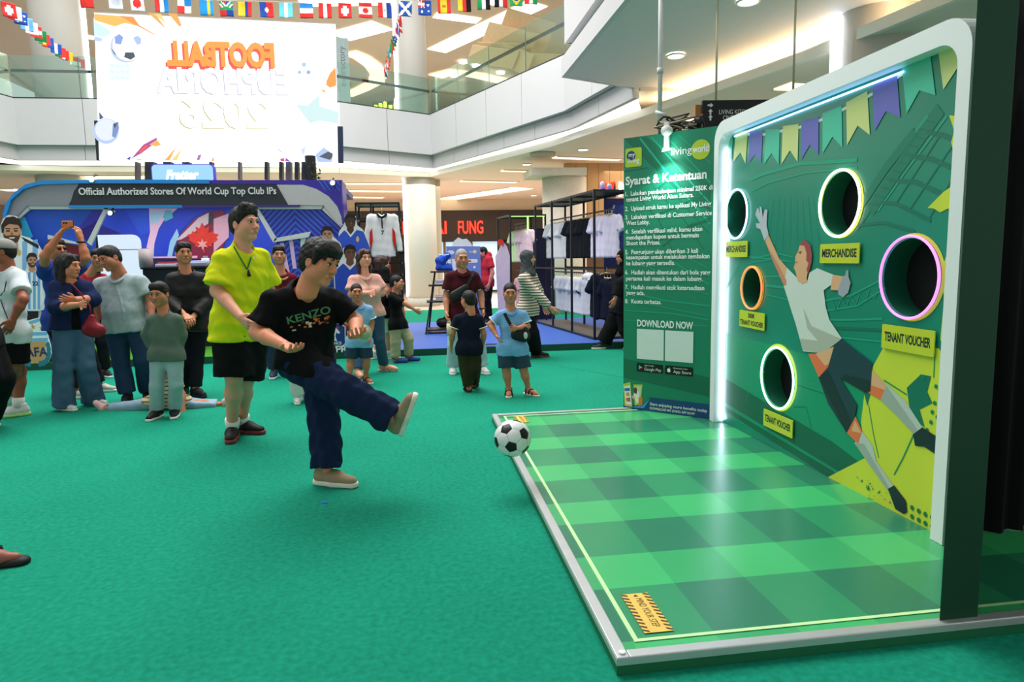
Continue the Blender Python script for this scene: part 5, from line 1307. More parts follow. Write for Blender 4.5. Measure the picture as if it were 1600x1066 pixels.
for pts in ([(46, 321.5), (174, 321.5), (172, 327.5), (50, 327.5)], [(174, 321.5), (145, 384), (139, 379), (165, 327)], [(141, 384), (78, 367.5), (78, 374), (110, 380)][::1], [(46, 321.5), (29, 340), (34, 342), (51, 327)],
            [(396, 321.5), (508, 321.5), (505, 327.3), (402, 327.3)], [(507, 321.5), (537, 351.5), (533, 356), (503, 327)], [(396, 321.5), (403, 323), (434, 374), (428, 379)], [(428, 379), (431, 372.6), (487, 362), (483, 371)]):
    flat('white_outline', ap(pts), fa, WHT, arch, .02, .04)
for pts, c in (([(438, 380), (444, 380), (456, 440), (448, 440)], '#e8b8e0'), ([(452, 376), (458, 375), (464, 420), (458, 420)], '#dcb8e8'), ([(470, 372), (478, 371), (478, 400), (470, 400)], '#d8ecf8')):
    flat('panel_print', ap(pts), fa, mat(c, .45, 0, .03), arch, .024)
# arch side post and inner legs
box('arch_leg', (x0a, 10.3, SZ), (x0a + .08, 10.9, fa.pix(20, 350)[1]), BLUE, arch); box('arch_leg', (x1a - .05, 10.3, SZ), (x1a + .02, 10.9, zt), PURP, arch)
box('arch_roof', (x0a + .5, 10.36, zt - .1), (x1a, 12.35, zt - .02), mat('#2a3a8a', .5), arch)
# glowing name box on top of the arch
f = Frame((0, 10.28, 0), (1, 0, 0), (0, 0, 1))
nb_ = thing('name_light_box', 'pale blue glowing name box on top of the store arch', 'sign', (*DY(286, 284, 10.28)[:2], zt))
a, b = f.pix(239.5, 284.5), f.pix(332.5, 258)
flat('light_box', rrect(a[0], a[1], b[0], b[1], .05), f, scr('#9fd6ff', 1.05), nb_, -.08, .10)
flat('box_rim', rrect(a[0] - .015, a[1] - .015, b[0] + .015, b[1] + .015, .06), f, mat('#5a4ad8', .5), nb_, -.09, .10)
text('script_lettering', 'Fratter', f, f.pix(260, 280), .17, scr('#ffffff', 2.0), nb_, off=.022, bold=.05, shear=.25, fit=f.pix(312, 280)[0] - f.pix(260, 280)[0])
# spot lamps on the arch
for (px, py, lab) in ((143, 281, 'small white spotlight on the left part of the arch top'), (519.5, 286, 'small white spotlight at the right corner of the arch'), (172, 333, 'small black spotlight hanging under the arch sign')):
    p = DY(px, py, 10.15); t = thing('arch_spotlight', lab, 'spotlight', p)
    tube('lamp_can', [p + V(0, .10, .02), p + V(0, .0, .0)], [.03, .036], mat('#e6e6e6' if py < 300 else '#22242a', .5), t, 12)
    vv, ff = ball_vf(p - V(0, .004, 0), .028, .012, .028, 12, 8); obj('lens', vv, ff, glow('#fff6e4', 14), t, True)
    tube('bracket', [p + V(0, .06, .03), p + V(0, .12, .08), p + V(0, .2, .08)], .01, BLACKM, t, 6)
# back wall of the store with swirl print
bw = thing('store_back_wall', 'blue back wall of the store printed with pink and red swirls', 'wall panel', (-3, 12.3, SZ))
C_ = lambda pts: [fk.pix(140 + x / 5.92, 300 + y / 5.92) for x, y in pts]
WB = flat('wall_board', ap([(60, 300), (500, 300), (500, 520), (60, 520)], fk), fk, mat('#2b47c4', .45, 0, .04), bw, -.05, .05)
for k, (pts, c) in enumerate((([(100, 300), (300, 390), (120, 420), (60, 520)], '#2c2a86'), ([(330, 165), (550, 165), (560, 370), (470, 400)], '#2f56d2'), ([(550, 140), (830, 140), (690, 260), (640, 340), (600, 480), (590, 640), (520, 640), (530, 500), (560, 370)], '#efc0d8'), ([(560, 190), (690, 180), (640, 280), (570, 300)], '#a9cfe0'), ([(700, 170), (760, 170), (775, 240), (700, 275), (680, 230)], '#62b8cc'),
                              ([(830, 140), (1250, 140), (1100, 170), (960, 240), (850, 360), (780, 460), (740, 600), (645, 600), (680, 420), (740, 290)], '#2a45c8'), ([(810, 340), (830, 400), (780, 520), (765, 600), (720, 600), (745, 460)], '#9ccfe6'), ([(850, 380), (960, 260), (1100, 180), (1240, 170), (1300, 330), (1200, 620), (840, 620), (800, 500)], '#8a2a44'),
                              ([(800, 450), (920, 330), (1010, 240), (1110, 190), (1105, 290), (990, 360), (850, 440)], '#dcc3c6'), ([(1105, 190), (1140, 190), (1160, 230), (1130, 300), (1100, 300)], '#3a3c44'), ([(1150, 250), (1290, 200), (1290, 420), (1150, 560)], '#e0a8b8'), ([(560, 600), (1000, 590), (1000, 612), (600, 620), (560, 680)], '#f0b6d2'), ([(560, 612), (840, 612), (840, 700), (560, 700)], '#241f44'))):
    flat('wall_print', C_(pts), fk, mat(c, .45, 0, .03), WB, .002 + .0015 * k)
leaf = [(0, 1), (.18, .62), (.42, .74), (.36, .30), (.62, .46), (.70, .28), (.98, .22), (.82, .02), (.90, -.12), (.50, -.40), (.54, -.58), (.06, -.50), (.05, -.95), (-.05, -.95), (-.06, -.50), (-.54, -.58), (-.50, -.40), (-.90, -.12), (-.82, .02), (-.98, .22), (-.70, .28), (-.62, .46), (-.36, .30), (-.42, .74), (-.18, .62)]
c_ = fk.pix(318, 372); flat('maple_leaf', [(c_[0] + x * .26, c_[1] + y * .26) for x, y in leaf], fk, mat('#e33a2c', .45, 0, .1, 12), WB, .024)
c_ = fk.pix(317, 382); flat('leaf_highlight', star(c_[0], c_[1], .10, 6, .4), fk, mat('#f0a8a0', .45), WB, .026)
f = Frame((0, 11.9, 0), (1, 0, 0), (0, 0, 1)); a, b = f.pix(163.6, 470), f.pix(219.5, 366.7)
ws_ = thing('white_screen', 'tall white glowing screen with rounded corner inside the store', 'screen', (*DY(190, 470, 11.9)[:2], a[1]))
flat('screen_face', rrect(a[0], a[1], b[0], b[1], .12, corners=(0, 0, 1, 0)), f, scr('#dcefff', .95), ws_, 0, .05)
flat('screen_seam', [(a[0], f.pix(190, 391)[1]), (b[0], f.pix(190, 391)[1]), (b[0], f.pix(190, 389.8)[1]), (a[0], f.pix(190, 389.8)[1])], f, mat('#56606a'), ws_, .052)
flat('screen_side', ap([(152, 368), (163.6, 366.7), (163.6, 470), (150, 470)], f), f, BLACKM, ws_, -.02, .06)
# counter with goods
ct = thing('store_counter', 'black store counter behind the man in the black jacket', 'counter', (*DY(275, 500, 11.4)[:2], SZ))
a = DY(222, 418, 11.3); b = DY(345, 418, 11.3)
box('counter_body', (a[0], 11.3, SZ), (b[0], 11.9, a[2] - .03), mat('#1d2026', .5), ct, .01); box('counter_top', (a[0] - .02, 11.27, a[2] - .03), (b[0] + .02, 11.93, a[2]), mat('#111317', .3), ct, .006)
for k, (px, w, h_, c, lab) in enumerate(((229, .10, .22, '#b9a8a4', 'tall pinkish paper roll standing on the store counter'), (262, .16, .05, '#c9ccd4', 'low grey box on the store counter near the roll'), (301, .22, .06, '#8d94a8', 'flat grey display tray on the store counter'), (322, .06, .13, '#d9dfe2', 'small white bottle at the right end of the counter'))):
    p = DY(px, 418, 11.5)
    if k == 0 or k == 3:
        t = thing('paper_roll' if k == 0 else 'bottle', lab, 'roll' if k == 0 else 'bottle', (p[0], 11.5, a[2])); cyl('body', (p[0], 11.5), w, a[2], a[2] + h_ * (1.3 if k == 0 else 1), mat(c, .5), t, 18); cyl('top', (p[0], 11.5), w * .6, a[2] + h_ * (1.3 if k == 0 else 1), a[2] + h_ * (1.34 if k == 0 else 1.25), mat('#8d8890', .5), t, 14)
    else:
        t = thing('display_box' if k == 1 else 'display_tray', lab, 'box', (p[0], 11.5, a[2])); box('body', (p[0] - w, 11.42, a[2]), (p[0] + w, 11.6, a[2] + h_), mat(c, .5), t, .01); box('contents', (p[0] - w * .8, 11.44, a[2] + h_ - .01), (p[0] + w * .8, 11.58, a[2] + h_ + .03), mat('#c04048' if k == 1 else '#e4e6ea', .5), t, .005)

# --- printed player cut-outs (flat boards)
fs_ = Frame((0, 10.12, 0), (1, 0, 0), (0, 0, 1))
def ell(cx, cy, rx, ry, f=fs_, n=20):
    return [f.pix(cx + rx * math.cos(2 * math.pi * k / n), cy + ry * math.sin(2 * math.pi * k / n)) for k in range(n)]
def cut(name, lab, outline, thick=.018, f=fs_, cat='cutout', base='#d7dbe2', off=0.0):
    pts = [f.pix(*p) for p in outline]; lo = min(p[1] for p in pts); xm = sum(p[0] for p in pts) / len(pts)
    t = thing(name, lab, cat, f.at(xm, max(lo, SZ), 0)); flat('board', pts, f, mat(base, .5), t, off, thick)
    box('foot', (f.at(xm, 0)[0] - .12, f.o[1], SZ), (f.at(xm, 0)[0] + .12, f.o[1] + .14, SZ + .02), mat('#30343a', .6), t)
    return t
def pr_(t, pts, c, k=0, f=fs_, name='print', off=.019): return flat(name, [f.pix(*p) for p in pts], f, print_(c), t, off + .0006 * k)
def prc(t, e, c, k=0, f=fs_, name='print', off=.019): return flat(name, e, f, print_(c), t, off + .0006 * k)
def player(t, hx, hy, s, skin, hairc, shirt, beard=None, trim=None, f=fs_, off=.019, turn=0, body=None):
    """printed head and shoulders, s = head half-height in pixels of the photo"""
    if body:
        pr_(t, body, shirt, 0, f, 'shirt_print', off)
    pr_(t, [(hx - s * .42, hy + s * .5), (hx + s * .42, hy + s * .5), (hx + s * .55, hy + s * 1.45), (hx, hy + s * 1.75), (hx - s * .55, hy + s * 1.45)], skin, 2, f, 'neck_print', off)
    prc(t, ell(hx, hy, s * .74, s, f), skin, 3, f, 'face_print', off)
    pr_(t, [(hx - s * .82, hy + s * .1), (hx - s * .86, hy - s * .5), (hx - s * .5, hy - s * 1.12), (hx + s * .1, hy - s * 1.22), (hx + s * .62, hy - s * 1.0), (hx + s * .84, hy - s * .4), (hx + s * .74, hy - s * .15), (hx + s * .5, hy - s * .52), (hx - s * .2, hy - s * .62), (hx - s * .6, hy - s * .35), (hx - s * .66, hy + s * .1)], hairc, 5, f, 'hair_print', off)
    if beard: pr_(t, [(hx - s * .70, hy + s * .15), (hx - s * .45, hy + s * .35), (hx + turn * s * .2, hy + s * .28), (hx + s * .5, hy + s * .35), (hx + s * .70, hy + s * .15), (hx + s * .5, hy + s * .8), (hx, hy + s * 1.06), (hx - s * .5, hy + s * .8)], beard, 4, f, 'beard_print', off)
    dx = turn * s * .18
    for q_ in (-1, 1):
        pr_(t, [(hx + dx + q_ * s * .16, hy - s * .10), (hx + dx + q_ * s * .46, hy - s * .12), (hx + dx + q_ * s * .44, hy - s * .0), (hx + dx + q_ * s * .18, hy + s * .01)], '#2a1a14', 5, f, 'eye_print', off)
        pr_(t, [(hx + dx + q_ * s * .12, hy - s * .24), (hx + dx + q_ * s * .52, hy - s * .30), (hx + dx + q_ * s * .52, hy - s * .22), (hx + dx + q_ * s * .12, hy - s * .17)], '#1c1210', 5, f, 'brow_print', off)
    pr_(t, [(hx + dx - s * .24, hy + s * .46), (hx + dx + s * .26, hy + s * .44), (hx + dx + s * .18, hy + s * .56), (hx + dx - s * .16, hy + s * .56)], '#e8d8d0' if beard else '#7a4638', 5, f, 'mouth_print', off)
    pr_(t, [(hx + dx - s * .03, hy - s * .05), (hx + dx + s * .12, hy + s * .26), (hx + dx - s * .10, hy + s * .26)], '#8a5a42', 4, f, 'nose_print', off)
t = cut('player_cutout', 'large flat cutout of a bearded player in sky blue and white stripes', [(2, 352), (6, 342), (14, 336), (26, 338), (32, 348), (34, 368), (44, 372), (58, 378), (66, 392), (66, 450), (62, 575), (6, 575), (6, 420), (0, 400)])
player(t, 20, 362, 19.5, '#c99070', '#2a1a14', '#e8ecf0', '#4a2c20', body=[(4, 392), (14, 380), (34, 368), (48, 372), (60, 382), (65, 396), (62, 470), (8, 470), (6, 420)])
for x in (12, 36, 52): pr_(t, [(x, 381 - x * .1), (x + 8, 379 - x * .1), (x + 8, 468), (x, 468)], '#7fb0e4', 1)
for k in range(3): pr_(t, [(34 + k * 1.8, 371 + k * 2.2), (36 + k * 1.8, 370.5 + k * 2.2), (62, 383 + k * 2), (61, 385 + k * 2)], '#20242c', 2)
prc(t, ell(31, 395, 3.5, 5), '#c8b070', 3); pr_(t, [(8, 470), (62, 470), (60, 520), (10, 520)], '#17191f', 1); pr_(t, [(30, 520), (44, 520), (44, 575), (32, 575)], '#c08a6c', 1)
f2_ = Frame((0, 10.06, 0), (1, 0, 0), (0, 0, 1))
t = cut('player_cutout', 'smaller flat cutout of a player in striped shirt number 22', [(33, 432), (42, 420), (44, 402), (50, 395), (57, 397), (61, 406), (60, 418), (66, 428), (72, 470), (70, 484), (60, 486), (38, 486), (32, 470)], f=f2_)
player(t, 51.5, 407.5, 10.5, '#c08a6c', '#2a1a14', '#e6eaf0', '#5a3626', f=f2_, turn=.6, body=[(33, 434), (44, 420), (58, 418), (65, 428), (70, 470), (62, 484), (38, 484), (33, 470)])
for x in (37, 45, 53, 60): pr_(t, [(x, 426), (x + 4, 424), (x + 4, 483), (x, 483)], '#6ea4de', 1, f2_)
q_ = f2_.pix(52, 446); text('shirt_number', '22', f2_, q_, .075, print_('#1d2c66'), t, off=.022, bold=.03)
# crest with banner
f3_ = Frame((0, 10.02, 0), (1, 0, 0), (0, 0, 1)); E4 = lambda pts: [(x / 4.444, 440 + y / 4.444) for x, y in pts]
t = cut('crest_cutout', 'flat cutout of a gold football crest with AFA letters and wreath', E4([(180, 275), (318, 238), (335, 330), (340, 395), (355, 440), (362, 500), (340, 560), (265, 592), (180, 575), (138, 530), (150, 460), (170, 420)]), f=f3_, base='#e6eef2')
def c4(pts, c, k, nm='crest_print'): return pr_(t, E4(pts), c, k, f3_, nm)
c4([(182, 285), (318, 242), (320, 262), (183, 305)], '#6fb2e0', 1); c4([(172, 395), (335, 390), (338, 415), (172, 420)], '#6fb2e0', 1); c4([(176, 352), (332, 350), (332, 372), (175, 376)], '#6fb2e0', 1)
for x, y, s in ((232, 314, 20), (292, 320, 13)):
    q_ = f3_.pix(x / 4.444, 440 + y / 4.444); flat('crest_star', star(q_[0], q_[1], s / 4.444 * 10 / 1067), f3_, print_('#d99a3c'), t, .021)
c4([(168, 422), (322, 416), (322, 520), (300, 550), (248, 568), (195, 552), (172, 525)], '#c99a5e', 2); 
q_ = f3_.pix(184 / 4.444, 440 + 520 / 4.444); text('crest_lettering', 'AFA', f3_, q_, .17, print_('#22306a'), t, off=.0215, fit=f3_.pix(315 / 4.444, 500)[0] - q_[0], bold=.03)
for k in range(7):
    for sx in (-1, 1):
        a_ = .25 + k * .42; x = 247 + sx * 98 * math.cos(a_ * .62 - .55); y = 470 + 100 * math.sin(a_ * .75 - .5)
        prc(t, ell(x / 4.444, 440 + y / 4.444, 3.6, 5.2, f3_, 8), '#2a7a90', 3 + k % 2, f3_, 'wreath_leaf')
# right-hand cut-outs
t = cut('player_cutout', 'flat cutout of a tall dark-skinned player in blue shirt', [(537, 352), (541, 338), (548, 334), (556, 338), (558, 352), (566, 358), (576, 372), (580, 400), (572, 420), (560, 575), (530, 575), (526, 390), (530, 362)], f=Frame((0, 10.2, 0), (1, 0, 0), (0, 0, 1)))
fp_ = Frame((0, 10.2, 0), (1, 0, 0), (0, 0, 1))
player(t, 547.5, 347, 11, '#4a3026', '#15100e', '#2a52c4', None, f=fp_, turn=.7, body=[(527, 372), (538, 360), (545, 366), (556, 359), (568, 362), (580, 392), (574, 412), (562, 400), (560, 480), (530, 480)])
pr_(t, [(538, 358), (540, 357), (548, 367), (556, 357), (558, 359), (548, 371)], '#d8dce6', 3, fp_); prc(t, ell(559, 374, 2.4, 4.5, fp_), '#d8b070', 4, fp_)
fq_ = Frame((0, 10.16, 0), (1, 0, 0), (0, 0, 1))
t = cut('player_cutout', 'flat cutout of a crop-haired player in blue behind the kicker', [(501, 372), (503, 358), (510, 353), (518, 356), (521, 370), (532, 380), (538, 400), (534, 440), (528, 575), (500, 575), (497, 390)], f=fq_)
player(t, 511.5, 367, 11.5, '#b08468', '#1c1512', '#2a4fc0', None, f=fq_, body=[(497, 392), (505, 381), (522, 378), (534, 388), (537, 420), (534, 480), (498, 480)])
fr_ = Frame((0, 10.08, 0), (1, 0, 0), (0, 0, 1))
t = cut('player_cutout', 'flat cutout of a dark-skinned player in blue behind the pink-shirt woman', [(535, 400), (536, 388), (546, 384), (555, 388), (557, 402), (566, 414), (570, 440), (566, 500), (560, 575), (526, 575), (522, 430), (528, 414)], f=fr_)
player(t, 547, 396, 11.5, '#6a4634', '#15100e', '#2648ba', None, f=fr_, turn=1, body=[(523, 424), (536, 412), (546, 418), (556, 411), (567, 420), (568, 500), (526, 500)])
pr_(t, [(536, 410), (538, 409), (547, 418), (556, 409), (558, 411), (547, 422)], '#d8dce6', 3, fr_)
fc_ = Frame((0, 10.03, 0), (1, 0, 0), (0, 0, 1)); E5 = lambda pts: [(370 + x / 5.33, 360 + y / 5.33) for x, y in pts]
t = cut('crest_board', 'navy board with a hexagonal rooster crest and large white lettering', [(500, 492), (530, 486), (560, 505), (600, 505), (600, 574), (490, 574), (490, 505)], f=fc_, base='#131a3c')
pr_(t, E5([(740, 790), (800, 690), (900, 720), (930, 830), (905, 830), (820, 770)]), '#a82a30', 1, fc_)
for x, y in ((793, 742), (832, 742)):
    q_ = fc_.pix(370 + x / 5.33, 360 + y / 5.33); flat('crest_star', star(q_[0], q_[1], .035), fc_, print_('#e0b04a'), t, .021)
pr_(t, E5([(738, 795), (820, 758), (907, 798), (910, 945), (822, 1016), (742, 965)]), '#e4e0d6', 2, fc_); pr_(t, E5([(746, 800), (820, 767), (899, 803), (902, 940), (822, 1006), (750, 960)]), '#223a86', 3, fc_)
pr_(t, E5([(765, 905), (752, 850), (770, 815), (800, 825), (830, 812), (862, 850), (850, 862), (830, 850), (822, 880), (838, 925), (805, 915), (790, 930), (785, 890)]), '#e6e9ee', 4, fc_); pr_(t, E5([(826, 808), (850, 800), (850, 815), (836, 822)]), '#c8303a', 5, fc_)
for s_, x, y, w, sz_ in (('FRANCE', 760, 952, 114, .055), ('FFF', 795, 975, 40, .03)):
    q_ = fc_.pix(370 + x / 5.33, 360 + y / 5.33); e_ = fc_.pix(370 + (x + w) / 5.33, 360 + y / 5.33); text('crest_lettering', s_, fc_, q_, sz_, print_('#eef0f4'), t, off=.023, fit=e_[0] - q_[0], bold=.02)
q_ = fc_.pix(525, 551); e_ = fc_.pix(590, 551); text('board_lettering', 'FRANCE', fc_, q_, .14, print_('#eef0f4'), t, off=.0215, fit=e_[0] - q_[0], bold=.03)

# --- LED screen
fl_ = Frame((0, 13.5, 0), (1, 0, 0), (0, 0, 1))
led = thing('led_screen', 'huge bright hanging LED screen showing mirrored football euphoria lettering', 'screen', (*DY(338, 251, 13.5)[:2], fl_.pix(338, 251)[1]))
def lpx(pts): return [fl_.pix(*p) for p in pts]
SPN = flat('screen_panel', lpx([(147, 20), (524, 38), (528, 252), (155, 250)]), fl_, scr('#ffffff', 1.35), led, -.06, .06)
flat('top_bar', lpx([(144, 17), (526, 36), (526, 39), (144, 21)]), fl_, mat('#8a8c8c', .5), led, -.08, .05)
flat('side_frame', lpx([(146, 188), (155, 188), (158, 250), (150, 250)]), fl_, mat('#20262c', .5), led, -.12, .10); flat('side_frame', lpx([(526, 197), (535, 197), (536, 254), (528, 254)]), fl_, mat('#1d2a44', .5), led, -.12, .10)
LA = lambda pts: [(140 + x / 7.615, y / 7.615) for x, y in pts]; LB = lambda pts: [(140 + x / 6.66, 130 + y / 6.66) for x, y in pts]; LC_ = lambda pts: [(340 + x / 7.105, y / 7.105) for x, y in pts]; LD = lambda pts: [(340 + x / 6.664, 130 + y / 6.664) for x, y in pts]
def sc(pts, c, k=0, s=1.0): return flat('screen_picture', lpx(pts), fl_, scr(c, s), SPN, .001 + .0008 * k)
sc(LA([(55, 165), (340, 190), (560, 305), (420, 275), (300, 315), (60, 240)]), '#ffc258', 1); sc(LA([(340, 188), (520, 200), (590, 300), (850, 455), (720, 375), (560, 305)]), '#ff9a3a', 1); sc(LA([(690, 150), (780, 160), (915, 350)]), '#ffae4a', 1); sc(LA([(760, 160), (850, 165), (905, 280)]), '#ffd884', 1); sc(LA([(935, 160), (1040, 165), (1095, 300), (1070, 320)]), '#ffae4a', 1); sc(LA([(45, 205), (75, 260), (260, 380), (200, 440), (55, 420)]), '#cdeef0', 1, 1.1); sc(LA([(55, 430), (150, 455), (145, 495), (60, 490)]), '#bcd8ff', 1)
def disc(cx, cy, r, c, k, s=1.0): flat('screen_picture', [fl_.pix(cx + r * math.cos(a), cy + r * math.sin(a)) for a in np.linspace(0, 2 * math.pi, 36, endpoint=False)], fl_, scr(c, s), SPN, .001 + .0008 * k)
disc(197.5, 73, 25, '#c4d6ff', 2); disc(201, 70, 25, '#ffffff', 3, 1.2)
for pts, c in (([(300, 440), (355, 405), (402, 445), (375, 530), (305, 520)], '#8aa6ea'), ([(520, 450), (570, 425), (615, 460), (612, 520), (565, 535)], '#b0c8fa'), ([(425, 625), (525, 625), (545, 675), (490, 712), (412, 680)], '#3a4a58'), ([(255, 575), (290, 610), (330, 670), (290, 640)], '#5a6a88')): sc(LA(pts), c, 5)
for k in range(12): sc(LA([(230 + 30 * (k % 4) * 2, 750 + 70 * (k // 4) + 22 * (k % 3)), (290 + 60 * (k % 4), 760 + 70 * (k // 4)), (300 + 60 * (k % 4), 815 + 70 * (k // 4)), (250 + 60 * (k % 4), 805 + 70 * (k // 4))]), '#d8f4f2', 1, 1.1)
disc(166, 205, 20, '#b8ccff', 2, 1.05); disc(166, 203, 17, '#e0e8ff', 3, 1.1)
for pts, c in (([(100, 300), (150, 360), (105, 380)], '#4a5a86'), ([(245, 420), (300, 400), (308, 470), (270, 570), (235, 555)], '#7a94c8'), ([(250, 430), (292, 415), (262, 470)], '#3a4650')): sc(LB(pts), c, 5)
for pts, c in (([(430, 790), (560, 640), (700, 565), (700, 610), (540, 730)], '#b84aa0'), ([(510, 715), (590, 640), (605, 665), (530, 730)], '#f05a50'), ([(620, 640), (700, 590), (745, 640), (690, 660)], '#ffb65a'), ([(780, 805), (900, 665), (835, 800)], '#ffb24a'), ([(850, 805), (960, 680), (910, 800)], '#ffdc80'), ([(1115, 800), (1130, 750), (1165, 740), (1145, 800)], '#b070b8'), ([(1265, 810), (1295, 760), (1290, 815)], '#ff9a80'), ([(380, 790), (430, 760), (420, 800)], '#3a4ac0'), ([(460, 800), (520, 790), (560, 800)], '#ffb65a')): sc(LB(pts), c, 2)
for pts, c in (([(1210, 900), (1250, 810), (1310, 750), (1318, 930), (1245, 975), (1205, 940)], '#ffa040'), ([(1145, 995), (1195, 1000), (1190, 1035)], '#ffb868')): sc(LC_(pts), c, 2)
for pts, c in (([(1135, 0), (1235, 0), (1230, 30), (1175, 45)], '#ffa040'), ([(820, 225), (940, 230), (1060, 120), (1060, 240), (1250, 300), (1250, 420), (1060, 390), (960, 420)], '#d6f2f2'), ([(1020, 745), (1105, 670), (1200, 735), (1190, 822), (1045, 822)], '#b4ccff'), ([(1055, 765), (1150, 712), (1200, 735), (1195, 770), (1170, 800)], '#4a5260'), ([(870, 690), (915, 660), (905, 720), (885, 755)], '#cfe2ff'), ([(650, 790), (690, 778), (700, 815), (660, 815)], '#d85078'), ([(710, 775), (760, 818), (705, 815)], '#8a5ad0'), ([(580, 622), (678, 730), (655, 715)], '#8a80b0')): sc(LD(pts), c, 2)
for (x, y, r, c) in ((475, 101, 3.5, '#a8d4ff'), (468, 113, 2.5, '#90c0f8'), (482, 113, 3, '#80b0f0')): disc(x, y, r, c, 2)
def mtext(s_, xr, y, xl, sz_, col, k, st=1.0, dx=0, dy=0, bold=.05):
    w = fl_.pix(xr, y)[0] - fl_.pix(xl, y)[0]; q_ = fl_.pix(xr + dx, y + dy); text('screen_lettering', s_, fl_, q_, sz_, scr(col, st), SPN, off=.001 + .0008 * k, fit=w, bold=bold, mirror=True)
mtext('FOOTBALL', 430, 106, 262, .56, '#f0503c', 5, dx=-2.5, dy=2.2, bold=.06); mtext('FOOTBALL', 430, 104, 262, .56, '#ffa432', 6, bold=.05)
mtext('EUPHORIA', 452, 147, 246, .60, '#b8b0c8', 5, dx=-1.2, dy=1.0, bold=.03); mtext('EUPHORIA', 452, 146.5, 246, .60, '#ffffff', 6, 1.3, bold=.035)
mtext('2026', 420, 199, 282, .74, '#c8c07a', 5, dx=-1.4, dy=1.0, bold=.03); mtext('2026', 420, 198.5, 282, .74, '#ffffff', 6, 1.3, bold=.035)
for k, px in enumerate((207, 228, 256, 282, 288, 325, 370, 413, 436, 448, 461, 475)):
    w = (3, 14, 12, 4, 5, 4, 3, 5, 5, 8, 6, 12)[k]
    flat('support_leg', lpx([(px - w / 2, 251), (px + w / 2, 251), (px + w / 2, 279), (px - w / 2, 279)]), fl_, mat('#2c3038' if k % 3 else '#5a5560', .5), led, -.35, .2)
rr = random.Random(11)
lf = []
pt = thing('hanging_plant', 'small dark leafy plant hanging under the right end of the screen', 'plant', DY(492, 280, 13.4))
for k in range(40):
    p = DY(492 + rr.uniform(-7, 7), 264 + rr.uniform(-12, 16), 13.4 + rr.uniform(-.1, .1)); d = nrm(V(rr.uniform(-1, 1), rr.uniform(-1, 1), rr.uniform(-1.2, .4))); s_ = nrm(np.cross(d, V(.3, .8, .5)))
    obj('leaf', [p, p + d * .03 + s_ * .015, p + d * .07, p + d * .03 - s_ * .015], [(0, 1, 2, 3)], mat('#3c4a2c', .6, 0, .1), pt)
obj('pot', *cyl_vf(DY(486, 270, 13.5)[:2], .10, fl_.pix(486, 278)[1] - .05, fl_.pix(486, 244)[1], 14), BLACKM, pt)
# ================================================================== FLAGS
def flag(p, ux, w, h, fn, lab, seed, group):
    """small cloth flag hanging from p (top-left corner), ux = direction of its top edge"""
    ux = nrm(ux); nx, ny = 14, 12; vs = []; fs = []; fm_ = []; ms = []; nn = np.cross(ux, V(0, 0, 1)); r_ = random.Random(seed); ph = r_.uniform(0, 6)
    sl = r_.uniform(-.05, .05)
    for j in range(ny + 1):
        for i in range(nx + 1):
            u_, v_ = i / nx, j / ny; d = .012 * v_ * math.sin(u_ * 5 + ph) + .008 * v_ * math.cos(v_ * 4 + ph); vs.append(p + ux * (w * u_ + sl * w * v_) - V(0, 0, 1) * h * v_ + nn * d)
    for j in range(ny):
        for i in range(nx):
            c = fn((i + .5) / nx, (j + .5) / ny)
            if c not in ms: ms.append(c)
            fs.append((j * (nx + 1) + i, (j + 1) * (nx + 1) + i, (j + 1) * (nx + 1) + i + 1, j * (nx + 1) + i + 1)); fm_.append(ms.index(c))
    o = obj('flag', vs, fs, None, None, True, mats=[fabric(c, .03) for c in ms], fmat=fm_, org=p); s_ = o.modifiers.new('cloth', 'SOLIDIFY'); s_.thickness = .002
    return tag(o, lab, 'flag', group)
def vst(*c): return lambda u, v: c[min(len(c) - 1, int(u * len(c)))]
def hst(*c): return lambda u, v: c[min(len(c) - 1, int(v * len(c)))]
R_, W_, B_, Y_, K_, GN = '#e03a38', '#f1f1f1', '#2b4fa4', '#f2c93a', '#1c1c1e', '#2c9a58'
def dotf(bg, fg, r=.3): return lambda u, v: fg if (u - .5) ** 2 + (v - .5) ** 2 < r * r else bg
def cross(bg, fg): return lambda u, v: fg if (abs(u - .5) < .11 and abs(v - .5) < .3) or (abs(v - .5) < .13 and abs(u - .5) < .3) else bg
def emb(fn, c, r=.16): return lambda u, v: c if (u - .5) ** 2 + (v - .5) ** 2 < r * r else fn(u, v)
def quad(a, b, c, d): return lambda u, v: (a if v < .5 else c) if u < .5 else (b if v < .5 else d)
def salt(bg, fg): return lambda u, v: fg if abs(u - v) < .13 or abs(u + v - 1) < .13 else bg
def ensign(u, v): return (W_ if (abs(u - .25) < .05 or abs(v - .25) < .05 or abs(u - v) < .04) else '#c23a44') if u < .5 and v < .5 else (W_ if ((u - .75) ** 2 + (v - .3) ** 2 < .006 or (u - .3) ** 2 + (v - .78) ** 2 < .008 or (u - .8) ** 2 + (v - .7) ** 2 < .006) else B_)
def saf(u, v): return K_ if u < .3 * (1 - abs(v - .5) * 2) and False else GN if abs(v - .5) < .1 or abs(abs(u - .5) - (.5 - v)) < .1 and v < .5 else W_ if abs(abs(u - .5) - (.5 - v)) < .2 and v < .5 else (R_ if u < .5 else B_)
def can(u, v): return R_ if v < .25 or v > .75 else (R_ if (u - .5) ** 2 + (v - .5) ** 2 < .035 else W_)
def brz(u, v): return B_ if (u - .5) ** 2 + (v - .5) ** 2 < .03 else Y_ if abs(u - .5) + abs(v - .5) < .42 else GN
def jap(u, v): return dotf(W_, R_, .3)(u, v)
def drc(u, v): return Y_ if abs(u - .7) < .1 else '#2f9ae0'
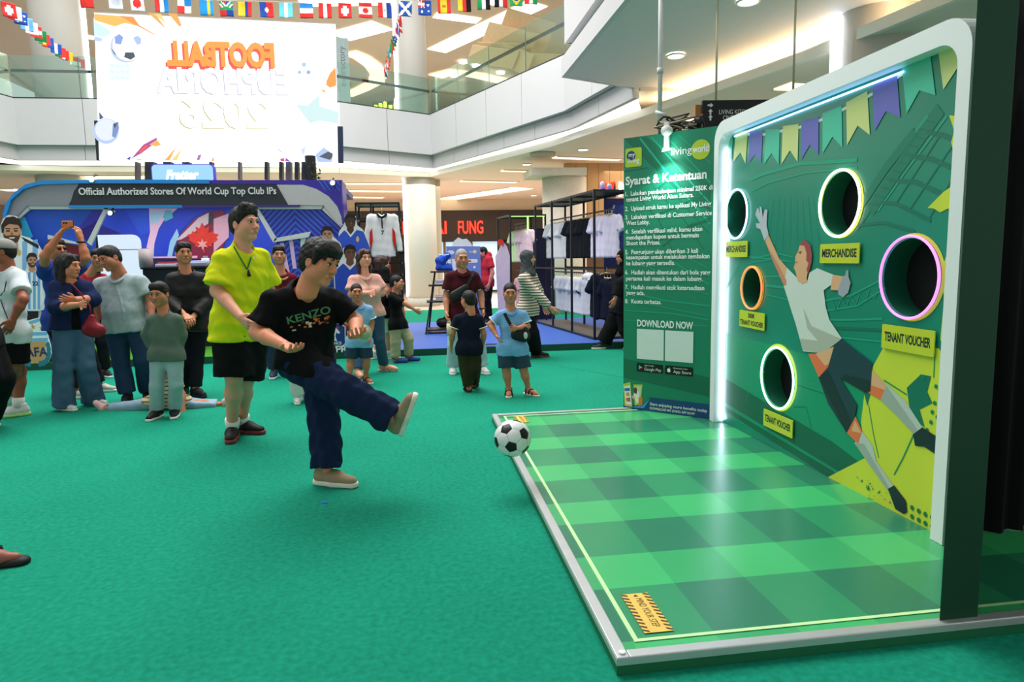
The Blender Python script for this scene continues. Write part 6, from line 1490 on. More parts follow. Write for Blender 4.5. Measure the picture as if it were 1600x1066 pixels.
UPF = [(133, -12, lambda u, v: R_, 'plain red flag at the left end of the bunting'), (178, -10, dotf('#dfe4ec', '#c8ccd8'), 'whitish flag left of the red-disc flag'), (212, -7, jap, 'white flag with a red disc on the bunting'), (251, -5, vst(R_, W_, '#2f8ad0'), 'red, white and blue upright striped flag above the screen'), (287, -3, quad(W_, '#2f8ad0', R_, W_), 'quartered white, blue and red flag above the screen'), (321, 0, drc, 'blue flag with a yellow band on the bunting'),
       (352, 1.5, saf, 'flag with a green Y shape over red and blue'), (382, 2, vst(Y_, Y_, B_, R_), 'yellow, blue and red upright striped flag'), (415, 3, emb(vst(B_, R_), '#e8e8e0'), 'half blue half red flag with white emblem'), (446, 4, emb(vst('#6fd0e0', W_, '#6fd0e0'), '#e8d8b0', .08), 'pale turquoise and white striped flag'), (478, 4.5, hst('#3a8ad8', W_, R_), 'blue, white and red level striped flag'), (507, 4.5, vst(R_, W_, R_), 'red, white, red upright striped flag'),
       (538, 4.5, cross(R_, W_), 'red flag with a white cross on the bunting'), (570, 4, can, 'red and white flag with a red leaf'), (600, 3.5, emb(vst(R_, W_, B_), '#c8d4c8', .1), 'red, white and blue flag with small emblem left of the column'), (633, 1.5, salt('#2f56a8', W_), 'blue flag with a white diagonal cross before the light strip'), (663, 0, ensign, 'dark blue ensign with stars beside the column'), (693, -2.5, emb(hst(R_, Y_, Y_, R_) if False else vst(R_, Y_, Y_, R_), '#c07a30', .12), 'red and yellow striped flag right of the column'),
       (725, -6, vst(Y_, R_, K_), 'yellow, red and black striped flag'), (755, -9, vst(GN, W_, K_), 'green, white and black striped flag'), (782, -13, vst(K_, W_, R_), 'black, white and red striped flag'), (806, -15, brz, 'green flag with a yellow diamond'), (830, -18, vst(R_, W_, GN), 'red and green flag at the right end of the bunting')]
st_ = []
for k, (x, y, fn, lab) in enumerate(UPF):
    p = DP(x - 10, y, 11.0); flag(p, V(1, -.05, -.02), .21, .235, fn, lab, k, 'flags on the bunting across the top'); st_.append(DP(x - 10, y - .5, 11.0)); st_.append(DP(x + 10, y - .8, 11.0))
tag(tube('bunting_string', st_, .004, mat('#c9c9c4', .8), None, 5), 'thin string carrying the row of flags across the top', 'string')
lst = [(4, 8), (14, 14), (24, 22), (33, 32), (41, 39), (48, 45), (56, 52), (62, 58), (68, 63), (81, 73), (88, 79), (93, 83), (100, 86), (111, 94), (119, 97)]
fns = [cross(R_, W_), vst(R_, W_), ensign, vst('#6fb0e0', W_, '#6fb0e0'), dotf(W_, '#b8b8d0'), hst(R_, W_, R_), dotf('#1c7a44', W_, .12), vst('#2c8a4a', Y_, R_), vst(R_, B_), vst(B_, W_, B_), vst('#1c7a44', R_), vst(R_, W_, R_), vst(B_, Y_), hst(R_, W_), vst(GN, R_)]
nms = ['first', 'second', 'third', 'fourth', 'fifth', 'sixth', 'seventh', 'eighth', 'ninth', 'tenth', 'eleventh', 'twelfth', 'thirteenth', 'fourteenth', 'fifteenth']
st_ = []
for k, (x, y) in enumerate(lst):
    d = 9.0 + 8.0 * k / 14; p = DP(x - 3, y - 7, d); flag(p, V(.75, .6, -.05), .16 + .07 * k / 14, .19 + .02 * k / 14, fns[k], '%s small flag from the left on the sloping string by the upper left column' % nms[k], 40 + k, 'flags on the sloping left string'); st_.append(p)
tag(tube('bunting_string', st_, .004, mat('#c9c9c4', .8), None, 5), 'thin sloping string of flags at the upper left', 'string')
st_ = []
for k in range(14):
    t_ = k / 13; x = 624 - 24 * t_ - 2 * math.sin(t_ * 3); y = 22 + 84 * t_; d = 11.5 + 6.0 * t_; p = DP(x, y, d)
    flag(p, V(.35, .9, -.1), .17, .19, fns[(k * 4 + 1) % 15], 'tiny flag on the receding string beside the upper column light', 70 + k, 'flags on the receding middle string'); st_.append(p)
tag(tube('bunting_string', [DP(634, 0, 11)] + st_, .004, mat('#c9c9c4', .8), None, 5), 'thin string of tiny flags receding beside the column', 'string')

# ================================================================== CLOTHES RACKS AND DISPLAYS
def shirt_mesh(long_=False, h=.018):
    """hanging shirt, local: x across, y thickness, z up from hem at 0 to collar at .72"""
    s = Solid((-.62, -.12, -.75 if long_ else -.05), (.62, .12, .86), h); fl = V(0, 1, 0)
    for x in (-.12, -.045, .045, .12): s.rc((x * .9, 0, .60), (x, 0, -.05), .095, .10, .05, fl, 2.4)
    s.clip((0, 0, 0), V(0, 0, -1))
    for q_ in (-1, 1):
        a, b = V(q_ * .20, 0, .66), V(q_ * (.30 if not long_ else .31), 0, .43 if not long_ else .02)
        s.rc((0, 0, .70), a, .05, .055, .05, fl, 1.8); s.rc(a, b, .070, .078 if not long_ else .05, .04, fl, 1.9, [(b * .9 + a * .1, nrm(b - a))])
    s.ripple(.006, 3, (.06, .16), np.array([1, .4, .25])); s.rc((0, -.03, .74), (0, -.03, .82), .06, .08, .01, sub=True)
    return s.mesh()
SV, SF = shirt_mesh(); LVv, LF = shirt_mesh(True)
_sm = {}
def hang_shirt(p, face, m, lab, group, sc=1.0, acc=None, hem=True):
    """p = rail point; face = horizontal facing direction"""
    face = nrm(V(face[0], face[1], 0)); xr = nrm(np.cross(V(0, 0, 1), face)); t = thing('hanging_shirt', lab, 'shirt', p - V(0, 0, .82 * sc), group)
    t.rotation_euler.z = RND.uniform(-.16, .16)
    key = (m.name, tuple(np.round(face, 2)), sc)
    if key not in _sm:
        W3 = lambda v: np.array([p - V(0, 0, .82 * sc) + xr * a * sc - face * b * sc + V(0, 0, 1) * c * sc for a, b, c in v])
        o = obj('cloth', W3(SV), SF, m, t, True)
        vv, ff = tube_vf([W3([q_])[0] for q_ in ((-.19, 0, .66), (-.08, 0, .73), (0, 0, .755), (.08, 0, .73), (.19, 0, .66))], .012 * sc, 6); h_ = obj('hanger', vv, ff, mat('#d8b98a', .5), t, True)
        vv, ff = tube_vf([W3([q_])[0] for q_ in ((0, 0, .755), (0, 0, .80), (.015, 0, .825), (0, 0, .84))], .005 * sc, 5); k_ = obj('hook', vv, ff, STEEL, t, True)
        _sm[key] = (o, h_, k_)
        if acc:
            for sx in (-1, 1):
                vv, ff = tube_vf([W3([q_])[0] for q_ in ((sx * .25, -.035, .42), (sx * .35, -.02, .47))], .022 * sc, 6); obj('cuff', vv, ff, acc, t, True)
    else:
        for o in _sm[key]:
            c = o.copy(); COL.objects.link(c); c.parent = t
    return t
RK = mat('#2a2e33', .45, .4, .04)
def rack(a, b, depth_, H, lab, bays, z0=SZ, floorm=None):
    """open metal rack along a->b (plan), depth to the right"""
    a = V(*a); b = V(*b); d = nrm(b - a); n = V(d[1], -d[0]) * depth_; t = thing('clothes_rack', lab, 'clothes rack', (*((a + b) / 2 + n / 2), z0)); L_ = np.linalg.norm(b - a)
    for k in range(bays + 1):
        p = a + (b - a) * k / bays
        for q_ in (p, p + n): beam('post', (*q_, z0), (*q_, H), .035, .035, RK, t, (1, 0, 0))
        for z in (z0 + .02, H - .02): beam('cross_bar', (*p, z), (*(p + n), z), .03, .03, RK, t)
    for q_ in (0, 1):
        for z in (z0 + .02, 1.20, H - .02): beam('long_bar', (*(a + n * q_), z), (*(b + n * q_), z), .03, .03, RK, t)
    for z in (2.12, 1.12): beam('hanging_rail', (*(a + n * .5), z), (*(b + n * .5), z), .022, .022, RK, t)
    slab('base_shelf', [a, b, b + n, a + n], z0, z0 + .04, mat('#54504c', .6), t); slab('top_board', [a, b, b + n, a + n], H - .012, H, mat('#2c3036', .5), t)
    return t, a, d, n, L_
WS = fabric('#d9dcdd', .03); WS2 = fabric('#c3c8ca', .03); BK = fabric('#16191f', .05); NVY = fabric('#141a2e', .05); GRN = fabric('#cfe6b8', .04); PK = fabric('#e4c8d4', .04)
t, a, d, n, L_ = rack((2.78, 10.35), (2.42, 13.45), .62, 2.42, 'long black metal clothes rack on the blue stage before the rules board', 3)
def row(s0, s1, cnt, z, m, lab, grp, acc=None, sc=.9):
    for k in range(cnt):
        s_ = s0 + (s1 - s0) * (k / max(1, cnt - 1)); p = a + d * s_ + n * .5; hang_shirt(V(p[0], p[1], z), (-.95, -.5), m, lab, grp, sc, acc)
row(.08, .62, 7, 2.12, fabric('#dcd4ea', .03), 'white lilac-lit shirt on the near upper rail', 'lilac-lit shirts on the upper rail'); row(.95, 1.75, 9, 2.12, BK, 'black shirt on the middle upper rail', 'black shirts on the upper rail'); row(1.95, 2.55, 7, 2.12, WS, 'white polo shirt on the far upper rail', 'white polo shirts on the upper rail', BLACKM)  # first row: the lilac light is put into the white cloth's colour
row(2.65, 3.0, 4, 2.12, WS2, 'grey-white polo shirt at the far end of the upper rail', 'grey-white polo shirts on the upper rail', BLACKM)
row(.10, .60, 5, 1.12, NVY, 'navy shirt on the near lower rail', 'navy shirts on the lower rail', None, .88); row(1.05, 1.55, 6, 1.12, WS, 'white shirt with dark cuffs on the lower rail', 'white cuffed shirts on the lower rail', BLACKM, .88); row(1.65, 2.35, 8, 1.12, WS2, 'pale grey shirt on the lower rail', 'pale grey shirts on the lower rail', None, .88)
for k, s_ in enumerate((.72, .85)):
    p = a + d * s_ + n * .35; c_ = V(p[0], p[1], 1.05); tt = thing('baseball_cap', 'white cap hung on the lower rack, %s of two' % ('nearer' if k == 0 else 'farther'), 'cap', c_ - V(0, 0, .08)); s = Solid(c_ - .2, c_ + .2, .012); s.el(c_, (.10, .11, .085), None, .01); s.clip(c_ - V(0, 0, .03), V(0, 0, -1)); s.rc(c_ + V(-.04, -.13, -.03), c_ + V(.04, -.13, -.03), .06, .06, .01, V(0, 0, 1), 4); v_, f_ = s.mesh(); obj('cap', v_, f_, WS, tt, True)
    vv, ff = ball_vf(c_ + V(0, 0, .085), .012, .012, .008, 8, 6); obj('button', vv, ff, WS2, tt, True)
tt = hang_shirt(V(*(a + d * .35 + n * .55), 1.2), (-.4, -1), NVY, 'navy jacket hanging at the near end of the lower rack', None, 1.0)
# rack at the far side with pale shirts and green light
a2, d2, n2 = a, d, n
t, a, d, n, L_ = rack((1.98, 13.9), (1.85, 14.9), .75, 2.28, 'smaller far clothes rack edged with green light left of the long rack', 1, 0.0)
beam('green_light_bar', (*(a + d * .02), 2.25), (*(a + n), 2.25), .03, .03, glow('#b8ff8a', 1.6), t); beam('green_light_bar', (*(a + n * .5), 1.2), (*(a + n * .5), 2.25), .03, .03, glow('#b8ff8a', 1.2), t)
row(.05, .5, 5, 2.05, PK, 'pale pink-white shirt on the far rack', 'pale shirts on the far rack'); row(.6, .9, 3, 2.05, GRN, 'green-lit pale shirt on the far rack', 'green-lit shirts on the far rack'); row(.1, .5, 3, 1.05, fabric('#d9a8b4', .05), 'pink striped shirt on the low far rail', 'pink shirts on the low far rail')  # green-lit row: the green light is put into the pale cloth's colour
box('poster_panel', (2.5, 14.2, .1), (2.95, 14.28, 2.0), mat('#15163a', .5), t)
# poster at the right end of the long rack
pz = Frame((0, 11.4, 0), (1, 0, 0), (0, 0, 1)); po = thing('team_poster', 'blue poster showing a cheering team behind the near end of the rack', 'poster', (*DY(962, 400, 11.4)[:2], 1.2))
flat('poster_board', [pz.pix(*p) for p in ((944, 310), (1010, 310), (1010, 420), (944, 420))], pz, mat('#1d1f6a', .5, 0, .2, 8), po, -.02, .02)
flat('poster_print', [pz.pix(*p) for p in ((958, 322), (1000, 316), (1000, 400), (966, 386), (945, 362))], pz, mat('#31439a', .5, 0, .5, 14), po, .002)
for pts in (((959, 320), (961, 321), (946, 362), (943, 362)), ((943, 362), (946, 361), (970, 390), (968, 392))): flat('poster_edge', [pz.pix(*p) for p in pts], pz, mat('#c9ccd8', .5), po, .004)
for k, (x, y) in enumerate(((960, 345), (968, 340), (964, 355), (972, 352), (966, 370))): 
    q_ = pz.pix(x, y); flat('poster_player', [(q_[0] - .05, q_[1] - .16), (q_[0] + .05, q_[1] - .16), (q_[0] + .06, q_[1]), (q_[0], q_[1] + .02), (q_[0] - .06, q_[1])], pz, mat('#27389c' if k % 2 else '#20308a', .5), po, .006 + .001 * k); flat('poster_head', circ(q_[0], q_[1] + .045, .028, 12), pz, mat('#8a5f48', .5), po, .007 + .001 * k)
# things on top of the long rack
for k, (s_, c) in enumerate(((.12, '#e6dcf0'), (.22, '#cfd4e8'))):
    p = a2 + d2 * s_ + n2 * (.3 + .25 * k); tt = thing('helmet_trophy', '%s pale rounded trophy on top of the rack under the red logo' % ('taller' if k == 0 else 'smaller'), 'trophy', (p[0], p[1], 2.42)); v_, f_ = ball_vf((p[0], p[1], 2.50 - .01 * k), .042, .042, .055 - .012 * k, 14, 10); obj('dome', v_, f_, mat(c, .4), tt, True); cyl('plinth', p, .05, 2.42, 2.452, mat('#8a6ad0', .4), tt, 16)
# left display frame with the big white polo
dfr = thing('garment_stand', 'tall black open frame holding a white long-sleeved polo', 'display frame', (*DY(595, 560, 11.6)[:2], SZ))
xa, xb = DY(559, 400, 11.6)[0], DY(626, 400, 11.6)[0]; zt2 = DY(590, 318, 11.6)[2]
for x in (xa, xa + .35 * (xb - xa), xb):
    for y in (11.6, 12.3): beam('post', (x, y, SZ), (x, y, zt2 - (0 if x == xb else .0)), .03, .03, RK, dfr, (1, 0, 0))
for z in (SZ + .05, 1.15, 1.35, zt2 - .25, zt2):
    for y in (11.6, 12.3): beam('rail', (xa, y, z), (xb, y, z), .03, .03, RK, dfr)
    for x in (xa, xb): beam('rail', (x, 11.6, z), (x, 12.3, z), .03, .03, RK, dfr)
box('roof_board', (xa, 11.6, zt2), (xb, 12.3, zt2 + .02), mat('#2d3a46', .5), dfr)
fp2 = Frame((0, 11.5, 0), (1, 0, 0), (0, 0, 1)); zc = fp2.pix(600, 330)[1]
ps = thing('display_polo', 'large white long-sleeved polo with red and green side panels', 'shirt', (*DY(600, 410, 11.5)[:2], zc - .9)); cx_ = fp2.pix(598, 370)[0]
W3 = lambda v: np.array([V(cx_ + q_[0] * .95, 11.5 + q_[1] * .9, zc - .74 + q_[2] * .95) for q_ in v]); obj('cloth', W3(LVv), LF, fabric('#e6e6e2', .03), ps, True)
for sx in (-1, 1):
    obj('side_panel', W3([(sx * .17, -.060, .50), (sx * .215, -.052, .42), (sx * .225, -.050, .24), (sx * .20, -.056, .12), (sx * .165, -.060, .28)]), [(0, 1, 2, 3, 4)], fabric('#c4302e', .05), ps); obj('side_stripe', W3([(sx * .20, -.058, .12), (sx * .225, -.054, .24), (sx * .235, -.050, .16), (sx * .215, -.054, .08)]), [(0, 1, 2, 3)], fabric('#2e7a4a', .05), ps)
    vv, ff = tube_vf(W3([(sx * .298, -.0, .055), (sx * .305, 0, .085)]), .052, 8); obj('cuff', vv, ff, BK, ps, True)
vv, ff = tube_vf(W3([(-.075, -.02, .73), (-.05, -.075, .69), (0, -.085, .665), (.05, -.075, .69), (.075, -.02, .73)]), .020, 8); obj('collar', vv, ff, BK, ps, True)
vv, ff = tube_vf(W3([(0, -.075, .66), (0, -.07, .48)]), .010, 6); obj('placket', vv, ff, BK, ps, True)
vv, ff = tube_vf(W3([(0, 0, .74), (0, 0, .84)]), .008, 6); obj('hanger', vv, ff, mat('#c89a4a', .5), ps, True)
text('chest_number', '7', fp2, (cx_ - .02, zc - .74 + .36), .09, BK, ps, off=.075, bold=.03)
# --- leaning shelf with goods, signboard, white standee
p = G(672, 516, SZ); q = G(722, 526, SZ)
shf = thing('ladder_shelf', 'black ladder shelf on the blue stage beside the old man', 'shelf', (*((p + q)[:2] / 2), SZ))
X0, X1, Y0 = p[0], q[0] + .05, p[1] - 1.4; Y0 = 12.2
X0, X1 = DY(668, 500, Y0)[0], DY(722, 500, Y0)[0]
zs = [DY(690, y, Y0)[2] for y in (515, 472, 447, 426)]
for x in (X0 + .02, X1 - .02):
    beam('leg', (x - .06, Y0 - .22, SZ), (x + (.14 if x < (X0 + X1) / 2 else 0), Y0 + .1, zs[3]), .03, .03, RK, shf, (1, 0, 0)); beam('leg', (x, Y0 + .25, SZ), (x + (.14 if x < (X0 + X1) / 2 else 0), Y0 + .14, zs[3]), .03, .03, RK, shf, (1, 0, 0))
for k, z in enumerate(zs):
    w = .05 * k; box('shelf_board', (X0 + w * .8 - .04, Y0 - .22 + w, max(z, SZ)), (X1 + .04, Y0 + .25, max(z, SZ) + .025), mat('#2a2624', .5), shf)
bg_ = thing('drawstring_bag', 'blue drawstring bag on the top of the ladder shelf', 'bag', (X0 + .34, Y0, zs[3] + .025)); c_ = V(X0 + .32, Y0 + .05, zs[3] + .20)
blob('bag_body', [('rc', c_ - V(.08, 0, .12), c_ + V(.08, 0, -.12), .07, .07, .03), ('rc', c_ - V(.07, 0, 0), c_ + V(.07, 0, .10), .085, .06, .05)], .012, fabric('#2a4fb8', .08), bg_, .006, 2, [(c_ - V(0, 0, .17), V(0, 0, -1))])
tube('drawstring', [c_ + V(-.09, -.08, .12), c_ + V(0, -.1, .10), c_ + V(.09, -.08, .12)], .008, mat('#e4e6ea', .7), bg_)
bk = thing('letter_block', 'white letter U block beside the blue drawstring bag', 'display letter', (X0 + .55, Y0 - .05, zs[3] + .025)); fu = Frame((X0 + .46, Y0 - .06, zs[3] + .03), (1, 0, 0), (0, 0, 1)); text('letter', 'U', fu, (0, 0), .28, mat('#ece6f4', .5), bk, thick=.04, bold=.05, off=.04)
for k in (1, 2):
    bx_ = thing('folded_shirts', 'stack of folded white shirts on the %s shelf of the ladder shelf' % ('middle' if k == 1 else 'upper'), 'folded clothes', (X0 + .3, Y0, zs[k] + .025))
    for j in range(3): box('folded_shirt', (X0 + .16, Y0 - .1, zs[k] + .026 + j * .03), (X0 + .46 - .01 * j, Y0 + .15, zs[k] + .052 + j * .03), (WS, WS2, PK)[j], bx_, .01)
hb_ = thing('black_box', 'black bag on the lowest board of the ladder shelf', 'bag', (X0 + .4, Y0, zs[0] + .025)); blob('bag_body', [('rc', (X0 + .25, Y0, zs[0] + .12), (X0 + .5, Y0, zs[0] + .12), .09, .09, .03)], .014, BLACKM, hb_, .004, 1, [((0, 0, zs[0] + .028), V(0, 0, -1))]); tube('handle', [(X0 + .28, Y0, zs[0] + .2), (X0 + .37, Y0, zs[0] + .29), (X0 + .47, Y0, zs[0] + .2)], .01, BLACKM, hb_)
sb = Frame((0, 13.2, 0), (1, -.03, 0), (0, 0, 1)); a_, b_ = sb.pix(697, 385), sb.pix(750, 385); zb = .1
sgb = thing('promo_board', 'lilac-blue promotion board with logos behind the old man', 'sign board', sb.at((a_[0] + b_[0]) / 2, zb))
flat('board', [(a_[0], zb), (b_[0], zb), (b_[0], b_[1]), (a_[0], a_[1])], sb, mat('#6f83c8', .5, 0, .04), sgb, 0, .05)
flat('crown', [sb.pix(*p) for p in ((706, 386), (708, 378), (716, 371), (722, 374), (729, 373), (736, 380), (738, 386))], sb, mat('#d6dade', .5), sgb, -.01, .03)
flat('logo_pill', rrect(*sb.pix(699, 411.5), *sb.pix(746, 405), .03), sb, mat('#dfe4ee', .5), sgb, .051); flat('logo_disc', circ(*sb.pix(741.5, 393.5), .035, 16), sb, mat('#cfd488', .5), sgb, .051); flat('logo_oval', circ(*sb.pix(704, 394.5), .07, 18, .04), sb, mat('#cfd9f4', .5), sgb, .051)
text('logo_lettering', 'living', sb, sb.pix(733, 395), .06, mat('#f0f2f8', .5), sgb, off=.052)
for k in range(4): flat('logo_mark', rrect(sb.pix(704 + k * 9, 410)[0], sb.pix(704, 410)[1], sb.pix(709 + k * 9, 410)[0], sb.pix(704, 407)[1], .008), sb, mat(('#8a8fa0', '#d04a4a', '#7a86b8', '#d84a3a')[k], .5), sgb, .053)
for x in (701, 741): flat('rosette', star(*sb.pix(x, 417.5), .03, 6, .6), sb, mat('#f0f2f8', .5), sgb, .052)
sb2 = Frame((0, 13.4, 0), (1, 0, 0), (0, 0, 1)); wst = thing('white_cutout', 'tall pale pinkish cutout standing left of the far rack', 'cutout', (*DY(784, 470, 13.4)[:2], 0))
flat('board', [sb2.pix(*p) for p in ((779, 497), (776, 440), (774, 400), (781, 388), (786, 378), (792, 386), (796, 400), (796, 497))], sb2, mat('#d6c2d4', .5), wst, 0, .05)
flat('red_bow', [sb2.pix(*p) for p in ((777, 383), (778, 375), (783, 374), (787, 378), (786, 384), (781, 381))], sb2, mat('#d8302a', .5), wst, .05, .02)
# ================================================================== THE PEOPLE IN THE HALL
def denim(c): return mat(c, .85, 0, .14, 7.0, .15, .3, 260)
CREAM = mat('#e8e4da', .55); DSOLE = mat('#22211f', .6)
def stripes(a, b, n):
    m = bpy.data.materials.new('striped_knit'); m.use_nodes = True; nt = m.node_tree; bs = nt.nodes['Principled BSDF']; L = nt.links.new; tc = nt.nodes.new('ShaderNodeTexCoord'); sp = nt.nodes.new('ShaderNodeSeparateXYZ'); L(tc.outputs['Object'], sp.inputs[0])
    mu = nt.nodes.new('ShaderNodeMath'); mu.operation = 'MULTIPLY'; mu.inputs[1].default_value = n; L(sp.outputs[2], mu.inputs[0]); fr = nt.nodes.new('ShaderNodeMath'); fr.operation = 'FRACT'; L(mu.outputs[0], fr.inputs[0]); lt = nt.nodes.new('ShaderNodeMath'); lt.operation = 'LESS_THAN'; lt.inputs[1].default_value = .38; L(fr.outputs[0], lt.inputs[0])
    mx = nt.nodes.new('ShaderNodeMix'); mx.data_type = 'RGBA'; mx.inputs[6].default_value = (*lin(a), 1); mx.inputs[7].default_value = (*lin(b), 1); L(lt.outputs[0], mx.inputs[0]); L(mx.outputs[2], bs.inputs['Base Color']); bs.inputs['Roughness'].default_value = .9
    return m
def collar(o, m, r=.047, w=.011):
    """folded collar round the neck"""
    c = (o.q['shR'] + o.q['shL']) / 2 + o.spine * .034 * o.H; pts = []
    for k in range(15):
        a = -2.75 + 5.5 * k / 14; pts.append(c + (o.fr * math.cos(a) * 1.05 + o.side * math.sin(a)) * r * o.H - o.spine * (.030 * o.H * max(0, math.cos(a)) ** 2) + o.fr * .012 * o.H)
    return tube('collar', pts, w * o.H / 1.7 * 1.2, m, o.top, 8)
def sleeve_band(o, m, frac, e=.014):
    for s_ in 'RL':
        a, b = o.q['sh' + s_], o.q['el' + s_]; d = nrm(b - a); p = a + (b - a) * frac; n = nrm(np.cross(d, V(.3, .5, .8))); k = np.cross(d, n); r = (.036 + (.030 - .036) * frac) * o.H + e + .012 * frac
        tube('sleeve_band', [p - d * .006 + (n * math.cos(x) + k * math.sin(x)) * r for x in np.linspace(0, 2 * math.pi, 20, endpoint=False)], .006, m, o.top, 6, True)

# ---- the kicker
kk = person('young man in black T-shirt and navy trousers kicking with his right leg', (512, 757), 1.70, 35,
    J={'head': (499, 411, -.26), 'shR': (422, 466, -.12), 'shL': (521, 462, -.06), 'elR': (402, 520, -.14), 'wrR': (447, 541, -.34), 'elL': (556, 502, -.10), 'wrL': (556, 520, -.36), 'hipR': (462, 565, -.06), 'hipL': (497, 564, .05),
       'knR': (541, 612, -.20), 'ftR': (617, 655, -.22), 'knL': (505, 648, .02), 'ftL': (512, 757)}, raised=('ftR',), head=(58, -14, -8), hh=.245, skin='#c98f68', hair=('fringe', HAIRB),
    top=dict(m=fabric('#0e0f12', .1), sleeve=.74, hem=-.012, e=.022, wr=.010, sw=.022, neck=.046, fine=True), bottom=dict(m=fabric('#1a2748', .08), len=1.93, e=.020, knee=.046, cuff=.046, wr=.012),
    shoes=dict(kind='sneaker', m=mat('#a08a6e', .8, 0, .08, 40), sole=CREAM, lace=mat('#c9b79a', .8), dirR=(.30, -.40, .80), upR=(-.6, -.2, .5), s=1.06), hands=(.55, .75), palms=((.15, -.25, 1), (-.2, .1, 1)), fy=(60, 62), lod=.82, seed=4)
tb = bvh_of([kk.top])
def on_shirt(b, px, py, off=.004): return hit(b, px, py, off)
def shirt_text(o, b, s_, x0, y0, x1, y1, hpx, m, name='shirt_print', bold=.02):
    """lettering laid on cloth between two places"""
    cu = bpy.data.curves.new('tmp', 'FONT'); cu.body = s_; cu.size = 1; cu.offset = bold; v, f = curve_vf(cu)
    x = (v[:, 0] - v[:, 0].min()) / (v[:, 0].max() - v[:, 0].min()); y = (v[:, 1] - v[:, 1].min()) / (v[:, 1].max() - v[:, 1].min()); d = nrm(V(x1 - x0, y1 - y0)); up_ = V(d[1], -d[0]); L_ = math.hypot(x1 - x0, y1 - y0); pts = []
    for a, c in zip(x, y):
        p = V(x0, y0) + d * a * L_ + up_ * c * hpx; h_ = hit(b, p[0], p[1], .004)
        if h_ is None: return None
        pts.append(h_)
    return obj(name, pts, f, m, o.top)
shirt_text(kk, tb, 'KENZO', 450, 507, 517, 489, 12, print_('#4f8a62'))
rr = random.Random(2)
for k in range(24):
    x = rr.uniform(453, 514); y = 508 - (x - 453) * .20 + rr.uniform(-3, 9) + (6 if x < 470 else 0); w = rr.uniform(3, 6); hgt = rr.uniform(1.5, 4)
    pts = [hit(tb, x + a * w, y + b * hgt - a * w * .2, .003 + k * .00012) for a, b in ((-.5, -.5), (.5, -.5), (.6, .5), (-.4, .5))]
    if all(p is not None for p in pts): obj('shirt_print', pts, [(0, 1, 2, 3)], print_(('#d8702a', '#c85a20', '#e08a3a', '#d8d4c4', '#2a1a10')[k % 5]), kk.top)

# ---- the man in yellow
ym = person('man in bright yellow T-shirt and black shorts with a whistle', (378, 690), 1.86, 40,
    J={'head': (382, 351), 'shR': (345, 401), 'shL': (410, 399), 'elR': (339, 455, -.02), 'wrR': (377, 496, -.14), 'elL': (420, 455), 'wrL': (420, 500), 'hipR': (362, 508), 'hipL': (392, 508), 'knR': (366, 590), 'knL': (383, 594), 'ftR': (364, 684), 'ftL': (379, 676)},
    head=(58, 2, 0), hh=.252, skin='#d3a184', hair=('quiff', HAIRB), top=dict(m=fabric('#d9e01e', .05), sleeve=.80, hem=.06, e=.022, wr=.010, sw=.034, neck=.043), bottom=dict(m=fabric('#0f1013', .08), len=.97, e=.03, knee=.062, wr=.006, name='shorts'),
    shoes=dict(kind='hightop', m=mat('#1d1a1c', .7, 0, .5, 50), sole=mat('#8a3034', .5, 0, .5, 20), lace=mat('#2c2c2e', .8), s=1.0), socks=(mat('#e9e9e6', .9), .14), hands=(.45, .4), fy=(8, 62), g=1.06, lod=.9, seed=6, belly=.012)
tb = bvh_of([ym.top])
lan = thing('whistle_lanyard', 'green lanyard with black whistle on the yellow T-shirt', 'lanyard', hit(tb, 387, 428, .01))
GL = fabric('#1c7a44', .05)
ribbon('cord', [hit(tb, x, y, .006) for x, y in ((366, 386), (370, 395), (375, 404), (380, 412), (385, 421))], .010, GL, lan); ribbon('cord', [hit(tb, x, y, .006) for x, y in ((395, 386), (393, 395), (391, 404), (388.5, 412), (386, 421))], .010, GL, lan)
c_ = hit(tb, 387, 428, .016); tube('whistle', [c_ + V(0, 0, .028), c_ + V(0, -.004, 0), c_ + V(.004, -.004, -.022)], [.007, .012, .014], mat('#0c0d0e', .3), lan, 10)
shirt_text(ym, tb, 'C', 396, 406, 401, 404, 5, print_('#f0f2a0'), 'chest_logo')

# ---- spectators on the left
wj = person('woman in dark blue jacket and wide jeans with crossed arms', (125, 640), 1.55, 28,
    J={'head': (107, 416), 'shR': (87, 445), 'shL': (136, 446), 'elR': (88, 481, -.05), 'wrR': (126, 476, -.24), 'elL': (146, 468, -.08), 'wrL': (115, 468, -.30), 'hipR': (101, 506), 'hipL': (128, 506), 'knR': (98, 574), 'knL': (134, 570), 'ftR': (101, 641), 'ftL': (146, 633)},
    head=(78, -2, 0), hh=.225, skin='#bd8a68', hair=('long', HAIRB), top=dict(m=fabric('#0d0e12'), sleeve=.4, hem=.03, e=.010), over=dict(m=fabric('#1c2950', .1), sleeve=1.35, hem=.03, e=.026, open=.05, wr=.006, name='jacket', sw=.016),
    bottom=dict(m=denim('#4f6d8c'), len=2.1, e=.014, knee=.046, cuff=.060, wr=.006), shoes=dict(m=mat('#e6e6e2', .5), s=.9), female=True, hands=(.4, .35), palms=((.1, -1, .2), (-.2, .8, .3)), fy=(60, 70), seed=8)
hb = thing('red_handbag', 'small dark red handbag at the hip of the denim-jacket woman', 'handbag', DP(146, 520, depth(wj.q['hipL']) - .16)); c_ = DP(146, 509, depth(wj.q['hipL']) - .17)
blob('bag_body', [('rc', c_ + V(-.05, 0, -.04), c_ + V(.06, 0, -.05), .055, .050, .03, V(0, 1, 0), 1.5), ('rc', c_ + V(-.01, 0, -.02), c_ + V(-.012, 0, .07), .075, .035, .05, V(0, 1, 0), 1.5)], .010, mat('#8a1626', .45, 0, .08), hb, .004, 2)
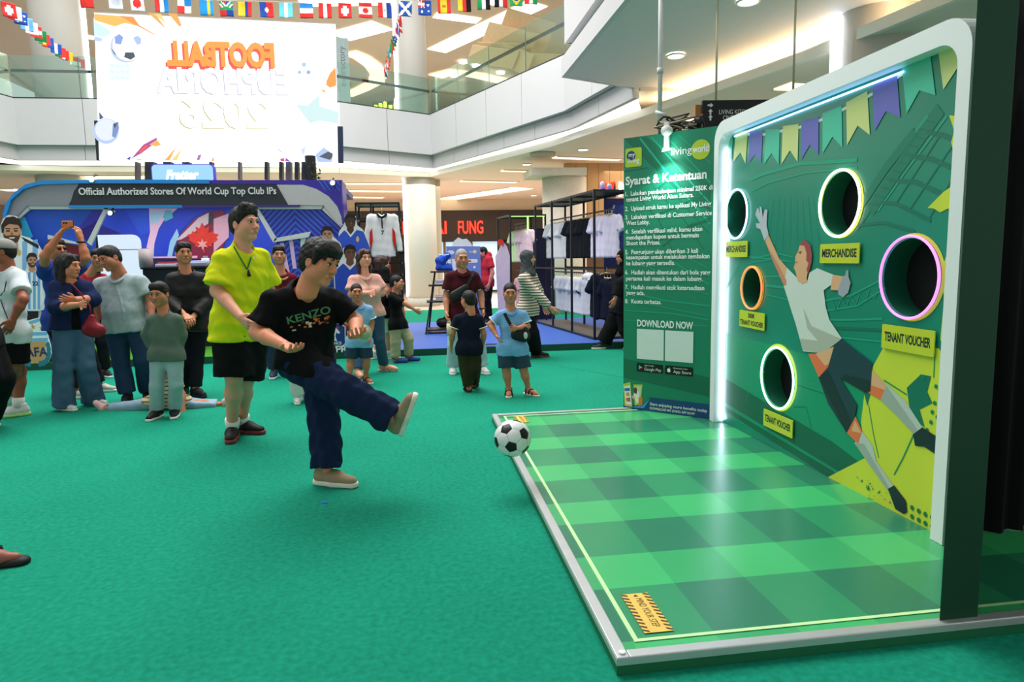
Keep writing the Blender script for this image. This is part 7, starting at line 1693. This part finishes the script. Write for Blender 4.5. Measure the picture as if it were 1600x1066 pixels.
tube('bag_strap', [c_ + V(-.01, 0, .09), DP(140, 478, depth(wj.q['hipL']) - .18), DP(125, 458, depth(wj.q['hipL']) - .18), DP(112, 444, depth(wj.q['shR']) - .10)], .008, mat('#7a1422', .5), hb, 6)
m2 = person('stout man in light grey-blue short-sleeved shirt leaning towards the woman', (214, 627), 1.64, -8,
    J={'head': (172, 404, -.05), 'shR': (155, 441), 'shL': (221, 436), 'elR': (149, 473), 'wrR': (151, 503), 'elL': (235, 468, -.02), 'wrL': (237, 500, -.04), 'hipR': (182, 510), 'hipL': (215, 510), 'knR': (189, 566), 'knL': (223, 562), 'ftR': (200, 628), 'ftL': (231, 622)},
    head=(-32, -16, 10), hh=.235, skin='#a9785a', hair=('short', HAIRB), chub=1.08, top=dict(m=fabric('#a6b6ba', .07), sleeve=.72, hem=.035, e=.020, wr=.006, sw=.03), bottom=dict(m=denim('#26405c'), len=1.97, e=.014, knee=.042, cuff=.044), shoes=dict(m=mat('#121214', .6), sole=DSOLE), g=1.12, belly=.035, fy=(10, 20), seed=10)
collar(m2, fabric('#aebcbf', .05))
tb = bvh_of([m2.top])
ribbon('placket', [hit(tb, x, y, .003) for x, y in ((181, 441), (186, 455), (191, 470), (194, 485), (196, 500))], .026, fabric('#9fb0b4', .05), m2.top)
for x, y in ((184, 448), (188, 461), (191.5, 474), (194.5, 487)):
    h_ = hit(tb, x, y, .008)
    if h_ is not None: vv, ff = ball_vf(h_, .006, .004, .006, 8, 6); obj('button', vv, ff, mat('#e2e6e6', .4), m2.top, True)
b5 = person('boy in grey-green long-sleeved top and pale jeans standing alone', (260, 653), 1.25, -6,
    J={'head': (249, 460), 'shR': (237, 497), 'shL': (277, 496), 'elR': (230, 523, .03), 'wrR': (237, 546, .08), 'elL': (284, 523, .03), 'wrL': (278, 546, .08), 'hipR': (248, 556), 'hipL': (272, 556), 'knR': (245, 602), 'knL': (275, 600), 'ftR': (246, 653), 'ftL': (274, 650)},
    head=(-8, -6, 0), skin='#ad7a58', hair=('short', HAIRB), top=dict(m=fabric('#5a6a60', .06), sleeve=1.9, hem=.035, e=.020, wr=.005), bottom=dict(m=denim('#9db4ba'), len=1.93, e=.012, knee=.042, cuff=.044), shoes=dict(m=mat('#17181b', .6), sole=CREAM, lace=mat('#e8e8e8', .7), s=1.15), fy=(-8, 12), seed=12)
bj = person('young man in open black bomber jacket over brown top', (297, 617), 1.66, 10,
    J={'head': (287, 396), 'shR': (268, 434), 'shL': (316, 433), 'elR': (261, 468, -.03), 'wrR': (289, 493, -.16), 'elL': (326, 468, -.03), 'wrL': (303, 494, -.17), 'hipR': (279, 510), 'hipL': (309, 510), 'knR': (285, 562), 'knL': (307, 562), 'ftR': (287, 616), 'ftL': (307, 619)},
    head=(30, 2, 0), skin='#b4835f', hair=('short', HAIRB), top=dict(m=fabric('#5a3c30', .06), sleeve=.4, hem=.03, e=.010), over=dict(m=mat('#0f1012', .6, 0, .1, 20, .3), sleeve=1.93, hem=.02, e=.028, open=.045, wr=.007, name='bomber_jacket', sw=.02), bottom=dict(m=denim('#12161f'), len=1.96, e=.010), shoes=dict(m=mat('#10141c', .6), sole=DSOLE), hands=(.6, .6), palms=((0, .3, -1), (0, .4, -1)), fy=(-4, 40), seed=14)
pm = person('man in blue jersey holding up a phone to film', (141, 616), 1.68, 60,
    J={'head': (88, 391), 'shR': (67, 424, -.05), 'shL': (122, 418), 'elR': (70, 400, -.32), 'wrR': (93, 367, -.30), 'elL': (134, 403, -.25), 'wrL': (126, 374, -.28), 'hipR': (84, 500), 'hipL': (112, 500), 'ftR': (120, 622), 'ftL': (156, 612)},
    head=(60, 4, 0), skin='#a8764f', hair=('short', HAIRB), top=dict(m=fabric('#27408f', .08), sleeve=.55, hem=.06, e=.020), bottom=dict(m=fabric('#121317'), len=1.95, e=.012), shoes=dict(m=mat('#b9b4a8', .6, 0, .2, 40), sole=CREAM), hands=(.5, .5), palms=((.6, .2, .1), (-.6, .2, .1)), fy=(70, 74), seed=16)
ph_ = thing('phone', 'black phone with orange back held up to film', 'phone', DP(105, 356, depth(pm.q['wrR']) - .02)); d_ = depth(pm.q['wrR']) - .02; c_ = DP(105, 350, d_)
bevel(box('phone_body', c_ - V(.052, .006, .030), c_ + V(.052, .006, .030), mat('#d9742e', .4), ph_), .006); bevel(box('phone_case', c_ - V(.056, -.003, .034), c_ + V(.056, .012, .034), mat('#16181c', .5), ph_), .006)
for x in (-.028, -.004): v_, f_ = ball_vf(c_ + V(x, -.008, .010), .010, .005, .010, 10, 6); obj('camera_lens', v_, f_, mat('#0c0d10', .2), ph_, True)
tube('wrist_watch', [pm.q['wrL'] + V(math.cos(a) * .034, math.sin(a) * .034, -.03) for a in np.linspace(0, 6.28, 14, endpoint=False)], .012, BLACKM, pm.t, 6, True)
L_g = lambda x, y, z: pm.hc + (np.cross(pm.hf, pm.hup) * x + pm.hf * y + pm.hup * z)
for sx in (-1, 1): v_, f_ = ball_vf(L_g(sx * .031, .100, .010), .022, .008, .016, 12, 8, np.stack([np.cross(pm.hf, pm.hup), pm.hf, pm.hup], 1)); obj('sunglass_lens', v_, f_, mat('#15181e', .12), pm.t, True)
tube('sunglass_frame', [L_g(.05, .095, .014), L_g(.08, .02, .012)], .004, BLACKM, pm.t, 5); tube('sunglass_frame', [L_g(-.05, .095, .014), L_g(-.08, .02, .012)], .004, BLACKM, pm.t, 5)
cm = person('man in grey cap, white sports shirt and black shorts at the left edge', (22, 650), 1.66, -62,
    J={'head': (4, 394), 'shR': (-8, 428, -.12), 'shL': (30, 428, .12), 'hipR': (6, 520), 'hipL': (24, 520), 'knR': (30, 580), 'knL': (22, 575), 'ftR': (30, 650), 'ftL': (18, 640), 'elR': (2, 470, -.1), 'wrR': (-12, 505, -.1), 'elL': (36, 468), 'wrL': (20, 500)},
    head=(-70, -2, 0), skin='#8a5a40', hair=('cap', fabric('#8f918c')), top=dict(m=fabric('#cfd9dc', .05), sleeve=.7, hem=.05, e=.022, wr=.006, sw=.02), bottom=dict(m=fabric('#0d0e10'), len=.85, e=.024, knee=.058, name='shorts'), shoes=dict(m=mat('#d9dcd6', .6), sole=mat('#b8e28a', .5), lace=mat('#c4c8c4', .7), s=1.05), socks=(mat('#e4e4e0', .9), .26), fy=(-66, -60), seed=18)
tb = bvh_of([cm.top])
for pts in (((8, 418), (10, 440), (7, 455), (1, 462)), ((1, 468), (7, 485), (15, 505), (18, 518))): ribbon('piping', [hit(tb, x, y, .002) for x, y in pts], .008, mat('#20242a', .7), cm.t, .001)
# person mostly beyond the left edge: one dark trouser leg shows
lg = person('person in black trousers partly cut off at the left edge', (-24, 680), 1.6, -60, J={'ftR': (-17, 668), 'ftL': (-40, 676), 'knR': (1, 592), 'knL': (-20, 590), 'head': (-38, 420), 'shR': (-45, 450), 'shL': (-22, 450), 'elR': (-48, 490), 'elL': (-24, 490), 'wrR': (-52, 520), 'wrL': (-30, 520), 'hipR': (-22, 530), 'hipL': (-32, 530)}, head=(-60, 0, 0), top=dict(m=fabric('#1a1c20'), sleeve=1.8), bottom=dict(m=fabric('#0b0c0e'), len=1.95, e=.02, knee=.055, cuff=.05), shoes=dict(m=mat('#2a2c30', .6)), lod=1.5)
# girl doing the splits on the carpet
gs = person('girl doing the splits on the carpet behind the boy', (262, 636), 1.22, 0,
    J={'hipR': (246, 629, 0), 'hipL': (276, 628, 0), 'shR': (247, 592, -.04), 'shL': (277, 591, -.04), 'head': (262, 566, -.10), 'elR': (240, 616, -.08), 'wrR': (238, 639, -.10), 'elL': (284, 616, -.08), 'wrL': (286, 637, -.10), 'knR': (214, 635, -.02), 'ftR': (168, 640, -.05), 'knL': (308, 632, 0), 'ftL': (344, 632, 0)}, raised=('ftR', 'ftL'),
    head=(0, -30, 0), skin='#a87858', hair=('long', HAIRB), top=dict(m=stripes('#c9b98a', '#6a5a48', 26), sleeve=.6, hem=.02, e=.014), bottom=dict(m=denim('#8fa9bd'), len=1.86, e=.012, knee=.044, cuff=.046), shoes=dict(kind='croc', m=mat('#e8b9b8', .6, 0, .1, 30), dirR=(-.5, -.3, .7), upR=(.6, -.3, .3), dirL=(.5, -.3, .6), upL=(-.6, -.3, .3)), female=True, hands=(.15, .15), palms=((0, -.4, -1), (0, -.4, -1)), seed=20)
# staff and others at the back left
for k, (lab, bx, by, hx, hy) in enumerate((('person in red and navy shirt half hidden behind the grey-blue shirt man', 152, 590, 152, 403), ('bending person half hidden behind the kicker near the counter', 506, 582, 507, 398))):
    person(lab, (bx, by), 1.56, (30, 60)[k], J={'head': (hx, hy)}, head=((20, 70)[k], -8, 0), skin='#a97a5c', hair=('short', HAIRB), top=dict(m=fabric(('#a82a3a', '#274a9c')[k], .06), sleeve=.6, hem=.05, e=.018), bottom=dict(m=fabric('#15161c'), len=1.95), shoes=dict(m=mat('#141416', .6)), lod=1.3, seed=30 + k)
mm = person('man in maroon polo shirt between the yellow shirt and the kicker', (438, 589), 1.66, 12,
    J={'head': (436, 399), 'shR': (420, 434), 'shL': (458, 432), 'ftR': (428, 590), 'ftL': (449, 588)}, head=(14, 2, 0), skin='#b98a6a', hair=('short', HAIRB), top=dict(m=fabric('#6e1a28', .08), sleeve=.65, hem=.06, e=.018), bottom=dict(m=denim('#2a3f5a'), len=1.94, e=.012), shoes=dict(m=mat('#2a3a5a', .6), sole=CREAM), fy=(5, 40), lod=1.1, seed=22)
collar(mm, fabric('#b59868', .05))
cw = person('child in white trousers hidden behind the kicker', (472, 629), 1.12, 20, J={'ftR': (465, 629), 'ftL': (479, 626), 'head': (476, 476)}, head=(30, 0, 0), skin='#b98a6a', top=dict(m=fabric('#8a8f94'), sleeve=.6), bottom=dict(m=fabric('#d4d8d6', .04), len=1.93, e=.014, knee=.05, cuff=.05), shoes=dict(m=mat('#d8d8d4', .6), s=1.1), lod=1.3, seed=24)

# ---- spectators on the right
pw = person('woman in pink blouse and blue jeans with crossed arms', (588, 584), 1.60, 18,
    J={'head': (569, 404), 'shR': (550, 436), 'shL': (590, 434), 'elR': (549, 460, -.05), 'wrR': (578, 458, -.22), 'elL': (597, 458, -.06), 'wrL': (570, 459, -.25), 'hipR': (566, 490), 'hipL': (588, 489), 'knR': (566, 540), 'knL': (593, 530), 'ftR': (560, 589), 'ftL': (600, 580)},
    head=(28, 2, 0), skin='#d8a88c', hair=('long', HAIRBR), top=dict(m=fabric('#e2ada0', .07), sleeve=.7, hem=.03, e=.020, wr=.006, sw=.03), bottom=dict(m=denim('#3c5672'), len=1.96, e=.008), shoes=dict(kind='sandal', m=mat('#d8b0a0', .6), sole=mat('#caa698', .6)), female=True, hands=(.4, .4), palms=((.1, -1, .2), (-.2, .8, .3)), fy=(15, 60), lod=1.05, seed=26)
collar(pw, fabric('#e6b4a8', .05))
tb = bvh_of([pw.top])
sb_ = thing('shoulder_strap', 'pale beige bag strap across the pink blouse', 'bag strap', hit(tb, 567, 440, .01)); ribbon('strap', [hit(tb, x, y, .006) for x, y in ((556, 424), (562, 433), (568, 442), (575, 450))], .03, fabric('#d9c8a8', .04), sb_)
bh = person('boy in light blue polo and denim shorts holding a beige hat', (560, 599), 1.16, 10,
    J={'head': (557, 457), 'shR': (546, 481), 'shL': (578, 481), 'elR': (541, 503), 'wrR': (560, 518, -.14), 'elL': (581, 504), 'wrL': (578, 528, -.04), 'hipR': (552, 535), 'hipL': (571, 535), 'knR': (548, 562), 'knL': (573, 562), 'ftR': (546, 602), 'ftL': (572, 598)},
    head=(12, 0, 0), skin='#b07c5a', hair=('buzz', HAIRB), top=dict(m=fabric('#86b4de', .05), sleeve=.7, hem=.05, e=.016, sw=.02), bottom=dict(m=denim('#2c4258'), len=.92, e=.018, knee=.055, name='shorts'), shoes=dict(kind='sandal', m=mat('#2a1c1c', .6), sole=CREAM, s=1.15), fy=(-5, 30), lod=1.05, seed=28)
collar(bh, fabric('#7aa8d4', .05)); sleeve_band(bh, mat('#e8ecf0', .8), .70)
ht = thing('beige_hat', 'beige hat held by the boy in light blue polo', 'hat', DP(568, 527, depth(bh.q['wrR']) - .03)); c_ = DP(568, 520, depth(bh.q['wrR']) - .03)
blob('hat_crown', [('rc', c_, c_ + V(.01, .05, .0), .075, .06, .02)], .010, fabric('#b9b096', .05), ht, .002); blob('hat_brim', [('rc', c_, c_ + V(0, -.004, 0), .10, .10, .01, nrm(V(.1, 1, .1)), 9)], .009, fabric('#cfc8b0', .05), ht, .002)
wb = person('woman with brown bob hair in black top and pale green shorts', (600, 563), 1.58, 120,
    J={'head': (597, 412), 'hipR': (600, 493), 'hipL': (604, 492), 'ftR': (606, 562), 'ftL': (585, 561)}, head=(115, 0, 0), skin='#d0a084', hair=('bob', HAIRBR), top=dict(m=fabric('#111214'), sleeve=.65, hem=.03, e=.018), bottom=dict(m=fabric('#cfe2c4', .05), len=.75, e=.02, knee=.06, name='shorts'), shoes=dict(m=mat('#e6e6e2', .6)), socks=(mat('#e9e9e4', .9), .2), female=True, lod=1.15, seed=32)
bb = person('boy in black T-shirt and beige trousers pointing to the right', (632, 566), 1.22, 82,
    J={'head': (620, 442), 'shR': (611, 463, -.06), 'shL': (622, 462, .1), 'elR': (634, 475, -.05), 'wrR': (648, 484, -.05), 'elL': (628, 484), 'wrL': (632, 500), 'hipR': (617, 508), 'hipL': (626, 508), 'knR': (618, 534), 'knL': (638, 530), 'ftR': (619, 567), 'ftL': (639, 564)},
    head=(78, 0, 0), skin='#b98a6c', hair=('buzz', HAIRB), top=dict(m=fabric('#101113'), sleeve=.8, hem=.05, e=.018, sw=.02), bottom=dict(m=fabric('#b4a88a', .06), len=1.9, e=.016, knee=.05, cuff=.046, wr=.006), shoes=dict(kind='croc', m=mat('#2c4a9a', .6), s=1.15), fy=(85, 75), hands=(.25, .4), lod=1.1, seed=34)
om = person('elderly grey-haired man in maroon polo with a chest bag', (732, 583), 1.55, 4,
    J={'head': (721.5, 404), 'shR': (702, 430), 'shL': (743, 430), 'elR': (697, 462), 'wrR': (698, 488, -.03), 'elL': (751, 460), 'wrL': (754, 484, -.03), 'hipR': (712, 494), 'hipL': (735, 494), 'knR': (710, 540), 'knL': (748, 540), 'ftR': (708, 583), 'ftL': (753, 583)},
    head=(10, -4, 0), hh=.225, skin='#bb8a6c', hair=('thin', HAIRG), top=dict(m=fabric('#45161e', .08), sleeve=.72, hem=.06, e=.018, sw=.022), bottom=dict(m=denim('#a9c2cc'), len=1.95, e=.014, knee=.046, cuff=.046), shoes=dict(m=mat('#d9dbd8', .6), s=1.05), belly=.02, g=1.04, lod=1.05, fy=(-5, 18), seed=36)
collar(om, fabric('#4a1a22', .05)); sleeve_band(om, mat('#e0dcd4', .8), .71)
tb = bvh_of([om.top]); cbg = thing('chest_bag', 'black leather crossbody bag on the old man in maroon', 'bag', hit(tb, 718, 460, .03)); c1, c2 = hit(tb, 711, 464, .03), hit(tb, 727, 449, .03)
blob('bag_body', [('rc', c1, c2, .060, .038, .02, om.fr, 1.7)], .010, mat('#1b1f1e', .45, 0, .2, 30), cbg, .003, 4); ribbon('strap', [hit(tb, x, y, .012) for x, y in ((727, 450), (732, 442), (737, 432), (740, 425))], .035, BLACKM, cbg)
bt = thing('drink_bottle', 'clear plastic bottle held low by the old man', 'bottle', DP(702, 522, depth(om.q['wrR']) - .05)); c_ = DP(702, 512, depth(om.q['wrR']) - .05); cyl('bottle_body', c_[:2], .032, c_[2] - .10, c_[2] + .05, mat('#d8cfae', .15, 0, .05, 5, .5), bt, 14); cyl('bottle_neck', c_[:2], .03, c_[2] + .05, c_[2] + .09, mat('#d8cfae', .15), bt, 14, .013); cyl('bottle_cap', c_[:2], .015, c_[2] + .09, c_[2] + .11, mat('#e0803a', .4), bt, 12)
tube('wrist_watch', [om.q['wrL'] * .93 + om.q['elL'] * .07 + V(math.cos(a) * .034, math.sin(a) * .034, 0) for a in np.linspace(0, 6.28, 14, endpoint=False)], .011, BLACKM, om.t, 6, True)
bn = person('boy in navy T-shirt and olive trousers seen from behind', (736, 613), 1.10, 176,
    J={'head': (732, 469), 'shR': (750, 496), 'shL': (714, 496), 'elR': (756, 521), 'wrR': (754, 541), 'elL': (707, 521), 'wrL': (705, 541), 'hipR': (742, 545), 'hipL': (724, 545), 'knR': (742, 575), 'knL': (728, 578), 'ftR': (741, 606), 'ftL': (732, 612)},
    head=(-150, -4, 0), skin='#b5835f', hair=('buzz', HAIRB), top=dict(m=fabric('#131a2a', .06), sleeve=.68, hem=.06, e=.018, sw=.024), bottom=dict(m=fabric('#3a3420', .08), len=1.9, e=.016, knee=.05, cuff=.044, wr=.006), shoes=dict(kind='sandal', m=mat('#1c1818', .6), sole=DSOLE, s=1.15), fy=(165, -170), lod=1.05, seed=38)
sleeve_band(bn, mat('#d8c8a8', .8), .67)
bp2 = person('boy in light blue polo with black shoulder bag and hand on hip', (812, 618), 1.17, -8,
    J={'head': (797, 458), 'shR': (780, 490), 'shL': (819, 490), 'elR': (766, 507, -.02), 'wrR': (776, 525, -.05), 'elL': (824, 510, -.03), 'wrL': (807, 513, -.16), 'hipR': (789, 545), 'hipL': (812, 545), 'knR': (791, 577), 'knL': (818, 577), 'ftR': (795, 618), 'ftL': (826, 617)},
    head=(-4, -4, 0), skin='#b78462', hair=('buzz', HAIRB), top=dict(m=fabric('#7aaede', .05), sleeve=.72, hem=.06, e=.018, sw=.024, wr=.005), bottom=dict(m=denim('#2f4658'), len=.93, e=.020, knee=.058, name='shorts'), shoes=dict(kind='sandal', m=mat('#3a1f20', .6), sole=CREAM, s=1.15), fy=(-8, 30), lod=.95, seed=40)
collar(bp2, fabric('#6fa2d2', .05)); sleeve_band(bp2, mat('#e4e8ea', .8), .71)
tb = bvh_of([bp2.top]); sbg = thing('shoulder_bag', 'black shoulder bag across the boy in light blue polo', 'bag', hit(tb, 812, 522, .03)); c_ = hit(tb, 810, 522, .035)
blob('bag_body', [('rc', c_ + V(-.03, 0, .0), c_ + V(.05, 0, -.02), .06, .06, .03, V(0, 1, 0), 1.6), ('rc', c_ + V(-.02, 0, .05), c_ + V(.05, 0, .04), .04, .04, .03, V(0, 1, 0), 1.6)], .010, mat('#15171c', .6), sbg, .002, 3); ribbon('strap', [hit(tb, x, y, .008) for x, y in ((783, 479), (788, 490), (794, 501), (800, 511))], .03, mat('#121316', .7), sbg)
h_ = c_ + V(.055, -.035, -.01); obj('bag_patch', *ball_vf(h_, .022, .006, .035, 10, 8), mat('#cfd4d4', .5), sbg, True)
hw_ = person('woman in grey headscarf and striped top walking right', (836, 560), 1.56, 72,
    J={'head': (825, 404), 'shR': (816, 433, -.1), 'shL': (834, 431, .1), 'elR': (838, 458, -.05), 'wrR': (860, 481, -.05), 'elL': (842, 456, .1), 'wrL': (850, 478, .1), 'hipR': (820, 485), 'hipL': (830, 485), 'knR': (832, 522), 'knL': (820, 522), 'ftR': (838, 558), 'ftL': (808, 562)},
    head=(78, 0, 0), skin='#c39a80', hair=('hijab', fabric('#4a4f52')), top=dict(m=stripes('#d9cdb8', '#4a4448', 27), sleeve=1.9, hem=.05, e=.022), bottom=dict(m=fabric('#15161a'), len=1.95, e=.020, knee=.05, cuff=.042), shoes=dict(m=mat('#141416', .6), sole=mat('#6a4a3a', .6)), female=True, fy=(75, 70), lod=1.05, seed=42)
dk = person('person in black striding left behind the rules board', (955, 546), 1.60, -78,
    J={'head': (973, 403), 'shR': (962, 432), 'shL': (984, 432), 'elR': (962, 460), 'wrR': (968, 480), 'hipR': (966, 480), 'hipL': (974, 480), 'knR': (956, 510), 'knL': (978, 515), 'ftR': (942, 545), 'ftL': (992, 545)}, head=(-80, 0, 0), skin='#a87a5c', hair=('hijab', fabric('#0c0c0e')), top=dict(m=fabric('#15161a'), sleeve=1.8, hem=.06, e=.026), bottom=dict(m=fabric('#0e0f12'), len=1.92, e=.026, knee=.055, cuff=.06), shoes=dict(m=mat('#3a3a3c', .6), sole=CREAM), lod=1.2, fy=(-80, -80), seed=44)
sf = person('staff member in red and blue polo turned away beside the promotion board', (762, 505), 1.62, -70,
    J={'head': (754, 395)}, z0=SZ, head=(-78, -8, 0), skin='#b47c74', hair=('short', HAIRB), top=dict(m=fabric('#b42a3c', .06), sleeve=.62, hem=.06, e=.018), bottom=dict(m=fabric('#14151c'), len=1.95), shoes=dict(m=mat('#141416', .6)), lod=1.3, seed=46)
# sandalled foot entering at the left
p = G(6, 884); t = thing('person', 'sandalled bare foot of a person cut off at the left foreground', 'person', (p[0] - .1, p[1], 0)); fd = nrm(V(1, .12, 0))
blob('body', [('rc', p - fd * .22 + V(0, 0, .045), p - fd * .02 + V(0, 0, .040), .045, .040, .03), ('rc', p - fd * .04 + V(0, 0, .036), p + fd * .055 + V(0, 0, .034), .038, .022, .02), ('rc', p - fd * .20 + V(0, 0, .06), p - fd * .24 + V(0, 0, .45), .04, .055, .03)], .007, skinm('#8a5a48'), t, 0, 0, [(p + V(0, 0, .012), V(0, 0, -1))])
blob('sole', [('rc', p - fd * .24 + V(0, 0, .012), p + fd * .07 + V(0, 0, .012), .045, .042, .02, V(0, 0, 1), 1.6)], .007, mat('#141210', .6), t, 0, 0, [(p + V(0, 0, .001), V(0, 0, -1))]); sdv = np.cross(fd, V(0, 0, 1))
tube('strap', [p - fd * .03 + sdv * .05 + V(0, 0, .02), p - fd * .03 + sdv * .03 + V(0, 0, .075), p - fd * .035 + V(0, 0, .09), p - fd * .03 - sdv * .03 + V(0, 0, .075), p - fd * .03 - sdv * .05 + V(0, 0, .02)], .022, mat('#1a1c1e', .6), t, 8)
blob('trouser_leg', [('rc', p - fd * .235 + V(0, 0, .14), p - fd * .26 + V(0, 0, .85), .065, .085, .02)], .014, fabric('#17181c'), t, .004, 2)
